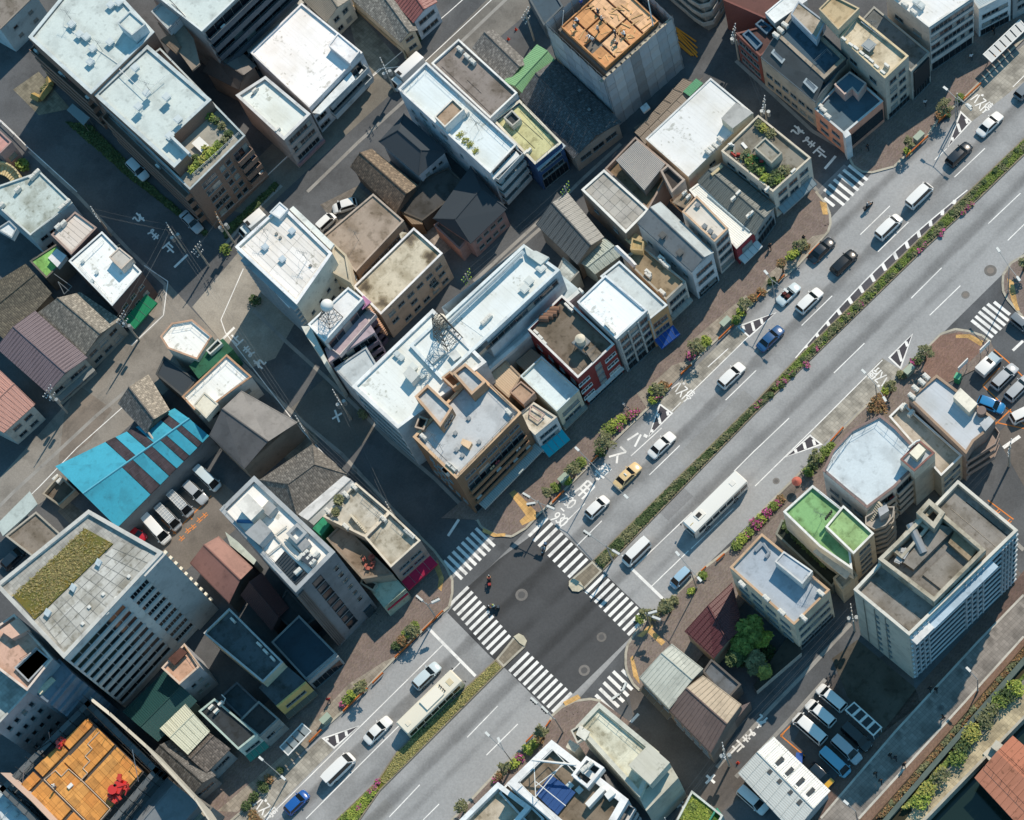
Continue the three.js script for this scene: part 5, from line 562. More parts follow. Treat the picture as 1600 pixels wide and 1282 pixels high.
{ const b = bld('terrace_building', 'cream building with open roof terrace, potted trees and stair', 'shop house', 9, '556,754.6 609,800 569.6,839.5 504.6,807.6', { wall: '#b5ac9c', roof: '#c9c6bc', rk: 'stain', cap: '#e0d6c4', par: .6, pt: .22 }); acs(b, '554,762 541,774 513,800 541,824', { a: .8, big: 1 }); railing(b, '566,772 602,803', { m: DARK }); for (let i = 0; i < 7; i++) { const p = mix(G(556, 815, 8), G(570, 830, 8), i / 7); part('step', new B().box(p[0], b.ry, p[1], .3, .9 - i * .12, 1.6, -.1), mat('#d6cdb8'), b); }
for (const [x, y, r, g] of [[530, 783, .8, 'olive'], [525, 802, .6, 'olive']]) { const p = G(x, y, 9), o = thing('potted_tree', x === 530 ? 'larger potted palm by the air conditioners on the cream roof terrace' : 'smaller potted shrub in the middle of the cream roof terrace', 'potted plant', [p[0], b.ry, p[1]]); part('foliage', plantGeo([[0, 1.1, 0, r, r * .7, r]], 120, .22, GREENS[g]), LEAF, o).userData.at = 0; place('pot', cached('pot', () => new B().box(0, 0, 0, .7, .35, .5).geo()), mat('#7c5a48', 'matt'), o, p[0], b.ry, p[1]); }
slab(b, '505,808 518,816 502,838 488,826', 6.5, 6.4, mat('#2f8f6a', 'stain'), 'green_terrace');
const c = bld('red_awning_shop', 'taupe corner shop with stained roof terrace and long crimson awning', 'shop', 9.3, '609,800 657,845 610.7,887 569.6,839.5', { wall: '#8d7d74', roof: '#c4bfb1', rk: 'stain', cap: '#e0d6c4', par: .6, pt: .22, f: [[1, 'win', { rows: 2, cols: 2, y0: 4, fh: 2.2, w: 1.9, h: .8, mull: 2 }], [1, 'awn', { y: 2.9, d: 1.3, drop: .9, m: mat('#b01f4a', 'matt'), val: .5 }], [0, 'awn', { y: 2.9, d: .8, drop: .9, m: mat('#b01f4a', 'matt'), m0: 5.5 }]] }); acs(c, '637,832 644,838 600,812', { a: -.9, big: 1 }); railing(c, '613,810 645,838', { m: DARK }); antenna(c, '600,820');
const d = bld('brown_roof_shop', 'shop with brown roof terrace and green front beside the grey tower', 'shop', 7, '534,818 614,898 566,905 510,842', { wall: '#8d8274', roof: '#9a8a7b', rk: 'stain', par: .2 }); slab(d, '563,903 614,898 634,921 600,950', 4.2, 4.1, mat('#b5c2b0', 'stain'), 'front_roof'); pent(d, '566,902 590,912 583,924 563,912', .8, { n: 'roof_light', y0: 4.2, wall: '#8f988e', roof: '#2c3230', par: .3 });
for (let i = 0; i < 9; i++) { const p = G(563 + rr(0, 22), 869 + rr(0, 20) , 7); place('roof_seat', cached('seat', () => { const q = new B(); q.box(0, .4, 0, .5, .06, .5); q.box(-.22, .46, 0, .06, .45, .5); for (const [x, z] of [[-.2, -.2], [.2, -.2], [.2, .2], [-.2, .2]]) q.rod([x, 0, z], [x, .4, z], .03, 4); return q.geo(); }), mat('#b5695c', 'matt'), d, p[0], d.ry, p[1], rnd() * 6); }
const e = G(615, 935, 3), aw = thing('striped_awning', 'grey and crimson shop awning in front of the green front', 'awning', [e[0], 0, e[1]]); const P = PL('631,917 636,926 604,952 599,945', 3); for (let i = 0; i < 6; i++) { const q = [mix(P[0], P[3], i / 6), mix(P[1], P[2], i / 6), mix(P[1], P[2], (i + .94) / 6), mix(P[0], P[3], (i + .94) / 6)]; part('awning_panel', new B().prism(q, 2.9, 2.98), mat('#a9b5b8', 'matt'), aw); } part('valance', new B().prism([P[1], P[2], mix(P[2], P[3], -.15), mix(P[1], P[0], -.15)], 2.4, 2.9), mat('#c0284a', 'matt'), aw); part('post', new B().rod([P[1][0], 0, P[1][1]], [P[1][0], 2.9, P[1][1]], .05, 5).rod([P[2][0], 0, P[2][1]], [P[2][0], 2.9, P[2][1]], .05, 5), GREY, aw); }
{ // tall grey tower with white plant roof
const b = bld('grey_tower', 'tall grey tower with white roof full of plant boxes and a dark ribbed front', 'office building', 24.6, '397,744 523.5,863 462,926 343,797', { wall: '#77777a', roof: '#f2f1ee', rk: 'spots', cap: '#a9aeb1', par: .5, pt: .55, f: [[1, 'fins', { n: 5, y0: 1, y1: 23.6, w: .2, d: .25, m: mat('#6b6460'), m0: .8, m1: 7.6, name: 'rib' }], [1, 'win', { rows: 8, cols: 1, y0: 2.4, fh: 2.65, w: 1.6, h: 1.9, mull: 0, m0: 4.2, m1: 5.2, fr: DARK }], [1, 'win', { rows: 6, cols: 3, y0: 7, fh: 2.65, w: .5, h: .9, mull: 0, m0: 6, m1: 1, curt: .8 }], [1, 'plate', { y0: .3, y1: 3, d: .3, m0: 5.5, m1: .5, m: mat('#3f4a50', 'glass'), name: 'entrance' }]] });
pent(b, '387,772 410,795 392,813 369,790', 2.6, { n: 'plant_box', wall: '#bcbab0', roof: '#e9e6df', par: 0 }); pent(b, '406,812 424,830 405,851 383,833', 2, { n: 'plant_box', wall: '#9aa0a3', roof: '#a3a6a8', par: 0 }); pent(b, '420,783 431,793 419,806 407,797', 1.5, { n: 'plant_box', wall: '#94999b', roof: '#9fa2a3', par: 0 }); pent(b, '464,818 480,833 463,850 447,834', 1.4, { n: 'stair_well', wall: '#a9adaf', roof: '#f0f0ee', par: .8, pt: .35 }); pent(b, '474,838 485,850 472,862 461,848', 1, { n: 'plant_box', wall: '#9aa0a3', roof: '#a3a6a8', par: 0 });
part('sunken_court', new B().prism(PL('445,862 482,898 462,915 428,882', 24.14), 24.08, 24.16), mat('#2c3a44', 'rib'), b); { const q = new B(), P = PL('445,862 482,898 462,915 428,882', 24.2); for (let i = 0; i < 12; i++) q.rod([mix(P[0], P[1], i / 11)[0], 24.25, mix(P[0], P[1], i / 11)[1]], [mix(P[3], P[2], i / 11)[0], 24.25, mix(P[3], P[2], i / 11)[1]], .05, 4); part('grille', q, mat('#40525e', 'metal'), b); }
for (const p of ['418,825 434,842 452,862 472,880', '430,836 448,822', '440,850 425,862 412,872', '455,852 470,866', '445,842 462,858 480,876', '412,872 430,892']) pipes(b, p, .12, mat('#dcd8cf', 'plain'), .35); acs(b, '470,872 478,866 484,872 489,880 466,894 494,868', { a: .3, big: 1 }); pent(b, '478,862 493,872 484,886 470,874', .9, { n: 'plant_box', wall: '#3b444c', roof: '#46505a', par: 0 }); railing(b, '352,800 440,889', {}); railing(b, '345,795 350,789', { m: WHITE });
{ const s = G(370, 815, 24), q = new B(); q.rod([s[0], 24, s[1]], [s[0] + 2.2, 24.3, s[1] + 2.6], .28, 8); part('water_pipe', q, mat('#4d86b8', 'plain'), b); }
}
// ---------------------------------------------------------------- south-west corner
{ // tall block with paved roof, grass bed and slotted wall
const H = 25, b = bld('slotted_tower', 'large grey tower block with paved roof, roof lawn and long slotted window bands', 'apartment building', H, '138,797 254.5,863 99.5,1029.5 -8,915', { wall: '#c9c9c6', roof: '#b5b4ae', rk: 'slab', cap: '#c9c9c4', par: .5, pt: .5 }), g = [mat('#c2c2bd', 'stain'), mat('#bcbcb7', 'stain'), mat('#c9c9c4', 'stain'), mat('#b5b5b0', 'stain')];
roofGrid(b, '60,965 186,846 246,868 102,1020', 11, 5, b.ry, g, 'paving_slab', .08, .06); part('lawn', new B().prism(PL('132.6,826 176,850 54,968 20,932', b.ry + .2), b.ry, b.ry + .2), mat('#857a48', 'grass'), b);
{ const q = new B(); q.c = []; const P = PL('132.6,826 176,850 54,968 20,932', b.ry); for (let i = 0; i < 2600; i++) { const p = mix(mix(P[0], P[3], rnd()), mix(P[1], P[2], rnd()), rnd()); leaves(q, [p[0], b.ry + .28, p[1], .15, .1, .15], 1, .15, rnd() < .8 ? GREENS.straw : GREENS.hay); } part('grass', q, LEAF, b).userData.kind = 'stuff'; }
pent(b, '152,873 158,877 154,885 148,881', .6, { n: 'plant_box', wall: '#b5c4cc', roof: '#bccbd2', par: 0 }); pent(b, '112,912 118,916 114,925 108,920', .6, { n: 'plant_box', wall: '#b5c4cc', roof: '#bccbd2', par: 0 }); pent(b, '72,951 79,956 74,964 68,959', .6, { n: 'plant_box', wall: '#b5c4cc', roof: '#bccbd2', par: 0 }); vents(b, '200,900 160,928 138,948 166,957 128,974 180,934', { s: .5, c: '#e5e5e0' });
const F = face(b.poly, 1), L = F.L; // slots: three columns by storey
for (let r = 0; r < 9; r++) { const y = 2.2 + r * 2.45; for (const [a, c] of [[L * .215, L * .385], [L * .455, L * .985]]) { const u0 = L - a, u1 = L - c, w = u0 - u1, [fg, pg] = winGeo(w, 1.45, 5), p = F.at((u0 + u1) / 2, 0), f = place('window', fg, mat('#d3d4d2', 'conc'), b, p[0], y, p[1], F.yaw); f.userData.at = [0, 0, 0]; place('pane', pg, mat('#141d24', 'glass'), f, 0, 0, 0); part('ledge', bar(new B(), F, u1 - .1, u0 + .1, y - .95, y - .12, .004, .22), mat('#d6d7d5', 'conc'), b); } const p = F.at(L * .87, 0), [fg, pg] = winGeo(.75, .55, 0), f = place('window', fg, GREY, b, p[0], y + .9, p[1], F.yaw); f.userData.at = [0, 0, 0]; place('pane', pg, GLASS, f, 0, 0, 0); }
{ const q = bar(new B(), F, L * .79, L, .1, H - .3, .004, .4); part('pier', q, mat('#cccdcb', 'conc'), b); const k = face(b.poly, 1), st = new B(); for (let i = 0; i < 10; i++) { const p = F.at(L + .2, -.2); place('stair_light', cached('sl', () => new B().box(0, 0, 0, .5, .5, .5).geo()), mat('#e9e2cf', 'plain'), b, p[0], H - 1.4 - i * 2.3, p[1], F.yaw); } }
// wing to the left with pink terrace and blue-grey bands
const w = bld('pink_terrace_wing', 'lower wing with pink roof terrace and railings beside the roof lawn tower', 'apartment building', 22, '22,960 82,1030 42,1080 -50,1010', { wall: '#8f989e', roof: '#d0ab98', rk: 'stain', cap: '#e6d5c8', par: .5, pt: .25 }); railing(w, '40,985 66,1008 30,1030', { m: mat('#7d6458', 'metal') }); pent(w, '28,966 45,984 18,998 0,985', 1.2, { n: 'terrace_block', wall: '#c9a594', roof: '#d7b3a0', par: 0 }); pent(w, '56,1012 78,1030 44,1066 22,1044', .6, { n: 'light_well', wall: '#b3b6b8', roof: '#1e242a', par: .5, y0: 21.4 });
const p = bld('blue_band_block', 'blue-grey banded block between the slotted tower and the scaffold', 'apartment building', 19, '92,1030 112,1052 74,1098 50,1080', { wall: '#6d7d8c', roof: '#7d8b98', par: .1, f: [[1, 'louv', { n: 6, y0: 3, y1: 17, d: .4, h: 1, m: mat('#7c8d9a'), name: 'band' }]] }); slab(p, '80,1058 85,1062 62,1086 56,1080', 19.4, .5, mat('#ded7be'), 'parapet_block');
const e = bld('grey_slab_block', 'grey block with pale roof and small slit windows at the left edge', 'apartment building', 18, '6,1046 46,1080 -10,1140 -60,1090', { wall: '#b3adad', roof: '#c2c4bd', rk: 'slab', cap: '#c9cbc6', par: .2, f: [[1, 'win', { rows: 4, cols: 4, y0: 4, fh: 3.4, w: .6, h: 1.3, mull: 0 }]] });
}
{ // building site with orange deck inside scaffolding
const h = 13, b = thing('formwork_site', 'building site with bright orange formwork deck inside dark scaffolding', 'building site', [G(130, 1200)[0], 0, G(130, 1200)[1]]), deck = PL('136,1118 226,1206 120,1330 22,1232', h), out = inset(deck, -1.6); b.userData.wall = mat('#55585c');
part('concrete_core', new B().prism(inset(deck, .15), 0, h - .35, false), mat('#4a4643'), b); const OR = [mat('#dd9a4f', 'ply'), mat('#d9954a', 'ply'), mat('#e0a055', 'ply'), mat('#d78f46', 'ply')], at = (u, v) => mix(mix(deck[3], deck[0], u), mix(deck[2], deck[1], u), v);
for (const [u0, u1, v0, v1, d] of [[.02, .24, .02, .14, 0], [.27, .62, 0, .14, 0], [.64, .96, .02, .14, 0], [.34, .6, .17, .42, -.5], [.02, .24, .18, .64, 0], [.27, .5, .2, .96, -.02], [.52, .98, .2, .5, 0], [.52, .98, .54, .97, -.03], [.02, .24, .68, .98, 0], [.66, .98, .02, .12, -.6]]) { const nx = Math.max(1, Math.round((u1 - u0) * 10)), ny = Math.max(1, Math.round((v1 - v0) * 6)); for (let i = 0; i < nx; i++) for (let j = 0; j < ny; j++) { const a = u0 + (u1 - u0) * i / nx, c = u0 + (u1 - u0) * (i + 1) / nx, e = v0 + (v1 - v0) * j / ny, f = v0 + (v1 - v0) * (j + 1) / ny, q = inset([at(a, e), at(c, e), at(c, f), at(a, f)], .015); part('formwork_panel', new B().side(q, h - .4, h + d * .5).poly(q, h + d * .5 + rnd() * .012), OR[rnd() * 4 | 0], b); } }
const W = new B(), cur = (...pp) => { for (let i = 0; i + 1 < pp.length; i++) { const a = at(...pp[i]), c = at(...pp[i + 1]); W.rod([a[0], h + .12, a[1]], [c[0], h + .12, c[1]], .07, 4); } }; cur([.26, .18], [.26, .98], [.51, .98], [.51, .52], [.5, .3], [.4, .3], [.4, .2], [.26, .18]); cur([.5, .5], [.6, .5], [.6, .42], [.7, .42], [.7, .34], [.8, .34], [.8, .26], [.97, .26]); part('formwork_edge', W, mat('#d8c3ac', 'plain'), b);
const dk = mat('#4d5458', 'metal'); for (let k = 0; k < 4; k++) { const F = face(out, k), s = new B(), n = Math.round(F.L / 1.8), top = h + (k === 0 ? 2.4 : 1.2); for (let i = 0; i <= n; i++) for (const w of [0, -.9]) { const p = F.at(F.L * i / n, w); s.rod([p[0], 0, p[1]], [p[0], top, p[1]], .04, 4); } for (let y = 1.8; y < top; y += 1.8) for (const w of [0, -.9]) { const p = F.at(0, w), r = F.at(F.L, w); s.rod([p[0], y, p[1]], [r[0], y, r[1]], .03, 4); } part('scaffold_frame', s, dk, b); for (const y of [h - 3.6, h - 1.8, h]) for (let i = 0; i < n; i++) part('scaffold_plank', bar(new B(), F, F.L * i / n + .03, F.L * (i + 1) / n - .03, y, y + .05, -.85, -.05), mat(i & 1 ? '#5b6164' : '#666b6d', 'plain'), b); }
// curved white windbreak sheet along the right side
const S0 = [[143, 1097], [172, 1120], [200, 1145], [228, 1170], [252, 1196], [278, 1224], [306, 1254], [330, 1290]].map(p => G(...p, h + 2.2)); for (let i = 0; i + 1 < S0.length; i++) { const q = new B(), a = S0[i], c = S0[i + 1], k = i / 7, w = .35 + .75 * Math.sin(Math.min(1, k * 1.2) * 3.14); q.quad([a[0], h + 2.2, a[1]], [c[0], h + 2.2, c[1]], [c[0] + .3, h + 2.2 - w, c[1] - .9], [a[0] + .3, h + 2.2 - w, a[1] - .9]).quad([a[0] + .3, h + 2.2 - w, a[1] - .9], [c[0] + .3, h + 2.2 - w, c[1] - .9], [c[0] + .2, h - 5, c[1] - .4], [a[0] + .2, h - 5, a[1] - .4]).quad([a[0], h + 2.2, a[1]], [a[0], h - 6, a[1]], [c[0], h - 6, c[1]], [c[0], h + 2.2, c[1]]); part('scaffold_sheet', q, mat(i & 1 ? '#c5c3b9' : '#cfccc0', 'plain'), b); }
const S1 = [[0, 1208], [22, 1228], [48, 1252], [80, 1285], [120, 1325]].map(p => G(...p, h + 1.5)); for (let i = 0; i + 1 < S1.length; i++) { const q = new B(), a = S1[i], c = S1[i + 1]; q.quad([a[0], h + 1.5, a[1]], [c[0], h + 1.5, c[1]], [c[0] + .8, h - .4, c[1] + .2], [a[0] + .8, h - .4, a[1] + .2]); part('scaffold_sheet', q, mat('#c9b5aa', 'plain'), b); }
const pr = new B(); for (const [x0, y0, x1, y1] of [[205, 1171, 216, 1222], [36, 1195, 35, 1224], [74, 1143, 78, 1158]]) { const a = G(x0, y0, h + 3), c = G(x1, y1, h); pr.rod([a[0], h + 2.6, a[1]], [c[0], h, c[1]], .05, 5); } part('prop', pr, mat('#b9bcc0', 'metal'), b); part('light_well', new B().side(PL('78,1158 86,1168 68,1184 54,1174', h + .3), h - 1.5, h + .3).poly(PL('78,1158 86,1168 68,1184 54,1174', h - .3), h - .25), mat('#2e3032', 'conc'), b);
// red placing machine and small red pump
const rd = mat('#d8362c', 'car'); for (const [px, s, lb] of [[[183, 1236], 1, 'red concrete placing machine on the orange formwork deck'], [[93, 1161], .5, 'small red pump in the dark bay of the orange formwork deck']]) { const c = G(...px, h + .5), m = thing('placing_machine', lb, 'machine', [c[0], h, c[1]]); const k = (n, q, mm) => { const g = q.geo(); g.scale(s, s, s); const o = part(n, g, mm, m); o.userData.at = [0, 0, 0]; return o; }; k('base', new B().box(0, .1, 0, 3.2, .5, 1.5, .4).box(.4, .6, .1, 1.5, .7, 1.1, .4), rd); const bx = new B(); for (let i = 0; i < 11; i++) bx.box(rr(-1.5, 1.5), .3 + rr(0, .5), rr(-1.1, 1.1), rr(.3, .9), rr(.3, .8), rr(.3, .6), rr(0, 3)); k('engine', bx, mat('#c93a30', 'plain')); k('hopper', new B().rod([-.3, .6, -.2], [-.3, 1.5, -.2], .45, 10, .7), rd); k('boom', new B().rod([.4, 1.3, 0], [1.8, 1.5, .9], .12, 6).rod([1.8, 1.5, .9], [.4, 1, 1.5], .1, 6), rd); k('dial', new B().rod([.3, 1.35, -.4], [.3, 1.5, -.4], .22, 10), DARK); }
const yb = G(108, 1228, h + .5), sm2 = thing('sack_pile', 'pale sacks lying on the orange formwork deck', 'sacks', [yb[0], h, yb[1]]); part('sack', new B().box(0, 0, 0, .8, .3, .5).geo(), WHITE, sm2);
}
bld('grey_barrel_roof', 'building with smooth grey metal roof at the bottom left below the scaffold', 'shop house', 9, '252,1214 306,1258 250,1320 180,1300', { wall: '#6b7175', roof: '#7d848a', rk: 'paint', par: .05, gable: 1, rise: 1, off: .6 });
bld('corner_terrace', 'small stone-coloured terrace roof beside the grey metal roof', 'shop house', 6, '300,1240 332,1262 300,1310 275,1290', { wall: '#7d7a74', roof: '#bdb6a4', rk: 'slab', par: .2 });
{ const b = bld('pale_roof_house', 'pale blue-grey roof with white pipes in the bottom left corner', 'office building', 11, '-20,1235 0,1228 62,1292 20,1330', { wall: '#9aa4ab', roof: '#c9d3d8', par: .2 }); vents(b, '8,1258 22,1272', { s: .9 }); pipes(b, '10,1240 22,1250 40,1272', .12); }
bld('green_metal_roof', 'low building with dark green metal roof in the shade of the slotted tower', 'workshop', 6, '258,1052 302,1096 246,1154 196,1112', { wall: '#3f4c4a', roof: '#1d4a4a', rk: 'rib', gable: 1, rise: .6, off: .45 });
{ const b = bld('slim_pink_house', 'slim grey house with pale pink roof terrace beside the dark green metal roof', 'house', 9, '288,1006 312,1042 280,1070 252,1044', { wall: '#9a9ca2', roof: '#cfa890', rk: 'stain', cap: '#d8c2b0', par: .4, f: [[1, 'win', { rows: 2, cols: 2, y0: 2, fh: 3, w: .7, h: 1, mull: 0 }]] }); slab(b, '262,1030 282,1012 292,1020 272,1040', 9.4, .3, mat('#5f4038', 'stain'), 'stair_roof'); railing(b, '286,1008 310,1040', { m: mat('#b98a50', 'plain') }); }
bld('pale_ribbed_roof', 'small building with pale yellow ribbed metal roof among tiled roofs', 'house', 6.6, '288,1106 322,1143.5 293,1174 254.6,1138', { wall: '#8f958f', roof: '#d9dcc8', rk: 'rib', gable: 1, rise: .5, off: .6, seam: .9 });
bld('tiled_street_house', 'house with brown-grey tiled roof facing the avenue beside the pale ribbed roof', 'house', 5.6, '321,1146 354,1171 322,1203 292,1176', { wall: '#8a8d8d', roof: '#78706a', rk: 'kaw', gable: 1, rise: .9, off: .6, f: [[1, 'win', { rows: 1, cols: 2, y0: 2.6, w: 1.4, h: 1 }]] });
bld('tiled_row_house', 'house with grey checkered tile roof by the bus shelter', 'house', 5.2, '270,1158 331,1212 296,1242 234,1188', { wall: '#767472', roof: '#6e6d6b', rk: 'kaw', gable: 0, rise: 1, off: .4, f: [[1, 'win', { rows: 1, cols: 2, y0: 2.4, w: 1.4, h: 1 }]] });
{ const b = bld('teal_front_shop', 'narrow shop with dark roof and pale teal street front', 'shop', 6, '335,1092 402,1148 372,1172 310,1112', { wall: '#b3c9c2', roof: '#333a40', rk: 'stain', par: .3, f: [[1, 'win', { rows: 1, cols: 1, y0: 3.2, w: 2.4, h: .9, mull: 2 }], [1, 'awn', { y: 2.5, d: .9, drop: .5, m: mat('#3f8a80', 'matt') }]] }); acs(b, '330,1106 338,1112 345,1100', { a: .5 }); pipes(b, '346,1086 352,1092 348,1100', .07, WHITE, .3);
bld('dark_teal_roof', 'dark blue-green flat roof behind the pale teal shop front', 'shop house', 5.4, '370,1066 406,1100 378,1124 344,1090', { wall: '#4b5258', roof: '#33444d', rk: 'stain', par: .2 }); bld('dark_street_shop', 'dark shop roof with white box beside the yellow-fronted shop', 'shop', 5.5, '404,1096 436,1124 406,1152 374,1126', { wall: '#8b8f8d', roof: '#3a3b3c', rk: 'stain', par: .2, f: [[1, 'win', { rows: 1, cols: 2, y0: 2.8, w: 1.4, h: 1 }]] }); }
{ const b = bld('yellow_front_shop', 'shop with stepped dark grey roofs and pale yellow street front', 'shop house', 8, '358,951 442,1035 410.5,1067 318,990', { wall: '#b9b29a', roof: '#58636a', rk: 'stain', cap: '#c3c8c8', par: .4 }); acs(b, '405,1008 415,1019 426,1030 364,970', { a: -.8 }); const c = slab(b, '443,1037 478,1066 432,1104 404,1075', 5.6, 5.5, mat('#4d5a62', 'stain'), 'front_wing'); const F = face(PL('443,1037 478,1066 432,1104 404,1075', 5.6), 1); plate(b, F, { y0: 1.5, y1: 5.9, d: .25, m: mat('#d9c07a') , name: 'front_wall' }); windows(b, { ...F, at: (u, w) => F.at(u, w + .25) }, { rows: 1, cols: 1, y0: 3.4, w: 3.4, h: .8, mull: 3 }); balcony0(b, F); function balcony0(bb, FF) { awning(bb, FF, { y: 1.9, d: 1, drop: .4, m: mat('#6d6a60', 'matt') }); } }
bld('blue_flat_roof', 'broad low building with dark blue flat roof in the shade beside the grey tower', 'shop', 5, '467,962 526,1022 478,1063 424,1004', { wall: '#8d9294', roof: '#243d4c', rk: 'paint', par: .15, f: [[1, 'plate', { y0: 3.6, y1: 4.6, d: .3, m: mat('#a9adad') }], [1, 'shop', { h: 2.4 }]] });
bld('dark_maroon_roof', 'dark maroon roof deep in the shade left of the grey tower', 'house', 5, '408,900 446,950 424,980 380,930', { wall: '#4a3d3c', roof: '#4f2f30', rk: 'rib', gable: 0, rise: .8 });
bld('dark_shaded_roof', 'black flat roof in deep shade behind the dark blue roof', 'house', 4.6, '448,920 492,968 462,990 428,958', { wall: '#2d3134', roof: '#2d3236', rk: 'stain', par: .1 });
bld('red_brown_gable', 'house with matt red-brown gable roof beside the parking lot', 'house', 5, '341,839 393,887 357,941.5 297,880', { wall: '#6d5d55', roof: '#83605b', rk: 'paint', gable: 0, rise: 1.1, off: .42, over: .1, roof2: mat('#a27b70', 'paint') });
bld('triangular_lean_to', 'pale green narrow lean-to between the red-brown gable and the grey tower', 'shed', 4, '352,832 372,848 400,876 396,882 360,852', { wall: '#8b938c', roof: '#c0c8bd', par: 0 });
{ const b = bld('walled_yard', 'low grey-walled carport court at the left edge with a dark car', 'carport', 3, '56,800 98,838 50,870 8,838', { wall: '#b0aa9e', roof: '#8a8177', rk: 'stain', par: .3 }); slab(b, '4,838 40,806 58,788 46,768 -6,820', 3.2, .3, mat('#b9c6c4'), 'canopy'); const c = bld('low_walls', 'small court with pale garden walls in front of the blue-roofed workshop', 'wall', 1.6, '92,742 118,766 92,790 66,772', { wall: '#a39a8a', roof: '#6a6157', rk: 'stain', par: .9, pt: .2 }); acs(c, '94,752 88,748', { y: .7, big: 1 }); }
// ---------------------------------------------------------------- north-east, above the side street
{ const b = bld('brick_mansard', 'dark red-brown brick building with sunken roof terraces', 'apartment building', 8.4, '1212,36 1250,5 1185,-50 1130,0', { wall: '#7c4a44', wk: 'tile', roof: '#6b4a45', par: .3 }); bld('brick_wing', 'dark red brick wing with two skylit roof recesses at the corner lane', 'apartment building', 8, '1211,36 1224,60 1188,88 1150,52', { wall: '#7f463f', wk: 'tile', roof: '#5b4340', rk: 'stain', cap: '#7a5048', par: .25, f: [[2, 'win', { rows: 3, cols: 3, y0: .9, fh: 2.5, w: 1.3, h: 1.1 }]] }); pent(b, '1244,-20 1262,0 1211,36 1196,20', 1.6, { n: 'roof_room', wall: '#b3b4b2', roof: '#e9eeee', cap: '#f0f3f3', par: .1 });
for (const p of ['1160,54 1170,46 1192,68 1182,78', '1180,38 1190,30 1208,44 1198,54']) part('roof_recess', new B().ring(PL(p, 8.2), inset(PL(p, 8.2), .25), 8.3).side(PL(p, 8.2), 7.7, 8.3).side(inset(PL(p, 8.2), .25), 7.7, 8.3, true).poly(inset(PL(p, 8.2), .25), 7.78), mat('#4c6a80', 'paint'), b); }
{ // dark mansard block on the side street
const h = 8.2, b = bld('mansard_block', 'beige block with dark flat roof, tan parapet and sloping dark mansard towards the side street', 'apartment building', h, '1240,10 1326,90 1274,160 1189,90', { wall: '#9d968c', roof: '#41535f', rk: 'stain', cap: '#41535f', par: .2, f: [[2, 'win', { rows: 2, cols: 6, y0: 1.2, fh: 2.8, w: 1.2, h: .9, mull: 1 }], [1, 'win', { rows: 2, cols: 2, y0: 1.5, fh: 2.8, w: 1.2, h: .9 }]] });
const T = PL('1240,14 1322,91 1288,124 1212,54', h + 1.4), O = PL('1240,10 1326,90 1274,160 1189,90', h); part('mansard', new B().quad([O[3][0], h, O[3][1]], [O[2][0], h, O[2][1]], [T[2][0], h + 1.3, T[2][1]], [T[3][0], h + 1.3, T[3][1]]).side(T, h - .2, h + 1.3), mat('#454c50', 'paint'), b); part('roof', new B().poly(inset(T, .5), h + 1.1), mat('#3f5666', 'stain'), b); part('coping', new B().ring(T, inset(T, .55), h + 1.45).side(T, h + 1.1, h + 1.45).side(inset(T, .55), h + 1, h + 1.45, true), mat('#a59a8c', 'stain'), b);
pent(b, '1248,2 1290,34 1276,62 1236,22', 2, { y0: h + 1, wall: '#a8b3bd', roof: '#b9ae9f', rk: 'stain', par: .1, f: [[1, 'win', { rows: 1, cols: 1, y0: .7, w: .9, h: .9 }]] }); for (const [x, y] of [[1206, 82], [1256, 128]]) { const p = PL(`${x},${y} ${x + 6},${y - 8} ${x + 22},${y + 8} ${x + 16},${y + 16}`, h + .8); part('dormer', new B().prism(p, h - .1, h + .7), mat('#4d6577', 'plain'), b); part('dormer_frame', new B().ring(inset(p, -.1), inset(p, .2), h + .75), mat('#93a4ae', 'plain'), b); } acs(b, '1213,56 1220,48 1227,40', { y: h + 1.1, a: .9, big: 1 }); railing(b, '1270,96 1292,76 1300,84', { y: h + 1.2 }); }
{ const b = bld('cream_tower', 'cream building with sunlit cream roof lined with white units above the street', 'apartment building', 12.4, '1340,22 1420,87.5 1383,122.5 1312.6,58', { wall: '#aaa498', roof: '#d8ccb4', rk: 'stain', cap: '#d9c6a2', par: .55, pt: .25, f: [[1, 'win', { rows: 4, cols: 2, y0: 1.9, fh: 2.5, w: 1.3, h: 1.1 }], [1, 'shop', { h: 1.4 }], [2, 'win', { rows: 2, cols: 2, y0: 5, fh: 3, w: 1.5, h: 1.2 }]] }); pent(b, '1302,-8 1343,13 1310,46 1280,14', 2.6, { wall: '#aaa593', roof: '#c1ad8b', rk: 'stain', cap: '#cdbb9a', par: .25, y0: 11.5 }); acs(b, '1319,62 1330,71 1338,76 1347,84 1355,90 1362,96 1370,105 1380,114 1386,103', { a: .85 }); antenna(b, '1363,50', .5); pipes(b, '1346,34 1384,62', .12, mat('#dfe4e8', 'metal'), .3); vents(b, '1358,73', { s: 1.7, c: '#9aa3a6' });
const c = bld('slate_strip_building', 'low building with long dark slate flat roof and black shopfront sign board', 'shop house', 8.6, '1366,10 1453,82 1424,112 1342,36', { wall: '#a3a29a', roof: '#6d7274', rk: 'stain', par: .15, f: [[1, 'plate', { y0: 2.6, y1: 8, d: .3, m0: .4, m1: .4, m: mat('#2b2f33', 'matt'), name: 'sign_board' }], [1, 'shop', { h: 2.2 }]] }); }
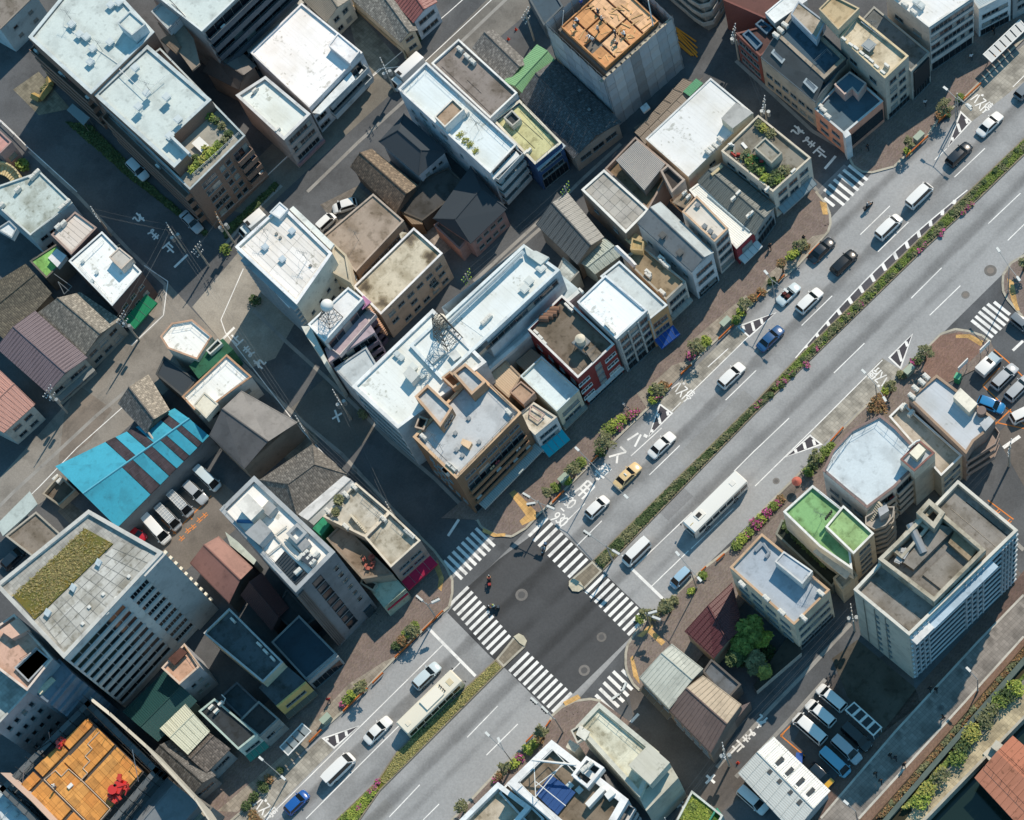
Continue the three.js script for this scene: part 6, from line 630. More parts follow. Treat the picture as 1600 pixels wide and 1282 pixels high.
{ const b = bld('banded_white_building', 'white office building with grey window bands and white roof at the upper right', 'office building', 12.8, '1460,-60 1521,-4 1452,42.5 1385,-10', { wall: '#b9ada2', roof: '#e9ebec', rk: 'spots', cap: '#e6e6e2', par: .2, f: [[1, 'plate', { y0: 2.4, y1: 12.6, d: .15, m: mat('#c9ccca'), name: 'front' }], [1, 'shop', { h: 2, n: 6 }], [2, 'win', { rows: 3, cols: 2, y0: 2, fh: 3, w: 1.6, h: 1.1 }]] }); const F = face(b.poly, 1), G2 = { ...F, at: (u, w) => F.at(u, w + .15) }; bands(b, G2, { rows: 4, y0: 3.9, fh: 2.35, h: 1.25, n: 9, m0: .2, m1: .2 }); acs(b, '1402,-4 1414,8 1428,20 1395,-8', { a: .8, big: 1 }); vents(b, '1432,4 1440,10', {});
bld('pale_street_house', 'pale grey small building with ribbed blue-grey roof at the upper right corner', 'shop house', 8, '1556,-50 1580,-12 1530,14 1500,-30', { wall: '#b9c3c6', roof: '#9fb4bf', rk: 'rib', par: .1, f: [[1, 'win', { rows: 2, cols: 3, y0: 2.4, fh: 2.4, w: 1.5, h: 1 }], [1, 'shop', { h: 1.6 }]] }); bld('grey_street_house', 'grey narrow street house in the upper right corner', 'shop house', 7, '1600,-70 1640,-40 1584,-8 1566,-40', { wall: '#8d9496', roof: '#9aa0a2', par: .2, f: [[1, 'win', { rows: 2, cols: 3, y0: 2.2, fh: 2.2, w: 1.3, h: 1 }]] }); }
{ const b = bld('pink_corner_shop', 'salmon pink corner shop with dark blue-grey roof and stepped pink stair head', 'shop', 6.4, '1328,112 1380,158 1319,209.5 1273,170', { wall: '#c08a74', roof: '#46606f', rk: 'paint', cap: '#c9d0d2', par: .4, pt: .25, f: [[1, 'plate', { y0: 1.5, y1: 4.4, d: .2, m: mat('#2c343b', 'glass'), m0: 1, m1: .3, name: 'shop_window' }], [2, 'win', { rows: 2, cols: 2, y0: 1.4, fh: 2.4, w: 1.6, h: .7 }]] }); pent(b, '1328,112 1354,130 1341,148 1332,138 1320,148 1304,132', 2, { wall: '#c5a49a', roof: '#4f6a7a', cap: '#c9b3aa', par: .08 }); acs(b, '1287,173 1294,183 1281,166', { a: .8, big: 1 }); slab(b, '1317,208 1324,202 1330,210 1321,216', 6.8, 6.7, mat('#d9dee0'), 'sign_pillar'); }
{ // rounded corner block at the top edge
const h = 11, b = thing('rounded_balcony_block', 'block with rounded stone balconies at the top edge above the lane', 'apartment building', [G(1100, 10)[0], 0, G(1100, 10)[1]]); b.userData.wall = mat('#a9a5a0'); b.ry = h; const base = PL('1180,-60 1120,40 1108,48 1092,38 1050,0 1020,-60', 0); part('wall', new B().prism(base, 0, h), mat('#9b958e', 'conc'), b); for (let k = 0; k < 4; k++) { const y = 2 + k * 2.6, o = inset(PL('1118,32 1112,42 1104,44 1094,38 1050,0 1030,-50 1090,-60', 0), -.9); part('balcony', new B().side(o, y, y + 1).side(inset(o, .14), y, y + 1, true).ring(o, inset(o, .14), y + 1).poly(o, y + .02), mat('#b5b0aa'), b); } windows(b, face(base, 0), { rows: 4, cols: 4, y0: 1.5, fh: 2.6, w: 1.2, h: 1.1 }); }
bld('teal_low_roof', 'low dark teal roof at the top edge beside the rounded balconies', 'shop', 3.4, '1170,-30 1200,-2 1160,34 1140,14', { wall: '#5f686c', roof: '#2e6678', rk: 'paint', par: .1 });
{ const s = [G(1000, 196), G(1030, 168), G(1072, 128)]; bld('low_tin_roofs', 'row of brown tin lean-to roofs at the foot of the white-roofed building', 'shed', 2.8, '1068,126 1096,138 1008,220 996,206', { wall: '#6d6258', roof: '#8f8478', rk: 'rib', gable: 1, rise: .3, seam: 2.2 }); bld('green_canopy', 'small green corrugated canopy at the corner of the white-roofed building', 'canopy', 3.4, '1088,123 1098,130 1078,150 1068,143', { wall: '#5f6f66', roof: '#4f9a72', rk: 'rib', par: 0, seam: .6 }); }
bld('dark_tiled_row', 'long house with grey stone tiled roof at the top edge', 'house', 5.4, '590,-60 648,46 626,62 545,-10', { wall: '#b0a48f', roof: '#8e8c86', rk: 'kaw', gable: 0, rise: .9, off: .4, f: [[1, 'win', { rows: 2, cols: 1, y0: 1.4, fh: 2.4, w: 1.4, h: .9 }]] });
bld('red_ribbed_house', 'white house with dull red ribbed metal roof at the top edge', 'house', 6, '640,-70 679,2 646,31 596,-24', { wall: '#b9bfc6', roof: '#96605c', rk: 'rib', gable: 0, rise: .8, seam: .6, f: [[1, 'win', { rows: 2, cols: 2, y0: 1, fh: 2.6, w: 1.5, h: 1 }]] });
bld('shell_roof_house', 'house with grey ribbed roof at the top edge behind the bright white roof', 'house', 6, '520,-60 545,-4 510,30 478,0', { wall: '#b3b0a4', roof: '#89847a', rk: 'rib', gable: 0, rise: .8, f: [[1, 'win', { rows: 2, cols: 2, y0: 1, fh: 2.6, w: 1, h: 1 }]] });
bld('dark_corner_house', 'dark blue-grey shed roofs at the top edge beside the wrapped building', 'shed', 4, '850,-40 880,10 850,40 822,-10', { wall: '#5a646a', roof: '#3a5262', rk: 'paint', par: .2 });
{ const w = thing('garden_wall', 'stone-capped garden wall along the narrow yard behind the bright white roof', 'wall', [G(600, 80)[0], 0, G(600, 80)[1]]); const a = PL('552,8 570,24 592,44 612,62 630,76 634,92', 1.8); for (let i = 0; i + 1 < a.length; i++) part('wall_panel', new B().strip(a[i], a[i + 1], .3, 1.8).prism(inset([a[i], a[i + 1], [a[i + 1][0] + .4, a[i + 1][1] - .4], [a[i][0] + .4, a[i][1] - .4]], .02), 0, 1.8), mat('#b7a183', 'conc'), w); }
// ---------------------------------------------------------------- south-east side
{ const b = bld('grey_roof_office', 'cream building with smooth blue-grey roof and slim stair head beside the sunken court', 'office building', 12, '1190.6,834 1297,922 1241,977 1140.6,887', { wall: '#c5bca8', roof: '#a9b4c0', rk: 'paint', cap: '#c9a888', par: .55, pt: .25, f: [[1, 'win', { rows: 3, cols: 3, y0: 2, fh: 3, w: 1.9, h: 1, mull: 2 }], [2, 'win', { rows: 3, cols: 4, y0: 2, fh: 3, w: 1.8, h: 1, mull: 2, skip: .2 }], [1, 'shop', { h: 1.6, n: 4 }]] }); pent(b, '1225,862 1270,893 1254,913 1211,878', 2.2, { wall: '#c9c9c6', roof: '#b5bfca', cap: '#e2e4e4', par: .15 }); acs(b, '1198,936 1222,958 1160,914 1283,928 1256,967', { a: .8, big: 1 }); antenna(b, '1272,914 1269,918', .4); part('old_tarp', new B().path(PL('1180,860 1192,848 1202,862 1196,870', 12.2).map(p => [p[0], 11.7, p[1]]), .25, 5), mat('#9aa3ab', 'matt'), b); }
{ const b = bld('green_roof_building', 'building with bright green roof in two levels and white parapet', 'office building', 10.4, '1270,758.6 1322,800 1332,890 1281,855 1224,800', { wall: '#c3c1b8', roof: '#86b57c', rk: 'stain', cap: '#e9ebe8', par: .45, pt: .25 });
const c = bld('green_top_block', 'taller block with bright green flat roof and white parapet', 'office building', 11.5, '1318,790 1366,834 1334,866 1290,823.6', { wall: '#b9b09f', roof: '#9dc288', rk: 'stain', cap: '#eef0ec', par: .4, f: [[1, 'win', { rows: 5, cols: 1, y0: 1.2, fh: 1.95, w: 2, h: .85, mull: 2 }]] }); slab(b, '1281,855 1332,893 1322,905 1270,862', 8, .4, mat('#c3c6c0'), 'balcony'); { const q = new B(); for (let i = 0; i < 5; i++) { const p = mix(G(1291, 814, 11), G(1300, 803, 11), i / 4); q.box(p[0], 11.6, p[1], .35, .35, .25, .9); } part('vent_row', q, DARK, c); } antenna(b, '1284,815', .3);
bld('sunken_court', 'dark planted service court between the grey roof and the green roof', 'court', 3.2, '1222,812 1318,893 1300,918 1212,835', { wall: '#6d7069', roof: '#27322c', rk: 'stain', cap: '#86897f', par: .3 }); bld('low_grey_annex', 'grey annex with vertical slats below the green-topped block', 'annex', 6, '1328,880 1340,900 1316,922 1302,904', { wall: '#a9a595', roof: '#8d9490', par: .3 }); }
{ // rounded pale roof block with tower
const b = bld('pale_railed_block', 'pale block with ice-blue railed roof, brown coping and banded rear balconies', 'apartment building', 11.8, '1376,648.6 1400,668 1425,694 1440,720 1398,762 1355,794.5 1286,736 1300,705 1330,672', { wall: '#c9c8c4', roof: '#d0dce3', cap: '#8b7570', par: .35, pt: .3, f: [[4, 'balc', { rows: 4, y0: 1.5, fh: 2.3, d: .5, n: 3, clutter: .2, m: mat('#c3c0b8') }], [3, 'balc', { rows: 4, y0: 1.5, fh: 2.3, d: .5, n: 3, clutter: .2, m: mat('#c3c0b8') }], [5, 'win', { rows: 2, cols: 3, y0: 3, fh: 3, w: 1.6, h: 1 }]] }); railing(b, '1290,737 1352,786', { h: 1.3 }); railing(b, '1290,733 1332,675 1372,652 1418,694', { h: 1.3 }); vents(b, '1352,690', { s: .1 });
pent(b, '1437,688 1461,708 1429,737 1407,718', 3, { n: 'lift_tower', y0: 10.6, wall: '#c3bfb2', roof: '#b9c0c6', cap: '#8a605a', par: .4, pt: .2 }); part('wall', new B().prism(PL('1437,688 1461,708 1429,737 1407,718', 13.4), 0, 10.6, false), mat('#c3bfb2'), b); pent(b, '1436,694 1446,703 1433,718 1422,708', 1.2, { n: 'water_tank', y0: 13.3, wall: '#d9d2b8', roof: '#f2ecd8', par: 0 }); pipes(b, '1420,700 1432,690 1438,688', .15, WHITE, .8, 13.3);
const s = thing('stair_tower', 'round-ended grey stair tower with curved landings beside the green-topped block', 'stair tower', [G(1373, 850)[0], 0, G(1373, 850)[1]]); for (let k = 0; k < 6; k++) { const y = .6 + k * 1.9, o = PL('1352,806 1378,790 1398,790 1396,806 1384,820 1366,826 1352,818', 11.4); part(k === 5 ? 'landing_top' : 'landing', new B().side(o, y, y + .9).side(inset(o, .16), y, y + .9, true).ring(o, inset(o, .16), y + .9).poly(o, y + .1), mat('#ada79f'), s); } const ctr = PL('1372,800 1386,793 1390,803 1376,812', 11.4); part('wall', new B().prism(ctr, 0, 12.6), mat('#b8bcc2'), s); const st = new B(); for (let i = 0; i < 9; i++) { const p = mix(G(1359, 806, 11), G(1374, 788, 11), i / 8); st.box(p[0], 10.2 + i * .16, p[1], .3, .1, 1.3, -.1); } part('stair', st, mat('#d3c5ad'), s); }
{ const b = bld('beige_strip_building', 'narrow building with plain beige roof between the railed block and the grey roof', 'office building', 8.8, '1411,630 1504,712 1471,744 1389.5,651', { wall: '#a79d8d', roof: '#b7aea1', rk: 'stain', cap: '#e6e6e4', par: .45, pt: .22, f: [[1, 'win', { rows: 3, cols: 2, y0: 1.4, fh: 2.3, w: 1.6, h: .9, mull: 1, curt: .3 }]] }); acs(b, '1412,637 1424,647', { a: .6, big: 1 }); }
{ const h = 10.6, b = bld('curved_balcony_block', 'brown block with pale grey roof, white roof box and curved stacked balconies', 'apartment building', h, '1463.7,585.8 1556,655 1540,676 1522,690 1510,709.5 1420,623', { wall: '#8f8078', roof: '#c3cad2', rk: 'spots', cap: '#a58d78', par: .4, pt: .3 }); for (let k = 0; k < 3; k++) { const y = 2 + k * 2.4, o = PL('1555,655 1563,666 1556,684 1536,697 1512,712 1508,706 1520,690 1538,676', h - .5); part('balcony', new B().side(o, y, y + .95).side(inset(o, .13), y, y + .95, true).ring(o, inset(o, .13), y + .95).poly(o, y + .1), mat('#9a8a82'), b); } pent(b, '1501,607 1527,631 1515,644 1490,620', 1.8, { n: 'roof_box', wall: '#d6d0bf', roof: '#efe9da', par: 0 }); acs(b, '1448,590 1441,598 1431,608 1425,620', { a: .8, big: 1 }); { const p = G(1534, 643, 11), q = new B(); q.rod([p[0], 10.2, p[1]], [p[0], 11.4, p[1]], .65, 12); part('water_tank', q, mat('#7a6a66', 'plain'), b); } slab(b, '1531,662 1546,650 1554,658 1540,674', 10.9, .3, mat('#bfc5ca'), 'roof_ledge'); }
{ // tall concrete block with three-part roof
const h = 20, b = bld('concrete_tower', 'tall pale concrete tower with sunken roof courts and striped blue-grey front', 'office building', h, '1497,750.6 1591,829 1421,993.5 1334,921.7', { wall: '#b9b2a4', roof: '#8f8c88', rk: 'stain', cap: '#d9d6cc', par: 1, pt: .35, f: [[2, 'fins', { n: 3, y0: .5, y1: 19, w: .1, d: .12, m: mat('#a49c90'), m0: 1.6, m1: 4, name: 'pipe' }], [2, 'win', { rows: 7, cols: 2, y0: 2, fh: 2.4, w: .5, h: .6, mull: 0, m0: 3, m1: 3 }]] });
const F = face(b.poly, 1); bands(b, F, { rows: 9, y0: 1.1, fh: 2.05, h: 1.35, n: 22, m0: .5, m1: .5, gl: mat('#19262f', 'glass'), fr: mat('#5a666e', 'plain') }); for (let r = 0; r < 10; r++) part('ledge', bar(new B(), F, .1, F.L - .1, .5 + r * 2.05, .82 + r * 2.05, .004, .26), mat('#e6ecef'), b); for (const [a, c] of [[.02, .15], [.5, .66], [.84, .93]]) for (let i = 0; i < 4; i++) { const u = F.L * (a + (c - a) * i / 3); part('pilaster', bar(new B(), F, u, u + .25, .4, 19.3, .004, .34), mat('#bcc3c7'), b); }
part('front_slab', bar(new B(), F, 0, F.L * .16, 18.6, 19, .004, 1.3), mat('#e4e6e6'), b); part('front_slab', bar(new B(), F, F.L * .16 + .02, F.L * .75, 18.2, 18.6, .004, 1.3), mat('#b4cadb'), b);
const R = PL('1459,790 1541,860 1460,941 1372,874', h + 1.4), cm = mat('#c3bcac', 'stain'); const wall = (P, y0, y1, t, m) => part('roof_wall', new B().side(P, y0, y1).side(inset(P, t), y0, y1, true).ring(P, inset(P, t), y1), m, b); wall(R, h - 1, h + 1.5, .5, cm); wall(PL('1452,781 1477,803 1460,828 1432,803', h + 2), h - 1, h + 2.4, .6, cm); wall(PL('1432,812 1452,826 1410,874 1391,858', h + .6), h - 1, h + .8, .4, mat('#b9b4a6', 'stain')); part('roof', new B().poly(PL('1452,781 1477,803 1460,828 1432,803', h + 2), h + .9), mat('#4d4c4b', 'stain'), b);
part('roof', new B().poly(inset(R, .7), h - .6), mat('#84817d', 'stain'), b); part('court_floor', new B().prism(PL('1478,866 1512,892 1478,926 1442,898', h - .2), h - .58, h - .3), mat('#8e8a84', 'stain'), b); part('roof_slab', new B().prism(PL('1462,818 1492,826 1428,890 1410,878', h + .4), h - .58, h + .35), mat('#8c8882', 'stain'), b); part('roof_slab', new B().prism(PL('1494,826 1530,856 1514,876 1482,848', h + .4), h - .58, h + .3), mat('#a3937c', 'stain'), b);
for (let i = 0; i < 5; i++) part('duct', new B().rod([...s3(1386 + i * 4, 866 - i * 3)], [...s3(1430 + i * 4, 820 - i * 4)], .12, 5), WHITE, b); function s3(x, y) { const p = G(x, y, h); return [p[0], h + .2, p[1]]; } { const q = new B(); for (let i = 0; i < 9; i++) { const p = G(1403 + rr(0, 12), 858 + rr(0, 18), h); q.box(p[0], h - .6, p[1], rr(.4, 1.2), rr(.5, 1.3), rr(.4, .9), rnd()); } part('plant', q, mat('#aeb2b4', 'metal'), b); const p = G(1432, 840, h); part('cooling_duct', new B().rod([p[0] - 1, h + .2, p[1] + 2.2], [p[0] + .6, h + .9, p[1] - 1.6], .6, 10), mat('#b4b6b8', 'metal'), b); } pipes(b, '1345,928 1420,986', .06, DARK, .02); pipes(b, '1510,785 1580,842', .06, DARK, .02); pipes(b, '1487,796 1560,858', .04, mat('#a89f92', 'plain'), .02, 19); pipes(b, '1370,912 1440,970', .04, mat('#a89f92', 'plain'), .02, 19); }
{ const b = bld('ribbed_corner_shop', 'corner shop with pale grey standing-seam roof at the crossing', 'shop', 6.6, '1050.5,1008 1097,1045 1045,1107 1000,1060', { wall: '#8d8478', roof: '#c3c7be', rk: 'paint', gable: 0, rise: .5, off: .3, seam: .62, over: .1, f: [[2, 'win', { rows: 2, cols: 4, y0: .8, fh: 2.5, w: 1.4, h: 1.2 }], [2, 'awn', { y: 3, d: .8, drop: .3, m: mat('#6d655a', 'matt') }]] }); bld('brown_ribbed_shop', 'shop house with brown standing-seam roof and beige rear slope', 'shop house', 6.2, '1099,1057 1157,1101 1110,1176 1045,1109', { wall: '#7a7068', roof: '#6e5f5c', rk: 'paint', gable: 0, rise: 1.1, off: .45, seam: .62, over: .1, roof2: mat('#b9ab97', 'paint'), f: [[2, 'win', { rows: 2, cols: 4, y0: .9, fh: 2.5, w: 1.3, h: 1 }]] }); bld('slate_yard_roof', 'dark slate lean-to with a dappled terrace beside the brown seamed roof', 'shed', 4.4, '1112,1030 1158,1070 1135,1096 1098,1050', { wall: '#5f5a56', roof: '#6d737a', rk: 'stain', par: .3, f: [] }); bld('brown_lean_to', 'brown lean-to roof along the dark lane below the brown seamed roof', 'shed', 3.6, '1158,1104 1172,1098 1130,1150 1112,1178', { wall: '#6a5f58', roof: '#6f6261', rk: 'rib', par: 0 }); }
bld('maroon_gable', 'house with dark maroon roof behind the flower planters', 'house', 4.8, '1143,915 1158,980 1115,1026 1073,987', { wall: '#a5947c', roof: '#5e3033', rk: 'rib', gable: 0, rise: .6, off: .5, seam: .7, over: .2 });
bld('garden_wall', 'white garden wall around the leafy yard by the dark lane', 'wall', 1.8, '1245,975 1252,1020 1182,1080 1178,1072', { wall: '#a9a79f', roof: '#3f3c36', rk: 'stain', par: 0 });
{ const b = bld('cream_corner_block', 'cream block at the lower crossing with green-white railed roof and raised square stair head', 'office building', 12, '936,1098 1030,1176 1000,1246 900,1136', { wall: '#c9c8b8', roof: '#dcdcca', rk: 'stain', cap: '#cfd0c4', par: .5, pt: .55, f: [[1, 'win', { rows: 3, cols: 2, y0: 1.4, fh: 3, w: .7, h: .7, mull: 0 }]] }); pent(b, '1014,1164 1046,1192 1016,1226 983,1196', 2.6, { n: 'stair_head', y0: 11.4, wall: '#c3c1b1', roof: '#c7c5b8', rk: 'spots', par: 0 }); slab(b, '1014,1166 1048,1196 1060,1216 1010,1268 998,1246 1030,1212', 10.6, 10.5, mat('#c6c4b5'), 'rear_wing'); const F = face(PL('1014,1166 1060,1216 1005,1260 975,1230', 10.6), 1); windows(b, F, { rows: 3, cols: 1, y0: 4, fh: 1.8, w: 3, h: .9, mull: 3 }); railing(b, '910,1140 938,1110 1010,1172', { m: mat('#b9b8a2', 'metal') }); pent(b, '892,1142 908,1132 920,1150 902,1162', .8, { n: 'planter_box', wall: '#cfcabc', roof: '#8d8a7c', rk: 'stain', par: .3 }); slab(b, '906,1134 922,1144 914,1158 900,1148', 12.5, .3, mat('#e6e4d8'), 'canopy'); slab(b, '890,1156 906,1166 898,1176 884,1168', 11, 10.9, mat('#c9c7b8'), 'corner_bay'); }
{ // white frame building with blue roof sheet
const h = 13, b = bld('white_frame_building', 'white building with open steel roof frame over a blue sheeted terrace', 'apartment building', h, '862,1157 982,1250 930,1340 793,1224', { wall: '#c9cacb', roof: '#857868', rk: 'stain', cap: '#f0f1f1', par: .9, pt: .9, f: [[1, 'balc', { rows: 4, y0: 1.6, fh: 2.6, d: .8, n: 3, clutter: .4, m: mat('#cfd1d2') }]] }); const f = new B(), T = h + 2.4, v = (x, y, yy = T) => { const p = G(x, y, yy); return [p[0], yy, p[1]]; }; for (const [a, c] of [[[831, 1188], [900, 1196]]]) f.rod(v(...a), v(...c), .16, 6); for (const [a, c] of [[[834, 1188], [837, 1246]], [[882, 1190], [837, 1246]], [[837, 1222], [884, 1260]], [[836, 1230], [885, 1192]], [[812, 1222], [864, 1172]], [[864, 1172], [896, 1206]], [[812, 1224], [868, 1282]]]) f.rod(v(...a, h + 1.2), v(...c, h + 1.2), .065, 5); part('steel_frame', f, WHITE, b);
const P = PL('860,1210 899,1238 870,1274 836,1240', h), sh = mat('#2f548c', 'matt'); for (let i = 0; i < 7; i++) { const q = [mix(P[0], P[1], i / 7), mix(P[0], P[1], (i + .96) / 7), mix(P[3], P[2], (i + .96) / 7), mix(P[3], P[2], i / 7)]; part('roof_sheet', new B().prism(q, h - .5, h - .35 + (i & 1) * .05), sh, b); } pent(b, '916,1182 944,1200 918,1232 893,1212', 1.8, { n: 'plant_court', wall: '#cfd1d1', roof: '#3d4144', cap: '#f2f3f3', par: 1.2, pt: .35 }); acs(b, '913,1203 922,1196', { y: h + .9, big: 1 }); const st = new B(); for (let i = 0; i < 9; i++) { const p = mix(G(948, 1218, 12), G(966, 1240, 12), i / 8); st.box(p[0], 11 - i * .18, p[1], .35, .1, 1.8, -.4); } part('stair', st, mat('#6c6a68'), b); for (const p of ['938,1230 946,1234 920,1262 914,1256', '954,1232 962,1240 950,1250 944,1242']) slab(b, p, h + .6, 1.4, WHITE, 'parapet_wall'); vents(b, '905,1235 890,1228', { s: .9 }); }
{ const b = bld('white_parapet_block', 'white walled terrace block with teal-shaded roof at the bottom edge', 'office building', 10, '778,1223 830,1262 770,1330 716,1284', { wall: '#c9d2d4', roof: '#c9bfae', rk: 'stain', cap: '#e9eff1', par: 1.2, pt: .6 }); const c = bld('brown_parapet_block', 'narrow brown terrace beside the white walled terrace block', 'office building', 9.4, '793,1224 850,1280 836,1300 780,1240', { wall: '#a09286', roof: '#8a7a6b', rk: 'stain', cap: '#d9dcdc', par: .4 }); }
{ const b = bld('parking_shed', 'white ribbed shed roof beside the parking lot with dark roof lights', 'shed', 4.6, '1209,1157 1292,1236 1240,1296 1159,1209', { wall: '#9aa0a2', roof: '#d5d8d4', rk: 'rib', gable: 0, rise: .5, off: .45, seam: 1.3, roof2: mat('#f3f4ef', 'rib') }); for (const [x, y] of [[1206, 1204], [1221, 1219], [1238, 1236], [1252, 1252], [1219, 1190], [1234, 1206], [1251, 1222], [1267, 1238]]) { const p = G(x, y, 5); part('roof_light', new B().box(p[0], 4.95, p[1], 1.3, .1, .55, .0), mat('#4f5355', 'matt'), b); } }
{ const b = bld('garden_terrace', 'green lawn roof terrace with white walls at the bottom edge', 'terrace', 3.4, '1081,1236 1130,1275 1110,1310 1050,1296', { wall: '#a9b5ad', roof: '#5f7a34', rk: 'grass', cap: '#d6ded8', par: .5 }); pipes(b, '1108,1284 1120,1264 1128,1276', .15, mat('#3f9a7c', 'plain'), .4); }
{ // brown-roofed river house
const h = 1.2, P = PL('1583,1150 1800,1340 1720,1430 1523,1216', h), c = cen(P), b = thing('river_house', 'floating river house with red-brown roof and low railings', 'boat', [c[0], -2.4, c[1]]); part('hull', new B().prism(inset(P, .5), -2.5, h - .4), mat('#5b4a42'), b); const R0 = mix(P[0], P[3], .42), R1 = mix(P[1], P[2], .42); for (const [A, C, D, E, m] of [[P[0], P[1], R1, R0, '#b0725a'], [P[3], P[2], R1, R0, '#b97c64']]) for (let i = 0; i < 24; i++) { const q = new B(), a = mix(A, C, i / 24), d = mix(A, C, (i + .97) / 24), e = mix(E, D, (i + .97) / 24), f = mix(E, D, i / 24); A === P[0] ? q.quad([a[0], h, a[1]], [f[0], h + .9, f[1]], [e[0], h + .9, e[1]], [d[0], h, d[1]]) : q.quad([a[0], h, a[1]], [d[0], h, d[1]], [e[0], h + .9, e[1]], [f[0], h + .9, f[1]]); part('roof_panel', q, mat(m, 'spots'), b); } for (const [t0, t1] of [[.18, .3], [.55, .7]]) { const q = new B(); for (let i = 0; i < 14; i++) { const a = mix(mix(P[3], P[0], t0 + .1), mix(P[2], P[1], t0 + .1), i / 14 * .9), e = mix(mix(P[3], P[0], t0 + .1), mix(P[2], P[1], t0 + .1), (i + 1) / 14 * .9); q.rod([a[0], h + 1, a[1]], [e[0], h + 1, e[1]], .03, 4).rod([a[0], h + .3, a[1]], [a[0], h + 1, a[1]], .03, 4); } part('railing', q, DARK, b); }
const gw = thing('gangway', 'short concrete gangway from the terrace to the river house', 'gangway', [G(1553, 1175)[0], 0, G(1553, 1175)[1]]); part('deck', new B().prism(PL('1536,1178 1556,1160 1566,1172 1547,1190', .3), .05, .3), mat('#cfcabb', 'conc'), gw); part('cabin', new B().box(...(p => [p[0], .3, p[1]])(G(1558, 1170)), 1.2, 1, 1.1, .1), mat('#c3bfb2'), gw); }
// ---------------------------------------------------------------- vehicles
const TYRE = mat('#1c1c1d', 'rub'), RIM = mat('#b4b6b8', 'metal'), HEAD = mat('#e9eef2', 'lamp'), TAIL = mat('#a3161c', 'lamp'), CARGLASS = mat('#121a20', 'glass'), TRIM = mat('#2b2d2f', 'matt');
const PAINT = { white: mat('#f7f7f5', 'car'), cream: mat('#efe6d2', 'car'), silver: mat('#b9bec3', 'car'), grey: mat('#7d858c', 'car'), black: mat('#14161a', 'car'), navy: mat('#1a2530', 'car'), blue: mat('#1f5fb0', 'car'), steel: mat('#2c5a8c', 'car'), sky: mat('#6fb4d0', 'car'), azure: mat('#2d86c4', 'car'), pale: mat('#a9cbe2', 'car'), taxi: mat('#efcf98', 'car'), red: mat('#c01824', 'car'), ice: mat('#d3e2e8', 'car') };
function loft(sec) { // rounded sections along x: [x, halfWidth, yBottom, yTop, shoulder]
const R = ([x, w, y0, y1, s]) => [[-w * .96, y0], [-w, y0 + (y1 - y0) * .45], [-w * .985, y1 - s], [-w * .93, y1 - s * .3], [-w * .8, y1], [0, y1 + .02], [w * .8, y1], [w * .93, y1 - s * .3], [w * .985, y1 - s], [w, y0 + (y1 - y0) * .45], [w * .96, y0]].map(([z, y]) => [x, y, z]);
const q = new B(), S = sec.map(R); for (let i = 0; i + 1 < S.length; i++) for (let j = 0; j + 1 < S[i].length; j++) q.quad(S[i][j], S[i][j + 1], S[i + 1][j + 1], S[i + 1][j]);
for (const [s, f] of [[S[0], 1], [S[S.length - 1], 0]]) for (let j = 1; j + 1 < s.length; j++) f ? q.tri(s[0], s[j + 1], s[j]) : q.tri(s[0], s[j], s[j + 1]);
let g = q.geo(); g.deleteAttribute('normal'); g.deleteAttribute('uv'); g = mergeVertices(g, 1e-4); return toCreasedNormals(g, .7);
}
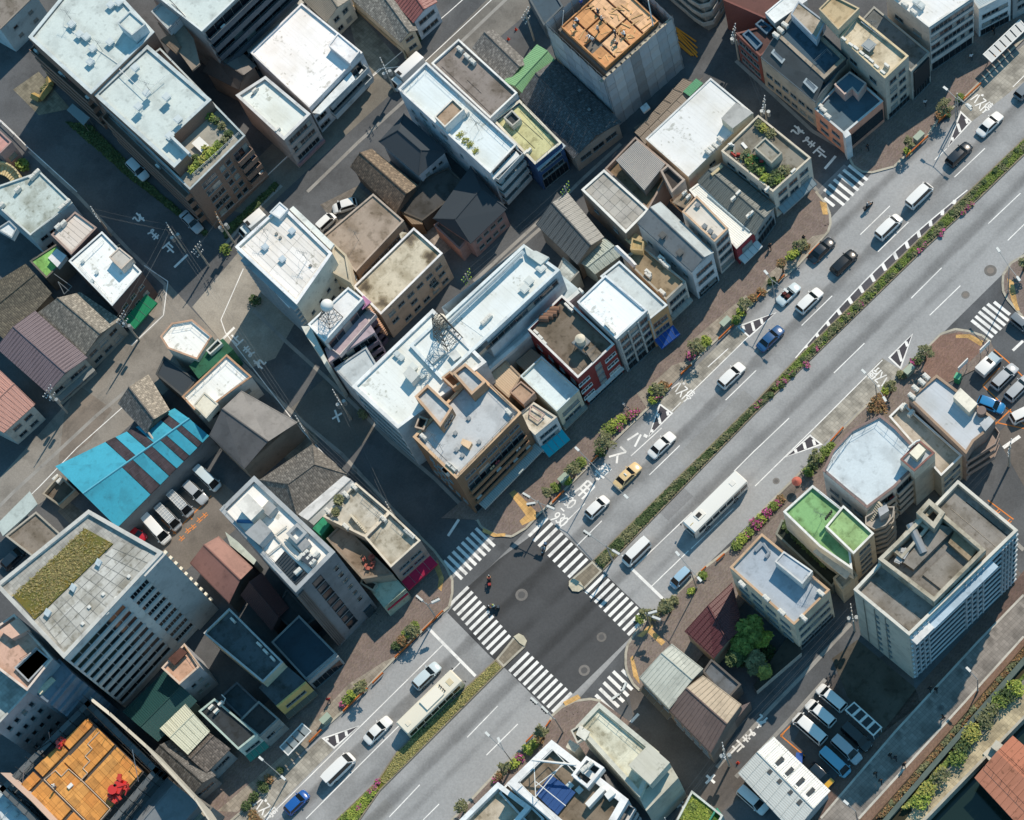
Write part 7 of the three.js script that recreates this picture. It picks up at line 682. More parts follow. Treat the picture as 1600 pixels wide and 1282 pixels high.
// kinds: length, width, height, belt, windscreen foot and top, rear glass top and foot (along x from the middle)
const CARS = { sedan: [4.7, 1.72, 1.44, .92, 1.05, .35, -.95, -1.6, .8], wagon: [4.65, 1.74, 1.5, .95, 1.15, .4, -1.85, -2.2, .95], hatch: [3.95, 1.68, 1.5, .92, 1.1, .4, -1.45, -1.85, .95], minivan: [4.7, 1.72, 1.85, 1.02, 1.5, .75, -2.1, -2.28, 1.02], van: [4.7, 1.72, 1.98, 1.05, 2.08, 1.35, -2.22, -2.3, 1.05], kei: [3.4, 1.48, 1.72, .98, 1.3, .62, -1.5, -1.64, .98], bigvan: [5.3, 1.88, 2.2, 1.1, 2.25, 1.5, -2.5, -2.6, 1.1] };
function carParts(t, kind) {
const [L, W, H, b, f0, f1, r1, r0, deck] = CARS[kind], h = W / 2, l = L / 2, P = PAINT.white, hood = kind === 'van' || kind === 'bigvan' ? b - .05 : b - .08;
const body = [[-l, h * .8, .42, deck * .82, .1], [-l + .12, h * .93, .3, deck - .04, .12], [-l + .45, h * .99, .22, deck, .12], [r0 + .1, h, .2, b, .12], [0, h, .2, b, .12], [f0 - .1, h, .2, b, .12], [Math.min(l - .3, f0 + .45), h * .985, .22, hood, .14], [l - .3, h * .94, .24, hood - .08, .16], [l - .1, h * .84, .32, hood - .2, .14], [l, h * .7, .4, hood - .34, .1]].sort((a, c) => a[0] - c[0]);
const put = (n, g, m, p = t) => { const o = shadow(new THREE.Mesh(g, m)); o.name = n; p.add(o); return o; };
const bd = put('body', loft(body), P); bd.userData.paint = 1;
const wb = h * .93, wt = h * .77, y0 = b - .02, y1 = H - .05; // cabin pillars and roof
const C = [[f0, wb, y0], [f1, wt, y1], [r1, wt, y1], [r0, wb, y0]]; const q = new B(), v = (i, s) => [C[i][0], C[i][2], s * C[i][1]];
q.quad(v(0, -1), v(0, 1), v(1, 1), v(1, -1)); q.quad(v(2, -1), v(2, 1), v(3, 1), v(3, -1)); for (const s of [-1, 1]) s > 0 ? q.quad(v(0, 1), v(3, 1), v(2, 1), v(1, 1)) : q.quad(v(0, -1), v(1, -1), v(2, -1), v(3, -1));
put('cabin', q.geo(), P).userData.paint = 1;
const rf = []; const n = 6; for (let i = 0; i <= n; i++) { const x = r1 - .06 + (f1 - r1 + .12) * i / n, e = Math.sin(i / n * 3.14); rf.push([x, wt * (i === 0 || i === n ? .93 : 1.02), y1 - .03, y1 + .02 + .05 * e, .025]); } put('roof', loft(rf), P).userData.paint = 1;
const gl = (n2, a, b2, c, d, k = .08, off = .012) => { const A = new THREE.Vector3(...a), Bv = new THREE.Vector3(...b2), Cv = new THREE.Vector3(...c), D = new THREE.Vector3(...d), ce = A.clone().add(Bv).add(Cv).add(D).multiplyScalar(.25), nn = Bv.clone().sub(A).cross(D.clone().sub(A)).normalize().multiplyScalar(-off), z = X => X.clone().lerp(ce, k).add(nn).toArray(), w = new B(); w.quad(z(A), z(Bv), z(Cv), z(D)); put(n2, w.geo(), CARGLASS); };
gl('windshield', v(0, -1), v(0, 1), v(1, 1), v(1, -1)); gl('rear_window', v(2, -1), v(2, 1), v(3, 1), v(3, -1), .12); gl('side_window', v(0, 1), v(3, 1), v(2, 1), v(1, 1), .1); gl('side_window', v(0, -1), v(1, -1), v(2, -1), v(3, -1), .1);
const R = kind === 'kei' ? .27 : .31, wg = cached('wheel' + R, () => new B().rod([0, 0, -.1], [0, 0, .1], R, 14).geo()), rg = cached('rim' + R, () => new B().rod([0, 0, -.105], [0, 0, .105], R * .62, 10).geo());
for (const x of [l * .62, -l * .6]) for (const s of [-1, 1]) { const w = put('wheel', wg, TYRE); w.position.set(x, R, s * (h - .09)); put('rim', rg, RIM, w); }
const lg = cached('lightbox', () => new B().box(0, 0, 0, .16, .14, .34).geo()); for (const s of [-1, 1]) { const a = put('headlight', lg, HEAD); a.position.set(l - .17, hood - .34, s * h * .62); a.rotation.y = -s * .35; const c = put('tail_light', lg, TAIL); c.position.set(-l + .1, deck * .66, s * h * .68); const mr = put('mirror', cached('mir', () => new B().box(0, 0, 0, .14, .14, .2).geo()), P); mr.position.set(f0 - .3, b + .02, s * (h + .06)); mr.userData.paint = 1; }
}
const PROTO = {};
function paintIt(o, p) { o.traverse(m => { if (m.isMesh && m.userData.paint) m.material = PAINT[p] || p; }); return o; }
function car(kind, px, a, paint, label, group, cat = 'car') { // a: heading in degrees from +x towards -z
const name = { sedan: 'sedan', wagon: 'station_wagon', hatch: 'hatchback', minivan: 'minivan', van: 'delivery_van', kei: 'compact_van', bigvan: 'camper_van' }[kind], c = G(px[0], px[1], CARS[kind][2] * .55), pos = [c[0], 0, c[1]], r = a * Math.PI / 180; let o;
if (!PROTO[kind]) { o = thing(name, label, cat, pos, group); o.rotation.y = r; carParts(o, kind); PROTO[kind] = o; } else o = dup(PROTO[kind], pos, r, label); delete o.userData.group; if (group) o.userData.group = group; o.userData.category = cat; o.name = o.name; return paintIt(o, paint);
}
const OUT = 0, BACK = 180, M1 = 'cars driving on the avenue', PK = 'cars parked in the lots';
car('sedan', [1034, 695], 0, 'white', 'white sedan driving just ahead of the yellow taxi', M1); const taxi = car('sedan', [980, 743], 0, 'taxi', 'pale yellow taxi sedan beside the painted road lettering', M1, 'taxi');
{ const s = shadow(new THREE.Mesh(new B().box(-.2, 1.47, 0, .14, .16, .5).geo(), HEAD)); s.name = 'roof_sign'; taxi.add(s); }
car('hatch', [933, 792], 0, 'white', 'white hatchback just past the upper crosswalk', M1); car('wagon', [1143, 586], 0, 'white', 'white wagon alone beside the bus bay', M1); car('sedan', [1204, 528], 0, 'steel', 'blue sedan beside the hatched triangle', M1); car('wagon', [1265, 469], 0, 'white', 'white wagon driving beside the open-topped car', M1);
car('sedan', [1284, 390], 0, 'navy', 'black sedan close to the kerb under the street tree', M1); car('wagon', [1319, 409], 0, 'black', 'black wagon in the middle lane behind the white minivan', M1); car('minivan', [1389, 353], 0, 'white', 'white minivan beside the dashed lane line below the motorcycle', M1); car('van', [1437, 304], 0, 'white', 'white van ahead of the white minivan near the side street', M1, 'van'); car('wagon', [1499, 240], 0, 'navy', 'dark wagon beside the uppermost hatched triangle', M1); car('sedan', [1547, 193], 0, 'white', 'white sedan near the upper bus stop lettering', M1); car('wagon', [1606, 136], 0, 'grey', 'dark grey car at the right edge of the avenue', M1);
car('wagon', [666, 1056], 0, 'ice', 'pale silver wagon waiting beside the bus at the stop line', M1); car('sedan', [590, 1141], 0, 'white', 'white sedan beside the lower hatched triangle', M1); car('bigvan', [528, 1201], 0, 'white', 'long white van on the lower left carriageway', M1, 'van'); car('hatch', [463, 1254], 0, 'blue', 'bright blue hatchback at the bottom of the avenue', M1);
car('van', [994, 862], 180, 'white', 'white van waiting at the stop line by the median', M1, 'van'); car('kei', [1063, 903], 180, 'pale', 'pale blue compact van by the kerbside bushes', M1, 'van');
// parked
car('hatch', [210, 833], -80, 'red', 'red car half hidden behind the corner of the tower roof', PK); car('bigvan', [243, 826], -92, 'white', 'white camper van with roof hatches in the orange-lined lot', PK, 'van'); const v1 = car('van', [262, 808], -90, 'silver', 'silver van with ladder rack next to the white camper', PK, 'van'), v2 = car('van', [281, 787], -90, 'silver', 'silver van with slatted roof rack in the middle of the lot', PK, 'van'); for (const v of [v1, v2]) { const q = new B(); for (let i = 0; i < 8; i++) q.box(-2 + i * .45, 2.06, 0, .06, .05, 1.35); for (const z of [-.6, 0, .6]) q.box(-.4, 2.03, z, 3.4, .05, .05); const m = shadow(new THREE.Mesh(q.geo(), WHITE)); m.name = 'roof_rack'; v.add(m); }
car('wagon', [304, 769], -88, 'silver', 'silver wagon second from the dark gable', PK); car('van', [323, 747], -88, 'ice', 'pale blue-white van nearest the dark gable house', PK, 'van'); car('wagon', [22, 870], 2, 'navy', 'dark car in the walled court at the left edge', PK);
car('wagon', [214, 264], -92, 'ice', 'white wagon parked in the shade of the long apartment block', PK); car('sedan', [298, 346], -92, 'silver', 'silver sedan parked under the corner of the brown tiled block', PK); car('hatch', [538, 321], 150, 'white', 'white hatchback standing half under the brown flat roof', PK); car('kei', [509, 346], 180, 'white', 'white compact van in an orange-marked bay behind the white corner block', PK);
car('wagon', [1570, 588], 0, 'silver', 'silver car in the upper right lot, second from the street', PK); car('wagon', [1592, 606], 0, 'silver', 'silver car at the right edge of the upper right lot', PK); car('hatch', [1549, 632], -70, 'azure', 'bright blue car behind the white roof box', PK); car('wagon', [1603, 645], -20, 'white', 'white car cut off by the right edge', PK);
car('minivan', [1299, 1090], 92, 'white', 'white minivan topmost in the lower parking lot', PK); car('minivan', [1282, 1114], 92, 'white', 'white minivan second from the top in the lower lot', PK); car('bigvan', [1265, 1138], 92, 'white', 'white camper van beside the empty orange bay', PK, 'van'); car('minivan', [1339, 1151], -90, 'black', 'black minivan beside the framed carport', PK); car('minivan', [1323, 1171], -90, 'silver', 'silver minivan between the black car and the sky-blue van', PK); car('van', [1305, 1191], -90, 'sky', 'sky-blue van in the lower parking lot', PK, 'van'); car('hatch', [1283, 1212], -90, 'navy', 'dark car with yellow front beside the ribbed shed', PK); car('minivan', [1176, 1250], -88, 'white', 'white minivan left of the white ribbed shed', PK); car('kei', [1596, 505], -90, 'grey', 'dark compact car at the right edge by the crosswalk', PK);
{ const y = shadow(new THREE.Mesh(new B().box(1.55, .93, 0, .7, .04, 1.3).geo(), mat('#d9a92e', 'car'))); y.name = 'bonnet'; scene.children.filter(o => o.userData.label === 'dark car with yellow front beside the ribbed shed')[0].add(y); }
{ // open two-seater
const c = G(1232, 460, .6), o = thing('convertible', 'open-topped pale silver two-seater with dark seats', 'car', [c[0], 0, c[1]], M1), put = (n, g, m, p = o) => { const k = shadow(new THREE.Mesh(g, m)); k.name = n; p.add(k); return k; }; const h = .84;
put('body', loft([[-2.05, .66, .4, .72, .1], [-1.9, .8, .3, .86, .12], [-1.3, h, .22, .92, .12], [-.9, h, .2, .9, .1], [.6, h, .2, .88, .1], [1.2, .82, .22, .84, .14], [1.8, .78, .26, .74, .14], [2.05, .6, .36, .6, .1]]), PAINT.ice); put('interior', new B().box(-.25, .9, 0, 1.5, .03, 1.3).geo(), mat('#1a1718', 'matt')); for (const s of [-1, 1]) { put('seat', new B().box(-.35, .92, s * .36, .5, .16, .5).box(-.62, .92, s * .36, .14, .45, .46).geo(), mat('#5d2b2a', 'matt')); }
const w = new B(); w.quad([.75, .88, -.72], [.75, .88, .72], [.4, 1.25, .62], [.4, 1.25, -.62]); put('windshield', w.geo(), CARGLASS); put('windshield_frame', new B().path([[.75, .88, -.74], [.4, 1.26, -.64], [.4, 1.26, .64], [.75, .88, .74]], .03, 4).geo(), PAINT.ice); for (const x of [1.25, -1.25]) for (const s of [-1, 1]) { const k = put('wheel', new B().rod([0, 0, -.1], [0, 0, .1], .3, 14).geo(), TYRE); k.position.set(x, .3, s * .76); } for (const s of [-1, 1]) { const a = put('headlight', cached('lightbox', () => 0), HEAD); a.position.set(1.9, .5, s * .5); }
}
function bus(px, a, label, top, lower, roofs, group) {
const c = G(px[0], px[1], 2.2), o = thing('city_bus', label, 'bus', [c[0], 0, c[1]], group), L = 10.6, h = 1.24; o.rotation.y = a; const put = (n, g, m, p = o) => { const k = shadow(new THREE.Mesh(g, m)); k.name = n; p.add(k); return k; };
put('body', loft([[-L / 2, h * .92, .4, 2.85, .1], [-L / 2 + .15, h, .32, 2.98, .14], [0, h, .3, 3.02, .14], [L / 2 - .2, h, .32, 2.98, .14], [L / 2, h * .9, .4, 2.8, .14]]), top); put('skirt', loft([[-L / 2 - .01, h * .93, .36, .95, .05], [-L / 2 + .15, h + .012, .3, 1, .05], [L / 2 - .2, h + .012, .3, 1, .05], [L / 2 + .01, h * .91, .36, .95, .05]]), lower);
for (const s of [-1, 1]) for (let i = 0; i < 7; i++) put('side_window', new B().box(-4.4 + i * 1.38, 1.35, s * (h + .004), 1.26, 1.05, .03).geo(), CARGLASS); put('windshield', new B().box(L / 2 - .015, 1.1, 0, .06, 1.45, 2.05).geo(), CARGLASS); put('rear_window', new B().box(-L / 2 + .015, 1.5, 0, .06, .9, 1.8).geo(), CARGLASS);
for (const x of [3.1, -2.6]) for (const s of [-1, 1]) { const k = put('wheel', cached('bw', () => new B().rod([0, 0, -.14], [0, 0, .14], .48, 16).geo()), TYRE); k.position.set(x, .48, s * (h - .12)); put('rim', cached('br', () => new B().rod([0, 0, -.145], [0, 0, .145], .28, 10).geo()), RIM, k); } for (const s of [-1, 1]) { const m = put('mirror', new B().box(0, 0, 0, .12, .35, .2).rod([0, .3, 0], [-.3, .6, -s * .2], .02, 4).geo(), TRIM); m.position.set(L / 2 + .25, 2, s * (h + .12)); const k = put('headlight', new B().box(0, 0, 0, .08, .2, .3).geo(), HEAD); k.position.set(L / 2 - .04, .6, s * .9); const e = put('tail_light', new B().box(0, 0, 0, .08, .3, .18).geo(), TAIL); e.position.set(-L / 2 + .04, .9, s * 1); }
for (const [n, x, z, l, hh, w, m] of roofs) put(n, new B().box(x, 3.0, z, l, hh, w).geo(), m); return o;
}
bus([1118, 787], Math.PI, 'white city bus with small dark roof vent on the right carriageway', mat('#f6f5ef', 'car'), mat('#e4e6e2', 'car'), [['roof_unit', 2.9, .15, 1.3, .12, 1.1, mat('#f2efe6', 'plain')], ['roof_vent', 3, .2, .75, .2, .6, mat('#3b3b3c', 'matt')], ['roof_hatch', -3.6, .1, .7, .08, .7, mat('#e9e8e2', 'plain')], ['roof_rail', 4.6, 0, .6, .06, .08, mat('#c9b77a', 'plain')]], 'city buses');
bus([672, 1099], 0, 'cream and green city bus with long roof unit beside the grassy median', mat('#f3ecd9', 'car'), mat('#3f7f55', 'car'), [['roof_unit', .6, 0, 3.2, .3, 1.7, mat('#f6f1e2', 'plain')], ['roof_vent', 2.6, -.55, .16, .34, .16, TRIM], ['roof_vent', 2.6, -.2, .16, .34, .16, TRIM], ['roof_vent', 2.6, .2, .16, .34, .16, TRIM], ['roof_vent', 2.6, .55, .16, .34, .16, TRIM], ['roof_hatch', 3.9, .1, .8, .07, .9, mat('#d9cba8', 'plain')], ['roof_hatch', -4.2, .2, .6, .08, .6, mat('#e9e2cf', 'plain')]], 'city buses');
function truck(px, a, label, L = 5.2, hgt = 2.7) { const c = G(px[0], px[1], 1.5), o = thing('box_truck', label, 'truck', [c[0], 0, c[1]]); o.rotation.y = a; const put = (n, g, m, p = o) => { const k = shadow(new THREE.Mesh(g, m)); k.name = n; p.add(k); return k; }; put('cargo_box', loft([[-L / 2, .88, .75, hgt, .05], [-L / 2 + .05, .92, .72, hgt + .02, .06], [L / 2 - 1.65, .92, .72, hgt + .02, .06], [L / 2 - 1.6, .88, .75, hgt, .05]]), PAINT.white); put('cab', loft([[L / 2 - 1.5, .84, .4, 1.75, .12], [L / 2 - .6, .86, .35, 1.9, .16], [L / 2 - .12, .84, .35, 1.25, .14], [L / 2, .78, .4, .95, .12]]), PAINT.ice); const w = new B(); w.quad([L / 2 - .16, 1.26, -.74], [L / 2 - .16, 1.26, .74], [L / 2 - .55, 1.88, .72], [L / 2 - .55, 1.88, -.72]); const g = w.geo(); g.translate(.06, .03, 0); put('windshield', g, CARGLASS); put('chassis', new B().box(0, .4, 0, L - .3, .3, .9).geo(), TRIM); for (const x of [L / 2 - .8, -L / 2 + 1]) for (const s of [-1, 1]) { const k = put('wheel', cached('tw', () => new B().rod([0, 0, -.12], [0, 0, .12], .36, 14).geo()), TYRE); k.position.set(x, .36, s * .75); } put('roof_hatch', new B().box(L / 2 - 1.9, hgt + .02, 0, .5, .05, .9).geo(), TRIM); return o; }
truck([636, 113], Math.PI * 1.0, 'white box truck parked against the slim white apartments', 6.4, 2.9); truck([394, 351], Math.PI * .98, 'white box truck parked behind the white corner block', 4.8, 2.6); truck([1546, 567], 0, 'small white truck in the orange bay beside the red paving', 4, 1.9);
// two-wheelers
function bikeProto() { const o = thing('bicycle', 'x', 'bicycle'); const put = (n, q, m, p = o) => { const k = shadow(new THREE.Mesh(q.geo(), m)); k.name = n; p.add(k); return k; }; for (const x of [.52, -.52]) { const w = new B(); for (let i = 0; i < 12; i++) { const a = i / 12 * 6.283, b = (i + 1) / 12 * 6.283; w.rod([x + Math.cos(a) * .31, .33 + Math.sin(a) * .31, 0], [x + Math.cos(b) * .31, .33 + Math.sin(b) * .31, 0], .03, 4); } put('wheel', w, TYRE); } put('frame', new B().path([[-.52, .33, 0], [-.1, .3, 0], [.4, .75, 0], [-.2, .72, 0], [-.1, .3, 0]], .03, 5).rod([-.52, .33, 0], [-.2, .72, 0], .025, 5).rod([.52, .33, 0], [.4, .95, 0], .03, 5), mat('#8d9297', 'metal')); put('handlebar', new B().path([[.2, 1, -.28], [.4, .97, 0], [.2, 1, .28]], .025, 5), GREY); put('saddle', new B().box(-.24, .82, 0, .28, .07, .17), TRIM); put('basket', new B().box(.62, .68, 0, .34, .26, .36), mat('#9aa0a4', 'metal')); return o; }
const bike = bikeProto(), bikeCols = ['#8d9297', '#a8adb2', '#5a2020', '#27406a', '#c8c8c4', '#303234'].map(c => mat(c, 'metal')); let bikeN = 0;
function bikes(px0, px1, n, label, group) { for (let i = 0; i < n; i++) { const p = mix(G(...px0), G(...px1), n > 1 ? i / (n - 1) : 0), pos = [p[0] + rr(-.15, .15), .14, p[1] + rr(-.35, .35)], a = 1.57 + rr(-.35, .35); let o; if (!bikeN++) { o = bike; o.position.set(...pos); o.rotation.y = a; o.userData.label = label; o.userData.group = group; } else o = dup(bike, pos, a, label, group); o.traverse(m => { if (m.name === 'frame') m.material = bikeCols[rnd() * 6 | 0]; }); o.rotation.z = rr(-.12, .12); } }
bikes([982, 640], [1005, 618], 9, 'one of the bicycles parked in a dense row before the bus stop lettering', 'bicycles in the dense row'); bikes([856, 762], [870, 748], 5, 'bicycle parked by the corner tactile paving near the upper crosswalk', 'bicycles near the upper crosswalk'); bikes([908, 716], [922, 704], 4, 'bicycle parked beside the kerb bushes under the long lamp arm', 'bicycles under the long lamp arm'); bikes([934, 696], [940, 690], 3, 'bicycle leaning by the large kerb bush', 'bicycles by the large bush'); bikes([1068, 560], [1078, 548], 4, 'bicycle parked where the flowering bushes begin', 'bicycles by the flowering bushes'); bikes([1098, 528], [1108, 518], 4, 'bicycle parked beside the pale green kerb cabinet', 'bicycles by the kerb cabinet'); bikes([1278, 352], [1292, 345], 5, 'bicycle parked at the kerb corner by the shaded crosswalk', 'bicycles at the kerb corner'); bikes([886, 1120], [902, 1110], 5, 'bicycle parked on the small corner below the lower crosswalk', 'bicycles on the lower corner'); bikes([1105, 908], [1131, 905], 4, 'scooter-like bicycle parked before the blue-grey roof', 'bicycles before the blue-grey roof'); bikes([1254, 742], [1268, 726], 5, 'bicycle parked by the red parasol on the right pavement', 'bicycles by the red parasol'); bikes([1345, 232], [1362, 222], 3, 'bicycle in front of the salmon pink corner shop', 'bicycles by the salmon shop'); bikes([1515, 45], [1540, 25], 4, 'bicycle before the banded white offices', 'bicycles by the banded offices'); bikes([590, 968], [600, 960], 3, 'bicycle at the foot of the grey tower', 'bicycles by the grey tower');
// ---------------------------------------------------------------- people: one continuous body each, clothes as children
function body(bones, res, lo, size) { // smooth union of tapered capsules, meshed
const mc = new MarchingCubes(res, WHITE, false, false, 60000); mc.isolation = 0; const half = size / 2;
for (let z = 0; z < res; z++) for (let y = 0; y < res; y++) for (let x = 0; x < res; x++) { const px = lo[0] + size * x / res, py = lo[1] + size * y / res, pz = lo[2] + size * z / res; let e = 0; for (const [a, b, r0, r1] of bones) { const dx = b[0] - a[0], dy = b[1] - a[1], dz = b[2] - a[2], l = dx * dx + dy * dy + dz * dz, t = l ? Math.max(0, Math.min(1, ((px - a[0]) * dx + (py - a[1]) * dy + (pz - a[2]) * dz) / l)) : 0, d = Math.hypot(px - a[0] - dx * t, py - a[1] - dy * t, pz - a[2] - dz * t) - (r0 + (r1 - r0) * t); e += Math.exp(-d * 45); } mc.field[x + y * res + z * res * res] = e > 0 ? Math.log(e) / 45 : -1; }
mc.update(); const n = mc.count, g = new THREE.BufferGeometry(), P = new Float32Array(mc.positionArray.slice(0, n * 3)), N = new Float32Array(mc.normalArray.slice(0, n * 3)); for (let i = 0; i < n; i++) for (let k = 0; k < 3; k++) P[i * 3 + k] = lo[k] + half + P[i * 3 + k] * half; g.setAttribute('position', new THREE.BufferAttribute(P, 3)); g.setAttribute('normal', new THREE.BufferAttribute(N, 3)); return g;
}
const POSE = { // joints: hip, knee, foot, shoulder, elbow, hand per side; facing +x
walk: { hip: .9, head: 1.6, k: [[.16, .48], [-.02, .5]], f: [[.28, .06], [-.32, .14]], e: [[-.12, 1.12], [.14, 1.12]], h: [[-.1, .88], [.3, .95]], lean: .03 },
stand: { hip: .9, head: 1.6, k: [[.02, .48], [.02, .48]], f: [[.02, .06], [.02, .06]], e: [[-.03, 1.1], [-.03, 1.1]], h: [[.05, .86], [.05, .86]], lean: 0 },
crouch: { hip: .45, head: 1.02, k: [[.36, .5], [.32, .46]], f: [[.06, .06], [.02, .06]], e: [[.3, .7], [.3, .68]], h: [[.48, .45], [.5, .42]], lean: .24 },
ride: { hip: .82, head: 1.48, k: [[.36, .68], [.32, .5]], f: [[.14, .34], [.1, .2]], e: [[.22, 1.04], [.22, 1.04]], h: [[.46, .98], [.46, .98]], lean: .14 },
};
function figure(p) {
const o = POSE[p], sh = o.head - .26, L = o.lean, S = [-1, 1], H = (i) => [0, o.hip, S[i] * .09], K = i => [o.k[i][0], o.k[i][1], S[i] * .1], Fo = i => [o.f[i][0], o.f[i][1], S[i] * .1], Sh = i => [L, sh, S[i] * .18], E = i => [o.e[i][0] + L, o.e[i][1], S[i] * .24], Ha = i => [o.h[i][0] + L, o.h[i][1], S[i] * .22];
const torso = [[[0, o.hip + .02, 0], [L * .7, sh - .12, 0], .125, .135], [[L, sh - .02, -.13], [L, sh - .02, .13], .075, .075]], legs = [], arms = [], fore = [], shin = [];
for (const i of [0, 1]) { legs.push([H(i), K(i), .082, .06], [K(i), [Fo(i)[0] * .9, Fo(i)[1] + .05, Fo(i)[2]], .058, .042]); shin.push([Fo(i), [Fo(i)[0] + .15, Fo(i)[1] - .01, Fo(i)[2]], .045, .038]); arms.push([Sh(i), E(i), .055, .045]); const h = Ha(i), d = new THREE.Vector3(...h).sub(new THREE.Vector3(...E(i))).normalize(); fore.push([E(i), h, .043, .032]); for (let k = 0; k < 5; k++) fore.push([h, [h[0] + d.x * .08 + (k - 2) * .018, h[1] + d.y * .09, h[2] + d.z * .09], .016, .01]); }
const head = [[[L + .01, o.head - .1, 0], [L + .02, o.head - .16, 0], .055, .055], [[L + .03, o.head, 0], [L + .035, o.head + .07, 0], .088, .095], [[L + .06, o.head - .04, 0], [L + .085, o.head - .045, 0], .05, .045], [[L + .12, o.head + .015, 0], [L + .135, o.head, 0], .018, .015], [[L + .02, o.head + .02, -.095], [L + .02, o.head + .02, .095], .022, .022]];
const lo = [-1, -.05, -1], sz = 2; return cached('fig' + p, () => { const g = { skin: body([...torso, ...legs, ...arms, ...fore, ...head, ...shin], 72, lo, sz), shirt: body([...torso, ...arms].map(([a, b, r, q]) => [a, b, r + .022, q + .022]), 60, lo, sz), legs: body([...legs, [[0, o.hip, 0], [0, o.hip + .08, 0], .13, .13]].map(([a, b, r, q]) => [a, b, r + .016, q + .014]), 60, lo, sz), hair: body([[[L + .005, o.head + .06, 0], [L + .02, o.head + .1, 0], .1, .09]], 40, [L - .3, o.head - .25, -.3], .6), shoe: body(shin.map(([a, b, r, q]) => [a, b, r + .012, q + .012]), 50, [-.6, -.1, -.6], 1.2) }; return g; });
}
const SKIN = mat('#c99a78', 'matt'), HAIR = mat('#17130f', 'matt'), SHOE = mat('#1b1b1c', 'matt');
function person(p, pos, a, top, low, label, o = {}) { const t = thing('person', label, 'person', pos, o.group), g = figure(p); t.rotation.y = a; const put = (n, ge, m, par = t) => { const k = shadow(new THREE.Mesh(ge, m)); k.name = n; par.add(k); return k; }; put('body', g.skin, SKIN); put('shirt', g.shirt, mat(top, 'matt')); put('trousers', g.legs, mat(low, 'matt')); put(o.hat ? 'helmet' : 'hair', g.hair, o.hat ? mat(o.hat, 'plain') : HAIR).scale.setScalar(1); put('shoes', g.shoe, SHOE); return t; }
const at0 = (x, y, h = 0) => { const p = G(x, y, h + .9); return [p[0], h, p[1]]; };
for (const [x, y, a, c, d, l] of [[1453, 1077, .8, '#22252b', '#2a2a2e', 'left of two people in dark clothes walking by the white tower corner'], [1463, 1078, .8, '#1d1f24', '#222226', 'right of two people in dark clothes walking by the white tower corner'], [1474, 1121, 2.4, '#191b20', '#1c1c20', 'person in black stepping off the sunlit kerb of the promenade'], [1391, 1181, .9, '#25272c', '#2c2c33', 'first of three walkers on the shaded promenade'], [1399, 1185, .9, '#3a3d44', '#24262c', 'second of three walkers on the shaded promenade'], [1413, 1196, .9, '#2a1f22', '#1f2024', 'walker at the promenade edge beside the red bag'], [1368, 1209, 4, '#1e2026', '#262830', 'walker in black alone on the lower promenade'], [1376, 1220, 4, '#2b2d33', '#1f2126', 'walker in dark grey just below the one in black'], [1352, 118 , .5, '#dcdfe2', '#2c3644', 'person in a white top in the shaded lane at the dark mansard'], [1446, 160, .7, '#c9cdd0', '#272b33', 'person in a pale top on the shaded pavement by the cream building'], [1518, 88, .8, '#dde2e6', '#39414c', 'person in white on the shaded pavement before the banded offices'], [1553, 47, .8, '#23272d', '#1f2329', 'person in black near the upper bus shelter'], [1356, 230, .9, '#31353b', '#2a2c31', 'person standing at the salmon pink corner shop'], [1203, 385, .9, '#2b2e34', '#25272c', 'person in the shade in front of the red-fronted shop'], [1256, 372, .9, '#2a2b33', '#202228', 'person on the pavement beside the overgrown corner building'], [513, 1094, .8, '#9a1f2b', '#25262b', 'person in a dark red top by the green kerb cabinet']]) { person(y === 118 ? 'stand' : (x + y) & 1 ? 'walk' : 'walk', at0(x, y, y < 400 && x > 1300 || x < 1300 ? .14 : 0), a, c, d, l); }
{ const h = 13.4; for (const [x, y, p, c, l, hat, a] of [[908, 4, 'stand', '#2f4fa0', 'worker in a blue jacket near the back of the orange deck', '#e9e9e6', 1], [903, 30, 'crouch', '#dfe2e4', 'worker crouching at the left of the orange deck', '#f1f1ee', 2], [898, 43, 'stand', '#7c8894', 'worker in grey at the left corner of the orange deck', '#f4f4f2', 0], [922, 54, 'crouch', '#e8eaea', 'worker in white beside the dark hatch', '#f6f6f4', 3], [926, 62, 'stand', '#e4e6e6', 'worker in white standing behind the one at the hatch', '#f6f6f4', 4], [934, 45, 'stand', '#c9cdd0', 'worker in the middle of the orange deck', '#f6f6f4', 5], [933, 17, 'crouch', '#3d4148', 'worker in dark clothes at the top of the orange deck', '#e2e2de', .5], [976, 52, 'crouch', '#e2e4e4', 'worker kneeling on the right half of the orange deck', '#f6f6f4', 1.5], [964, 65, 'crouch', '#8a6a58', 'worker in brown kneeling near the front of the orange deck', '#f1f1ee', 2.2], [961, 52, 'stand', '#3c4048', 'worker in dark grey on the right half of the orange deck', '#efefec', 3.1], [938, 28, 'crouch', '#d9c4b4', 'worker bending over timber at the back of the orange deck', '#f0f0ee', 0]]) person(p, at0(x, y, h), a, c, '#3a4656', l, { hat, group: undefined }); }
{ const h = 13; person('stand', at0(84, 1229, h), 2, '#e6e6e2', '#8a8d92', 'worker in white standing on the lower orange formwork deck', { hat: '#f5f5f2' }); }
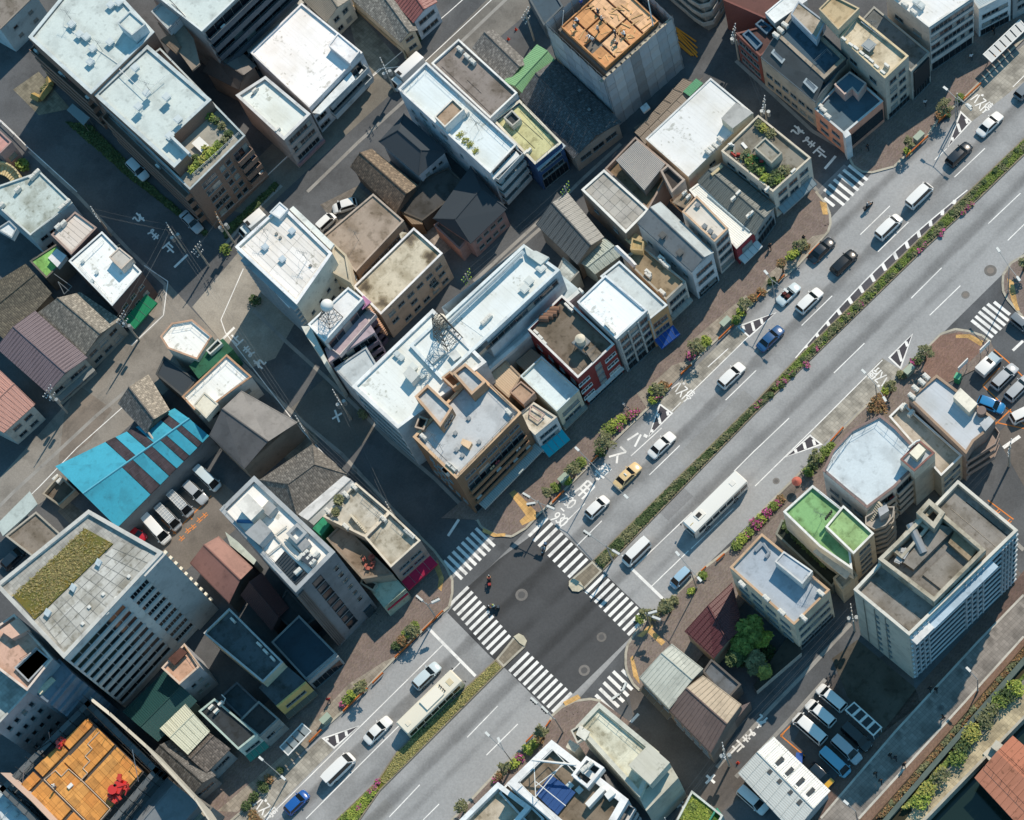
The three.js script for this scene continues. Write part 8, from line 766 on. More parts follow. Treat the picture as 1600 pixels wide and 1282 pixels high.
function moto(px, a, label, col, rider, rl, hat) { const c = G(px[0], px[1], .5), o = thing('motorcycle', label, 'motorcycle', [c[0], 0, c[1]]), put = (n, q, m) => { const k = shadow(new THREE.Mesh(q.geo(), m)); k.name = n; o.add(k); return k; }; o.rotation.y = a; for (const x of [.68, -.62]) put('wheel', new B().rod([x, .3, -.07], [x, .3, .07], .3, 14), TYRE); put('engine', new B().box(0, .25, 0, .6, .4, .36), TRIM); put('tank', new B().rod([.28, .82, 0], [-.05, .78, 0], .17, 8, .13), mat(col, 'car')); put('seat', new B().box(-.42, .72, 0, .75, .12, .28), TRIM); put('fork', new B().rod([.68, .3, .1], [.42, 1, .1], .03, 5).rod([.68, .3, -.1], [.42, 1, -.1], .03, 5), GREY); put('handlebar', new B().path([[.3, 1.02, -.36], [.42, 1, 0], [.3, 1.02, .36]], .025, 5), TRIM); put('headlight', new B().rod([.56, .86, 0], [.66, .86, 0], .1, 10), HEAD); put('rear_box', new B().box(-.78, .78, 0, .36, .3, .4), mat(col, 'plain')); const p = person('ride', [c[0] - .25 * Math.cos(a), 0, c[1] + .25 * Math.sin(a)], a, rider, '#1f2228', rl, { hat }); return o; }
moto([765, 907], .9, 'motorcycle with red-trimmed box crossing the junction', '#9c2a28', '#2a2d33', 'motorcycle rider in dark jacket crossing the junction', '#7c2226'); moto([771, 949], 2.2, 'motorcycle leaving over the lower left crosswalk', '#3b4a55', '#8fa3a8', 'motorcycle rider with yellow-green helmet on the lower left crosswalk', '#d6dc3c'); moto([1357, 322], 0, 'motorcycle riding up the avenue past the side street', '#2f3338', '#6f7880', 'motorcycle rider in grey on the avenue', '#d9dde0'); moto([850, 859], 3.6, 'scooter waiting in the upper crosswalk', '#3f5f80', '#c6d0d6', 'scooter rider in pale blue on the upper crosswalk', '#23262a');
// ---------------------------------------------------------------- street furniture
const STEEL = mat('#aab0b2', 'metal'), CONCP = mat('#b5b0a6', 'conc');
function lamp(top, heads, label, h = 9, armGroup) { const t = G(...top, h), o = thing('street_lamp', label, 'street lamp', [t[0], 0, t[1]]); part('pole', new B().rod([t[0], 0, t[1]], [t[0], h, t[1]], .1, 8, .06).rod([t[0], 0, t[1]], [t[0], .9, t[1]], .14, 8), STEEL, o); for (const hd of heads) { const e = G(...hd, h + .3), d = new THREE.Vector3(e[0] - t[0], 0, e[1] - t[1]).normalize(); const a = part('arm', new B().rod([t[0], h - .1, t[1]], [e[0], h + .3, e[1]], .05, 6), STEEL, o); part('lamp_head', new B().box(e[0] + d.x * .3, h + .2, e[1] + d.z * .3, .8, .16, .34, Math.atan2(-d.z, d.x)), mat('#dfe3e2', 'plain'), a); } return o; }
lamp([1577, 416], [[1562, 393], [1590, 433]], 'double-armed street lamp at the right edge by the crosswalk'); lamp([1368, 600], [[1352, 583], [1381, 621]], 'double-armed street lamp by the right bus bay'); lamp([1078, 889], [[1061, 868], [1091, 903]], 'double-armed street lamp over the pale blue van'); lamp([1528, 1062], [[1516, 1049]], 'single street lamp on the promenade beside the sunlit kerb', 6); lamp([1337, 1268], [[1325, 1257]], 'single street lamp at the bottom end of the promenade', 6); lamp([916, 716], [[904, 704], [976, 774]], 'street lamp with very long arm reaching over the taxi', 9); lamp([787, 1173], [[781, 1160], [764, 1150]], 'street lamp among the bushes on the lower right pavement', 8); lamp([1206, 437], [[1199, 428], [1226, 452]], 'street lamp with long arm above the open-topped car', 8); lamp([1493, 152], [[1480, 140], [1512, 163]], 'street lamp by the upper hatched triangle', 8); lamp([424, 1200], [[410, 1188], [440, 1214]], 'street lamp beside the lower bus shelter', 8);
function signal(top, ends, label, h = 6) { const t = G(...top, h), o = thing('traffic_signal', label, 'traffic signal', [t[0], 0, t[1]]); part('pole', new B().rod([t[0], 0, t[1]], [t[0], h + .8, t[1]], .13, 8, .09), STEEL, o); for (const en of ends) { const e = G(...en, h), d = [e[0] - t[0], e[1] - t[1]], a = Math.atan2(-d[1], d[0]); const ar = part('arm', new B().rod([t[0], h, t[1]], [e[0], h + .15, e[1]], .06, 6), STEEL, o); const hd = part('signal_head', new B().box(e[0], h - .1, e[1], 1.25, .42, .3, a), mat('#d7dbd9', 'plain'), ar); hd.userData.at = ar.userData.at; for (let i = -1; i <= 1; i++) { const p = [e[0] + Math.cos(a) * i * .38, e[1] - Math.sin(a) * i * .38]; part('visor', new B().rod([p[0] - Math.sin(a) * .15, h + .1, p[1] - Math.cos(a) * .15], [p[0] - Math.sin(a) * .34, h + .06, p[1] - Math.cos(a) * .34], .15, 8), mat('#3d4142', 'matt'), ar); } } return o; }
signal([842, 786], [[823, 775], [861, 794], [830, 788]], 'traffic signal pole on the upper left corner with three arms'); signal([948, 855], [[918, 834], [963, 864]], 'traffic signal on the median tip by the white van'); signal([668, 946], [[656, 936], [681, 940]], 'traffic signal on the corner below the red awning'); signal([868, 1126], [[835, 1096], [852, 1110]], 'traffic signal over the lower crosswalk by the cream block', 6.5); signal([1010, 961], [[1026, 967], [1020, 958]], 'traffic signal at the right corner beside the yellow guide paving', 5); signal([972, 1083], [[962, 1090], [976, 1074]], 'traffic signal over the small lower crosswalk', 6); signal([1496, 150], [[1514, 168]], 'traffic signal arm across the upper bus bay', 6);
function pole(top, h, label, a, o = {}) { const t = G(...top, h), p = thing('utility_pole', label, 'utility pole', [t[0], 0, t[1]]); p.tip = [t[0], h, t[1]]; part('pole', new B().rod([t[0], 0, t[1]], [t[0], h, t[1]], .17, 9, .11), CONCP, p); const w = [Math.cos(a), -Math.sin(a)]; for (const [y, l] of [[h - .4, 1.1], [h - 1.3, .9], [h - 2.6, .75]]) { const ar = part('cross_arm', new B().rod([t[0] - w[0] * l, y, t[1] - w[1] * l], [t[0] + w[0] * l, y, t[1] + w[1] * l], .05, 4), STEEL, p), q = new B(); for (let i = -2; i <= 2; i++) if (i) q.rod([t[0] + w[0] * l * i * .46, y + .02, t[1] + w[1] * l * i * .46], [t[0] + w[0] * l * i * .46, y + .3, t[1] + w[1] * l * i * .46], .07, 6); part('insulator', q, mat(o.ins || '#e9ebea', 'plain'), ar); } if (!o.bare) for (const s of [-1, 1]) { const x = t[0] + w[1] * .5 * s, z = t[1] - w[0] * .5 * s; part('transformer', new B().rod([x, h - 4.2, z], [x, h - 3, z], .29, 10), mat('#b9bfc0', 'metal'), p); } return p; }
const U = [[[597, 97], 9, 'utility pole in the yard between the white offices and the grey lane', 1.2], [[1193, 158], 9, 'utility pole at the white roof corner on the shaded side street', .6], [[339, 339], 9, 'utility pole with brown insulators at the brown tiled block corner', 1.2, { ins: '#b98a5c' }], [[263, 355], 8.5, 'utility pole in deep shade beside the road lettering', 1.3], [[187, 494], 9, 'utility pole at the green awning corner house', .3], [[72, 610], 9, 'utility pole with many insulators beside the purple ribbed house', .3], [[524, 617], 9.5, 'utility pole with equipment at the end of the long pale roof', 1.3], [[882, 291], 8, 'utility pole in the narrow lane by the blue building', .2, { bare: 1, ins: '#b7d84a' }], [[727, 428], 8.5, 'utility pole in the lane beside the scorched beige roof', .2, { bare: 1, ins: '#b7d84a' }], [[1130, 1172], 9, 'utility pole at the lane corner of the brown seamed roof', .9], [[1331, 955], 9, 'utility pole at the foot of the concrete tower', .9], [[1146, 45], 9, 'utility pole at the red-brown brick corner', .5], [[607, 793], 8.5, 'utility pole by the cream roof terrace on the shaded street', 1.3, { bare: 1 }], [[466, 658], 9, 'utility pole beside the dark grey gable', 1.3, { bare: 1 }], [[1578, 696], 8, 'utility pole by the right edge lane', .5, { bare: 1 }], [[1040, 1290], 9, 'utility pole at the bottom edge by the lawn terrace', .9, { bare: 1 }], [[145, 330], 8.5, 'utility pole on the shaded street by the pink panelled roof', 1.3, { bare: 1 }], [[820, 18], 8.5, 'utility pole at the top edge by the sunlit lane', .3, { bare: 1 }], [[305, 385], 7, 'short pole on the kerb of the shaded corner', .2, { bare: 1 }]].map(a => pole(...a));
function wires(i, j, n, label) { const a = U[i].tip, b = U[j].tip, q = new B(), L = Math.hypot(b[0] - a[0], b[2] - a[2]), nx = -(b[2] - a[2]) / L, nz = (b[0] - a[0]) / L, o = thing('overhead_wire', label, 'wires', [(a[0] + b[0]) / 2, a[1], (a[2] + b[2]) / 2]); for (let k = 0; k < n; k++) { const w = (k - (n - 1) / 2) * .45, p = []; for (let s = 0; s <= 10; s++) { const t = s / 10; p.push([a[0] + (b[0] - a[0]) * t + nx * w, a[1] + (b[1] - a[1]) * t - .2 - L * .02 * 4 * t * (1 - t) - (k & 1) * .9, a[2] + (b[2] - a[2]) * t + nz * w]); } const c = new B().path(p, .012, 3); part('wire', c, mat('#5d6468', 'plain'), o); } }
wires(16, 3, 3, 'wires along the shaded street by the pink panelled roof'); wires(3, 4, 3, 'wires across the junction to the green awning corner'); wires(4, 5, 3, 'wires along the grey lane past the purple ribbed house'); wires(2, 18, 2, 'wires above the brown tiled block corner'); wires(3, 13, 3, 'wires over the sunlit crossing to the dark grey gable'); wires(13, 12, 3, 'wires along the shaded street past the hipped tile roof'); wires(6, 12, 2, 'wires slanting across the shaded street'); wires(9, 10, 4, 'wires along the dark lane behind the leafy yard'); wires(15, 9, 4, 'wires over the lane at the lawn terrace'); wires(10, 14, 3, 'wires over the right hand lane past the concrete tower'); wires(8, 7, 3, 'wires along the narrow lane beside the long wing'); wires(1, 11, 3, 'wires along the upper side street'); wires(0, 2, 2, 'wires from the yard over the grey lane');
// bus shelters, cabinets, boxes, parasol
function shelter(px, h, n, label) { const P = PL(px, h), c = cen(P), o = thing('bus_shelter', label, 'bus shelter', [c[0], 0, c[1]]); part('roof_frame', new B().ring(P, inset(P, .16), h + .06).side(P, h - .1, h + .06).side(inset(P, .16), h - .1, h + .06, true), mat('#e9ebea', 'plain'), o); for (let i = 0; i < n; i++) { const q = inset([mix(P[0], P[1], i / n), mix(P[0], P[1], (i + 1) / n), mix(P[3], P[2], (i + 1) / n), mix(P[3], P[2], i / n)], .1); part('roof_panel', new B().prism(q, h - .04, h), mat(n > 5 ? '#cfd3d4' : '#8b979c', 'plain'), o); } const s = new B(); for (const k of [.08, .5, .92]) { const a = mix(mix(P[0], P[1], k), mix(P[3], P[2], k), .25); s.rod([a[0], .14, a[1]], [a[0], h - .05, a[1]], .06, 6); } part('post', s, STEEL, o); const b0 = mix(mix(P[0], P[3], .3), mix(P[1], P[2], .3), .25), b1 = mix(mix(P[0], P[3], .3), mix(P[1], P[2], .3), .75); part('bench', new B().strip(b0, b1, .4, .58).rod([b0[0], .14, b0[1]], [b0[0], .56, b0[1]], .05, 4).rod([b1[0], .14, b1[1]], [b1[0], .56, b1[1]], .05, 4), mat('#8d6a4a', 'plain'), o); return o; }
shelter('436,1168 472,1130 487,1143 450,1182', 2.7, 4, 'white-framed glass bus shelter on the lower left pavement'); shelter('1536,85 1594,30 1606,44 1550,98', 2.9, 7, 'long pale bus shelter roof at the upper right corner');
for (const [x, y, l] of [[509, 1124, 'green metal cabinet by the lower bus shelter'], [881, 748, 'green metal cabinet at the kerb near the long lamp arm'], [1134, 504, 'green metal cabinet between kerb bushes by the hatched triangle'], [1436, 214, 'pale green cabinet at the kerb by the salmon pink shop'], [1421, 579, 'green cabinet beside the right bus bay']]) { const p = G(x, y, 1), o = thing('utility_cabinet', l, 'cabinet', [p[0], .14, p[1]]); part('box', new B().box(p[0], .3, p[1], 1.5, 1.15, .8), mat('#8fa394', 'plain'), o); part('lid', new B().box(p[0], 1.45, p[1], 1.62, .08, .92), mat('#a5b6a6', 'plain'), o); part('plinth', new B().box(p[0], .14, p[1], 1.5, .16, .8), KERB, o); }
{ const p = G(1245, 752, 2.2), o = thing('parasol', 'red parasol over a stall on the right pavement', 'parasol', [p[0], .14, p[1]]); part('canopy', new B().rod([p[0], 2.1, p[1]], [p[0], 2.6, p[1]], .72, 12, .1), mat('#c77060', 'matt'), o); part('pole', new B().rod([p[0], .14, p[1]], [p[0], 2.3, p[1]], .03, 5), STEEL, o); part('base', new B().rod([p[0], .14, p[1]], [p[0], .24, p[1]], .3, 10), DARK, o); }
{ const p = G(1497, 591, 1), o = thing('vending_box', 'bright green machine at the edge of the upper right lot', 'machine', [p[0], 0, p[1]]); part('cabinet', new B().box(p[0], 0, p[1], .9, 1.7, .8, .3), mat('#2f9a6a', 'plain'), o); part('top', new B().box(p[0], 1.7, p[1], .96, .08, .86, .3), mat('#57b58a', 'plain'), o); for (const [x, y, l] of [[1539, 542, 'white sign board at the top of the upper right lot'], [1505, 570, 'white sign board beside the red paving of the upper right lot']]) { const c = G(x, y, 3), s = thing('sign_board', l, 'sign', [c[0], 0, c[1]]); part('board', new B().box(c[0], 2.4, c[1], 2, 1.2, .14, 0), WHITE, s); part('post', new B().rod([c[0] - .8, 0, c[1]], [c[0] - .8, 2.4, c[1]], .05, 5).rod([c[0] + .8, 0, c[1]], [c[0] + .8, 2.4, c[1]], .05, 5), STEEL, s); } }
{ const P = PL('1320,1110 1335,1097 1379,1137 1365,1151', 2.4), o = thing('framed_carport', 'white roof frame with four dark panels in the lower lot', 'carport', [cen(P)[0], 0, cen(P)[1]]); part('frame', new B().ring(P, inset(P, .15), 2.45).side(P, 2.2, 2.45).side(inset(P, .15), 2.2, 2.45, true), WHITE, o); for (let i = 0; i < 4; i++) { const q = inset([mix(P[0], P[3], i / 4), mix(P[1], P[2], i / 4), mix(P[1], P[2], (i + 1) / 4), mix(P[0], P[3], (i + 1) / 4)], .2); part('roof_panel', new B().prism(q, 2.3, 2.47), mat('#23292d', 'glass'), o); } const s = new B(); for (const p of inset(P, .15)) s.rod([p[0], 0, p[1]], [p[0], 2.3, p[1]], .06, 5); part('roof_sheet', new B().prism(inset(P, .1), 2.22, 2.4), WHITE, o); part('post', s, WHITE, o); const c = G(1249, 1187, .5), b2 = thing('blue_barrow', 'small bright blue cart beside the ribbed parking shed', 'cart', [c[0], 0, c[1]]); part('tray', new B().box(c[0], .4, c[1], 1.6, .5, .9, .7), mat('#2358a8', 'plain'), b2); part('wheel', new B().rod([c[0] + .6, .2, c[1] - .3], [c[0] + .6, .2, c[1] + .3], .2, 10), TYRE, b2); part('handle', new B().rod([c[0] - .8, .7, c[1] - .3], [c[0] - 1.3, .95, c[1]], .03, 4), STEEL, b2); }
{ const q = [[800, 0], [0, 0]]; const o = thing('steel_pipe_stack', 'stack of yellow scaffold poles lying on the road beside the wrapped building', 'poles', [G(1075, 75)[0], 0, G(1075, 75)[1]]); for (const [a, b, c, d] of [[1056, 44, 1088, 66], [1058, 50, 1090, 84], [1059, 55, 1090, 90], [1060, 60, 1088, 86], [1060, 66, 1084, 88], [1061, 71, 1081, 88], [1057, 47, 1090, 76]]) { const A = G(a, b), C = G(c, d); part('pole', new B().rod([A[0], .25, A[1]], [C[0], .2, C[1]], .13, 6), mat('#e0982c', 'plain'), o); } const cone = (x, y, l) => { const p = G(x, y, .3), k = thing('traffic_cone', l, 'traffic cone', [p[0], 0, p[1]]); part('cone', new B().rod([p[0], .05, p[1]], [p[0], .7, p[1]], .17, 10, .04), mat('#d6432c', 'plain'), k); part('base', new B().box(p[0], 0, p[1], .42, .05, .42), mat('#b83824', 'plain'), k); }; cone(806, 45, 'orange-red cone on the sunlit lane at the top edge'); cone(794, 60, 'orange-red cone nearer the silvery tiled shed'); cone(496, 352, 'orange cone beside the white compact van'); cone(1153, 1192, 'orange cone by the white ribbed parking shed'); }
{ const c = G(112, 170, 2.5), P = PL('104,172 113,162 140,184 130,196', 2.6), o = thing('carport', 'grey flat carport roof in the shaded planting by the long apartment block', 'carport', [c[0], 0, c[1]]); part('roof', new B().prism(P, 2.5, 2.65), mat('#8fa0a6', 'plain'), o); const s = new B(); for (const p of inset(P, .2)) s.rod([p[0], 0, p[1]], [p[0], 2.5, p[1]], .06, 5); part('post', s, STEEL, o); }
// low walls by the top-left yard
{ const o = thing('yard_wall', 'sunlit yellow-capped yard wall at the corner of the long apartment block', 'wall', [G(60, 140)[0], 0, G(60, 140)[1]]); const a = PL('48,146 60,152 76,132 74,118 82,124 74,108', 1.2); for (let i = 0; i + 1 < a.length; i++) part('wall_panel', new B().rod([a[i][0], .6, a[i][1]], [a[i + 1][0], .6, a[i + 1][1]], .6, 4), mat('#b79d63', 'conc'), o); }
// ---------------------------------------------------------------- kerb rails in orange
{ const R = [['536,1112 545,1102', 'by the lower left bushes'], ['617,1028 640,1006 655,990', 'below the signal corner'], ['660,986 692,955', 'at the corner under the red awning'], ['483,1160 502,1141', 'beside the lower bus shelter'], ['538,1110 560,1089 574,1076', 'along the tan paving'], ['582,1068 598,1052', 'beyond the tan paving'], ['863,786 881,767', 'by the upper crosswalk'], ['922,724 936,710', 'under the long lamp arm'], ['1036,615 1050,600', 'beside the dense bicycle row'], ['1064,585 1080,570', 'by the flowering bushes'], ['1123,530 1146,508', 'beside the green cabinet'], ['1183,466 1190,458', 'near the open-topped car'], ['1216,440 1226,430', 'before the dark sedan'], ['1264,398 1282,380', 'beside the dark sedan'], ['1416,245 1432,230 1450,213', 'below the pale green cabinet'], ['1467,190 1486,172', 'by the upper hatched triangle'], ['1506,155 1533,130', 'along the upper bus bay'], ['1298,690 1318,668', 'along the right bus bay'], ['1120,877 1132,866', 'before the blue-grey roof'], ['1096,893 1103,886', 'beside the pale blue van'], ['822,1160 834,1148', 'by the white frame building'], ['853,1136 860,1126', 'beside the lower signal']]; R.forEach(([p, l]) => { const P = PL(p, .6), o = thing('guard_rail', 'orange guard rail ' + l, 'guard rail', [cen(P)[0], .14, cen(P)[1]]); for (let i = 0; i + 1 < P.length; i++) { const a = P[i], b = P[i + 1]; part('rail', new B().rod([a[0], .78, a[1]], [b[0], .78, b[1]], .09, 5), mat('#d9752f', 'plain'), o); part('rail', new B().rod([a[0], .45, a[1]], [b[0], .45, b[1]], .07, 5), mat('#d9752f', 'plain'), o); const n = Math.max(1, Math.round(dist(a, b) / 1.5)); for (let j = 0; j <= n; j++) { const c = mix(a, b, j / n); part('post', new B().rod([c[0], .14, c[1]], [c[0], .82, c[1]], .05, 5), mat('#c46a2c', 'plain'), o); } } }); }
{ const P = PL('0,188 20,207 42,230', .7), o = thing('guard_rail', 'white guard rail along the sunlit street at the left edge', 'guard rail', [cen(P)[0], 0, cen(P)[1]]); for (let i = 0; i < 2; i++) { part('rail', new B().rod([P[i][0], .8, P[i][1]], [P[i + 1][0], .8, P[i + 1][1]], .09, 5), WHITE, o); part('post', new B().rod([P[i][0], 0, P[i][1]], [P[i][0], .8, P[i][1]], .06, 5), WHITE, o); } }
// ---------------------------------------------------------------- planting
function shrub(x, y, r, g, label, group, h = .14, k = 1) { const p = G(x, y, h + r * .6), o = thing('shrub', label, 'shrub', [p[0], h, p[1]], group), a = rr(.8, 1.2); part('foliage', plantGeo([[0, r * .65 * k, 0, r * a, r * .65 * k, r / a]], Math.round(150 * r + 40), .17, GREENS[g]), LEAF, o).userData.at = 0; part('stem', new B().rod([p[0], h, p[1]], [p[0], h + r * .6, p[1]], .05, 5), mat('#54432f', 'matt'), o); return o; }
function tree(x, y, hgt, r, g, label, dens = 420, size = .24, base = .14, group) { // tapered trunk, limbs, clumped crown
const p = G(x, y, base + hgt * .75), o = thing('tree', label, 'tree', [p[0], base, p[1]], group), q = new B(), bl = []; q.rod([0, 0, 0], [rr(-.1, .1), hgt * .55, rr(-.1, .1)], .12 + hgt * .012, 7, .07 + hgt * .005); const n = 7; for (let i = 0; i < n; i++) { const a = i / n * 6.283 + rr(-.4, .4), d = r * rr(.35, .75), yy = hgt * rr(.62, .95); q.rod([0, hgt * rr(.35, .55), 0], [Math.cos(a) * d, yy, Math.sin(a) * d], .05, 5, .02); bl.push([Math.cos(a) * d, yy, Math.sin(a) * d, r * rr(.32, .5), r * rr(.28, .42), r * rr(.32, .5)]); } bl.push([0, hgt * .95, 0, r * .45, r * .4, r * .45]); const t = part('trunk', q.geo(), mat('#5a4a3a', 'matt'), o); t.userData.at = 0; part('crown', plantGeo(bl, Math.round(dens / 8), size, GREENS[g]), LEAF, o).userData.at = 0; return o;
}
// street trees, thin crowns
[[856, 770, 'bare-twigged street tree at the upper crosswalk corner', 'olive', 1.2], [893, 735, 'street tree beside the green cabinet and the long lamp arm', 'olive', 1.5], [945, 690, 'large street tree at the kerb opposite the painted lettering', 'olive', 2], [1030, 610, 'street tree next to the dense bicycle row', 'olive', 1.6], [1088, 542, 'flowering street tree above the bus bay', 'olive', 1.7], [1163, 478, 'street tree beside the hatched triangle and blue sedan', 'olive', 1.4], [1250, 384, 'thin street tree beside the black sedan', 'olive', 1.4], [1222, 413, 'thin street tree by the open-topped car', 'rust', 1.2], [1420, 222, 'round street tree at the pale green cabinet', 'olive', 1.2], [1476, 166, 'street tree at the upper hatched triangle', 'olive', 1.7], [643, 988, 'street tree below the corner of the red awning', 'olive', 1.4], [560, 1076, 'street tree beside the tan paving on the lower left', 'olive', 1.3], [1446, 550, 'street tree at the rounded right corner', 'olive', 1.7], [1372, 632, 'bare street tree beside the right bus bay', 'rust', 1.9], [1392, 602, 'small street tree between the right bus bay and the cabinet', 'olive', 1.2], [1044, 948, 'street tree beside the pale blue van', 'olive', 1.5], [1010, 960, 'loose street tree at the right corner of the upper crosswalk', 'olive', 1.4], [845, 1146, 'street tree by the lower signal', 'olive', 1.4], [790, 1200, 'street tree at the white frame building', 'olive', 1.3], [720, 1260, 'street tree at the bottom edge by the white walled terrace', 'olive', 1.4], [1272, 716, 'street tree on the right pavement by the railed block', 'olive', 1.4], [1600, 410, 'street tree at the right edge by the crosswalk', 'olive', 1.2], [400, 1282, 'street tree at the bottom left end of the avenue', 'rust', 1.4]].forEach(([x, y, l, g, r]) => tree(x, y, 3 + r * .5, r * .82, g, l, 150 * r + 60, .17));
// kerb bushes
const KB = [[868, 762, .8, 'mid'], [887, 752, .7, 'lime'], [900, 728, 1, 'dark'], [909, 722, .8, 'mid'], [950, 672, 1.1, 'mid'], [960, 664, .9, 'lime'], [972, 655, .8, 'lime'], [966, 668, .7, 'pink'], [984, 650, .8, 'pink'], [993, 645, .7, 'pink'], [938, 706, .9, 'dark'], [1022, 612, .9, 'mid'], [1038, 603, .8, 'rust'], [1020, 625, .7, 'lime'], [1026, 620, .7, 'pink'], [1096, 540, .9, 'mid'], [1104, 532, .8, 'lime'], [1080, 556, .8, 'pink'], [1150, 500, .8, 'mid'], [1158, 488, .7, 'lime'], [1176, 466, .8, 'rust'], [1190, 456, .7, 'rust'], [1206, 440, .7, 'dark'], [1236, 400, .8, 'lime'], [1244, 394, .7, 'lime'], [1260, 386, .6, 'rust'], [1418, 236, .6, 'lime'], [1500, 152, .7, 'mid'], [1468, 180, .7, 'rust'], [1480, 178, .6, 'dark'], [628, 1002, .9, 'rust'], [634, 992, .7, 'mid'], [648, 978, .7, 'mid'], [618, 1010, .7, 'dark'], [542, 1094, .8, 'mid'], [550, 1086, .8, 'lime'], [566, 1070, .7, 'olive'], [536, 1100, .6, 'pink'], [1376, 620, .7, 'rust'], [1384, 610, .7, 'lime'], [1364, 638, .7, 'rust'], [1408, 586, .7, 'olive'], [1436, 562, .8, 'dark'], [1428, 566, .6, 'pink'], [1054, 938, .7, 'olive'], [1080, 924, .6, 'lime'], [1098, 900, .7, 'mid'], [1038, 946, 1, 'olive'], [1022, 962, .9, 'olive'], [1000, 968, .7, 'mid'], [834, 1164, .8, 'mid'], [842, 1158, .7, 'rust'], [824, 1172, .8, 'lime'], [812, 1184, .7, 'pink'], [804, 1194, .8, 'lime'], [780, 1214, .8, 'rust'], [774, 1220, .6, 'pink'], [1152, 852, .9, 'mid'], [1160, 842, .9, 'lime'], [1170, 832, .8, 'mid'], [1180, 820, .9, 'pink'], [1190, 810, .7, 'lime'], [1198, 802, .8, 'pink'], [1208, 792, .8, 'mid'], [1220, 780, .7, 'rust'], [1262, 738, .8, 'mid'], [1270, 728, .8, 'dark'], [1280, 716, .8, 'mid'], [1290, 706, .8, 'mid'], [1298, 698, .7, 'mid'], [1215, 786, .6, 'pink'], [1166, 838, .6, 'pink'], [1188, 816, .6, 'pink'], [410, 1230, .9, 'dark'], [396, 1246, .8, 'dark'], [420, 1218, .7, 'rust'], [437, 1205, .6, 'dark'], [384, 1260, .8, 'dark'], [394, 1272, .6, 'rust']];
const GW = { mid: 'mid-green', lime: 'bright yellow-green', dark: 'dark green', olive: 'dull olive', pink: 'pink flowering', rust: 'red-brown leaved' }; const BEDS = [[868, 765, 'at the upper crosswalk corner'], [893, 745, 'beside the green cabinet by the long lamp arm'], [905, 724, 'under the long lamp arm'], [950, 675, 'opposite the painted lettering'], [985, 648, 'just before the dense bicycle row'], [1028, 612, 'after the dense bicycle row'], [1093, 543, 'above the lettered bus bay'], [1158, 488, 'beside the blue sedan'], [1195, 452, 'by the open-topped car'], [1248, 393, 'by the black sedan'], [1418, 236, 'at the pale green cabinet'], [1482, 170, 'at the upper hatched triangle'], [635, 992, 'below the red awning corner'], [548, 1088, 'along the tan paving'], [1375, 620, 'by the right bus bay'], [1428, 566, 'by the rounded right corner'], [1075, 915, 'over the pale blue van'], [1025, 958, 'at the right end of the upper crosswalk'], [830, 1166, 'by the lower signal'], [785, 1210, 'beside the white frame building'], [1165, 840, 'before the blue-grey roof'], [1195, 805, 'before the green roof'], [1275, 722, 'beside the red parasol'], [1296, 700, 'by the ice-blue railed roof'], [415, 1225, 'beside the lower bus shelter'], [390, 1260, 'at the bottom end of the left pavement']];
KB.forEach(([x, y, r, g]) => { const n = BEDS.slice().sort((a, c) => Math.hypot(a[0] - x, a[1] - y) - Math.hypot(c[0] - x, c[1] - y))[0][2]; shrub(x, y, r, g, GW[g] + ' bush ' + n, GW[g] + ' bushes ' + n); });
// median: low hedge as one mass, round bushes and azaleas one by one
function scatter(name, px, n, size, cols, h, label, skip) { const P = PL(px), q = new B(); q.c = []; const xs = P.map(p => p[0]), zs = P.map(p => p[1]), x0 = Math.min(...xs), x1 = Math.max(...xs), z0 = Math.min(...zs), z1 = Math.max(...zs), I = inset(P, .3), ins = (x, z) => { let c = false; for (let i = 0, j = I.length - 1; i < I.length; j = i++) if ((I[i][1] > z) !== (I[j][1] > z) && x < (I[j][0] - I[i][0]) * (z - I[i][1]) / (I[j][1] - I[i][1]) + I[i][0]) c = !c; return c; }; let k = 0, g = 0; while (k < n && g++ < n * 60) { const x = rr(x0, x1), z = rr(z0, z1); if (!ins(x, z)) continue; const d = vn(x * .9 + 400, z * .9 + 400, 4096, 7); if (skip && rnd() < skip * sm(.45, .7, d)) { k++; continue; } leaves(q, [x, h[0] + h[1] * rnd() * (.5 + d), z, .14, .1, .14], 1, size * (.7 + .6 * d), d > .55 ? cols[0] : cols[1]); k++; } const o = structure(name, q, LEAF, label); o.userData.kind = 'stuff'; o.userData.category = 'ground cover'; return o; }
scatter('hedge', '926,877 1180,628 1200,610 1216,616 1180,648 942,893', 9000, .15, [GREENS.olive, GREENS.dark], [.2, .3], 'olive-green leafy ground cover along the median before the crosswalk', .35);
scatter('hedge', '1200,608 1243,562 1432,378 1600,217 1700,120 1710,140 1600,244 1532,310 1442,393 1214,616', 12000, .14, [GREENS.olive, GREENS.mid], [.2, .28], 'bright green ground cover along the far median', .15);
scatter('median_grass', '775,1031 620,1175 590,1222 602,1230 787,1044', 6500, .12, [GREENS.hay, GREENS.hay], [.17, .12], 'dry yellow-green grass on the lower median', .1); scatter('hedge', '590,1220 525,1282 440,1366 480,1366 563,1282 595,1236', 4500, .14, [GREENS.mid, GREENS.lime], [.2, .32], 'green ground cover at the lower end of the median');
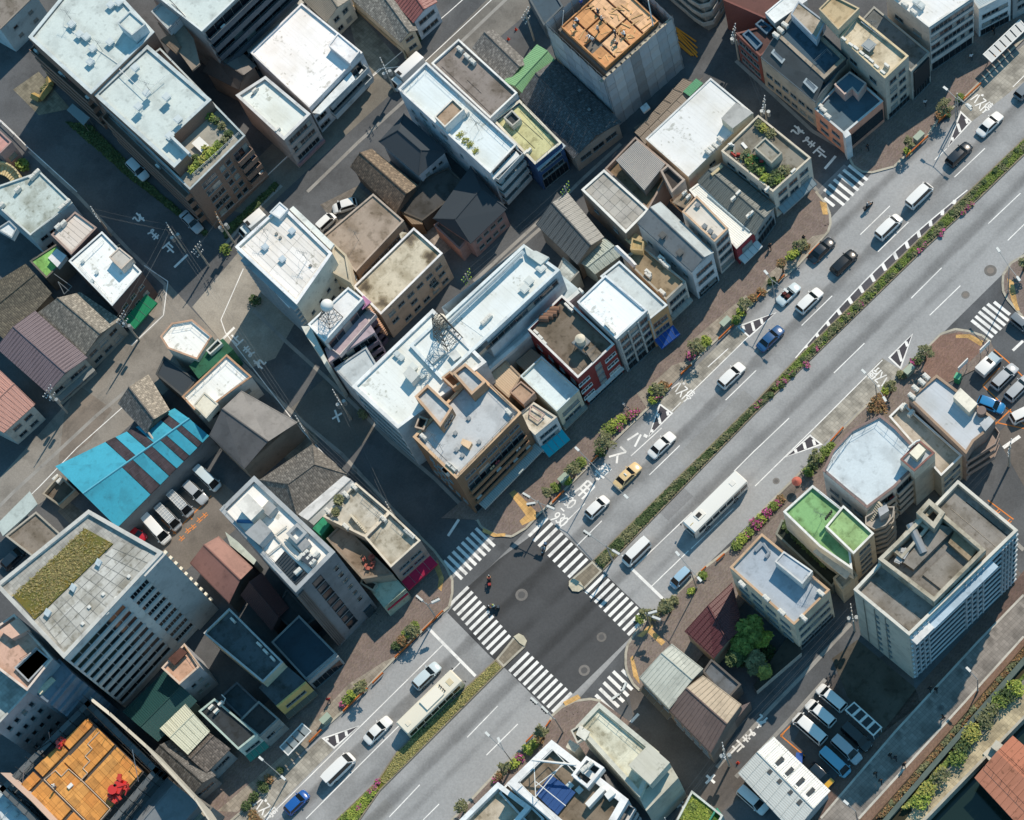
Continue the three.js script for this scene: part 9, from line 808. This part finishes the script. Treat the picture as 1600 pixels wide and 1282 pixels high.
for (let i = 0; i < 24; i++) { const t = i / 24; shrub(1205 + t * 400 + rr(-1, 1), 612 - t * 393 + rr(-1, 1) + (t < .1 ? 6 : 0), .42, 'dark', 'small dark round bush in a row along the far median', 'round bushes along the far median', .15, 1); }
[[1216, 600], [1226, 595], [1258, 566], [1275, 545], [1326, 492], [1346, 474], [1442, 385], [1436, 392], [1444, 380], [1470, 366], [1472, 360], [1505, 332], [1513, 324], [1518, 318], [585, 1232], [578, 1238], [590, 1222], [560, 1262], [530, 1292], [1262, 571], [1182, 634], [1190, 628], [1238, 583]].forEach(([x, y]) => shrub(x, y, .42, 'pink', 'pink azalea on the median', 'pink azaleas on the median', .15, .8));
// riverside hedges and beds
scatter('ground_cover', '1363,1282 1600,1011 1850,740 1860,760 1600,1030 1382,1282', 9000, .17, [GREENS.olive, GREENS.rust], [.25, .35], 'mixed low planting between promenade path and flood wall', .3); scatter('hedge', '1405,1270 1600,1052 1700,946 1712,958 1600,1066 1427,1266', 9000, .2, [GREENS.gold, GREENS.mid], [.3, .8], 'clipped yellow-green hedge along the riverside terrace', .15);
for (const [x, y, g] of [[1450, 1236, 'gold'], [1470, 1214, 'olive'], [1496, 1186, 'mid'], [1515, 1150, 'gold'], [1538, 1128, 'olive'], [1562, 1096, 'mid'], [1520, 1144, 'gold'], [1587, 1076, 'lime'], [1440, 1252, 'lime'], [1505, 1170, 'dark'], [1548, 1112, 'olive'], [1575, 1086, 'dark']]) shrub(x, y, 1.3, g, GW[g] ? GW[g] + ' mounded shrub on the riverside planters' : 'golden mounded shrub on the riverside planters', (GW[g] || 'golden') + ' riverside shrubs', .4);
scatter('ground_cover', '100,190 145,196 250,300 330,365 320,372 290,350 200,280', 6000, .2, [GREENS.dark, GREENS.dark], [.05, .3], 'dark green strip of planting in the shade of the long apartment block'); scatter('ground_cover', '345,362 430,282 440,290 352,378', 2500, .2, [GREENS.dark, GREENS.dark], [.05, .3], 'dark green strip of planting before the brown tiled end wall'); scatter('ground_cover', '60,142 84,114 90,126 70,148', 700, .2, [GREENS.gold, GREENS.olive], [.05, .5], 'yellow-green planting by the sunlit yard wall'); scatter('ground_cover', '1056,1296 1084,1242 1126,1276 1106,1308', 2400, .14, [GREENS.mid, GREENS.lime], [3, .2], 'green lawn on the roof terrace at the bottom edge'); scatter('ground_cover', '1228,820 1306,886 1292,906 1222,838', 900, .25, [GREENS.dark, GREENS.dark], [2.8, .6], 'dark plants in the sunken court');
// leafy yard
[[1172, 985, 5.5, 2.3, 'mid', 'large bright green tree in the walled yard'], [1160, 1008, 4.5, 1.7, 'mid', 'middle green tree in the walled yard'], [1180, 1035, 4, 1.6, 'olive', 'olive tree at the lower end of the walled yard'], [1150, 1028, 4, 1.5, 'dark', 'dark green tree beside the slate lean-to'], [1188, 1000, 4, 1.5, 'lime', 'yellow-green tree right in the walled yard'], [1192, 1048, 3, 1.2, 'gold', 'golden small tree at the yard wall']].forEach(([x, y, h, r, g, l]) => tree(x, y, h, r, g, l, 1500, .34, 0)); [[1165, 1030, 'dark'], [1200, 1020, 'dark'], [1145, 1012, 'dark']].forEach(([x, y, g]) => shrub(x, y, 1.2, g, 'dark green bush in the walled yard', 'dark bushes in the walled yard', 0));
shrub(398, 470, 1, 'dark', 'dark shrub at the kerb of the white corner block', undefined, 0); shrub(566, 648, .8, 'olive', 'small olive shrub at the kerb below the long pale roof', undefined, 0); shrub(648, 62, 1, 'dark', 'dark shrub before the red ribbed house', undefined, 0); shrub(352, 390, 1, 'mid', 'green shrub on the shaded corner of the brown tiled block', undefined, 0);
// ---------------------------------------------------------------- finish
scene.traverse(o => { delete o.userData.at; delete o.userData.wall; delete o.userData.fy; delete o.userData.paint; });
renderer.render(scene, camera);
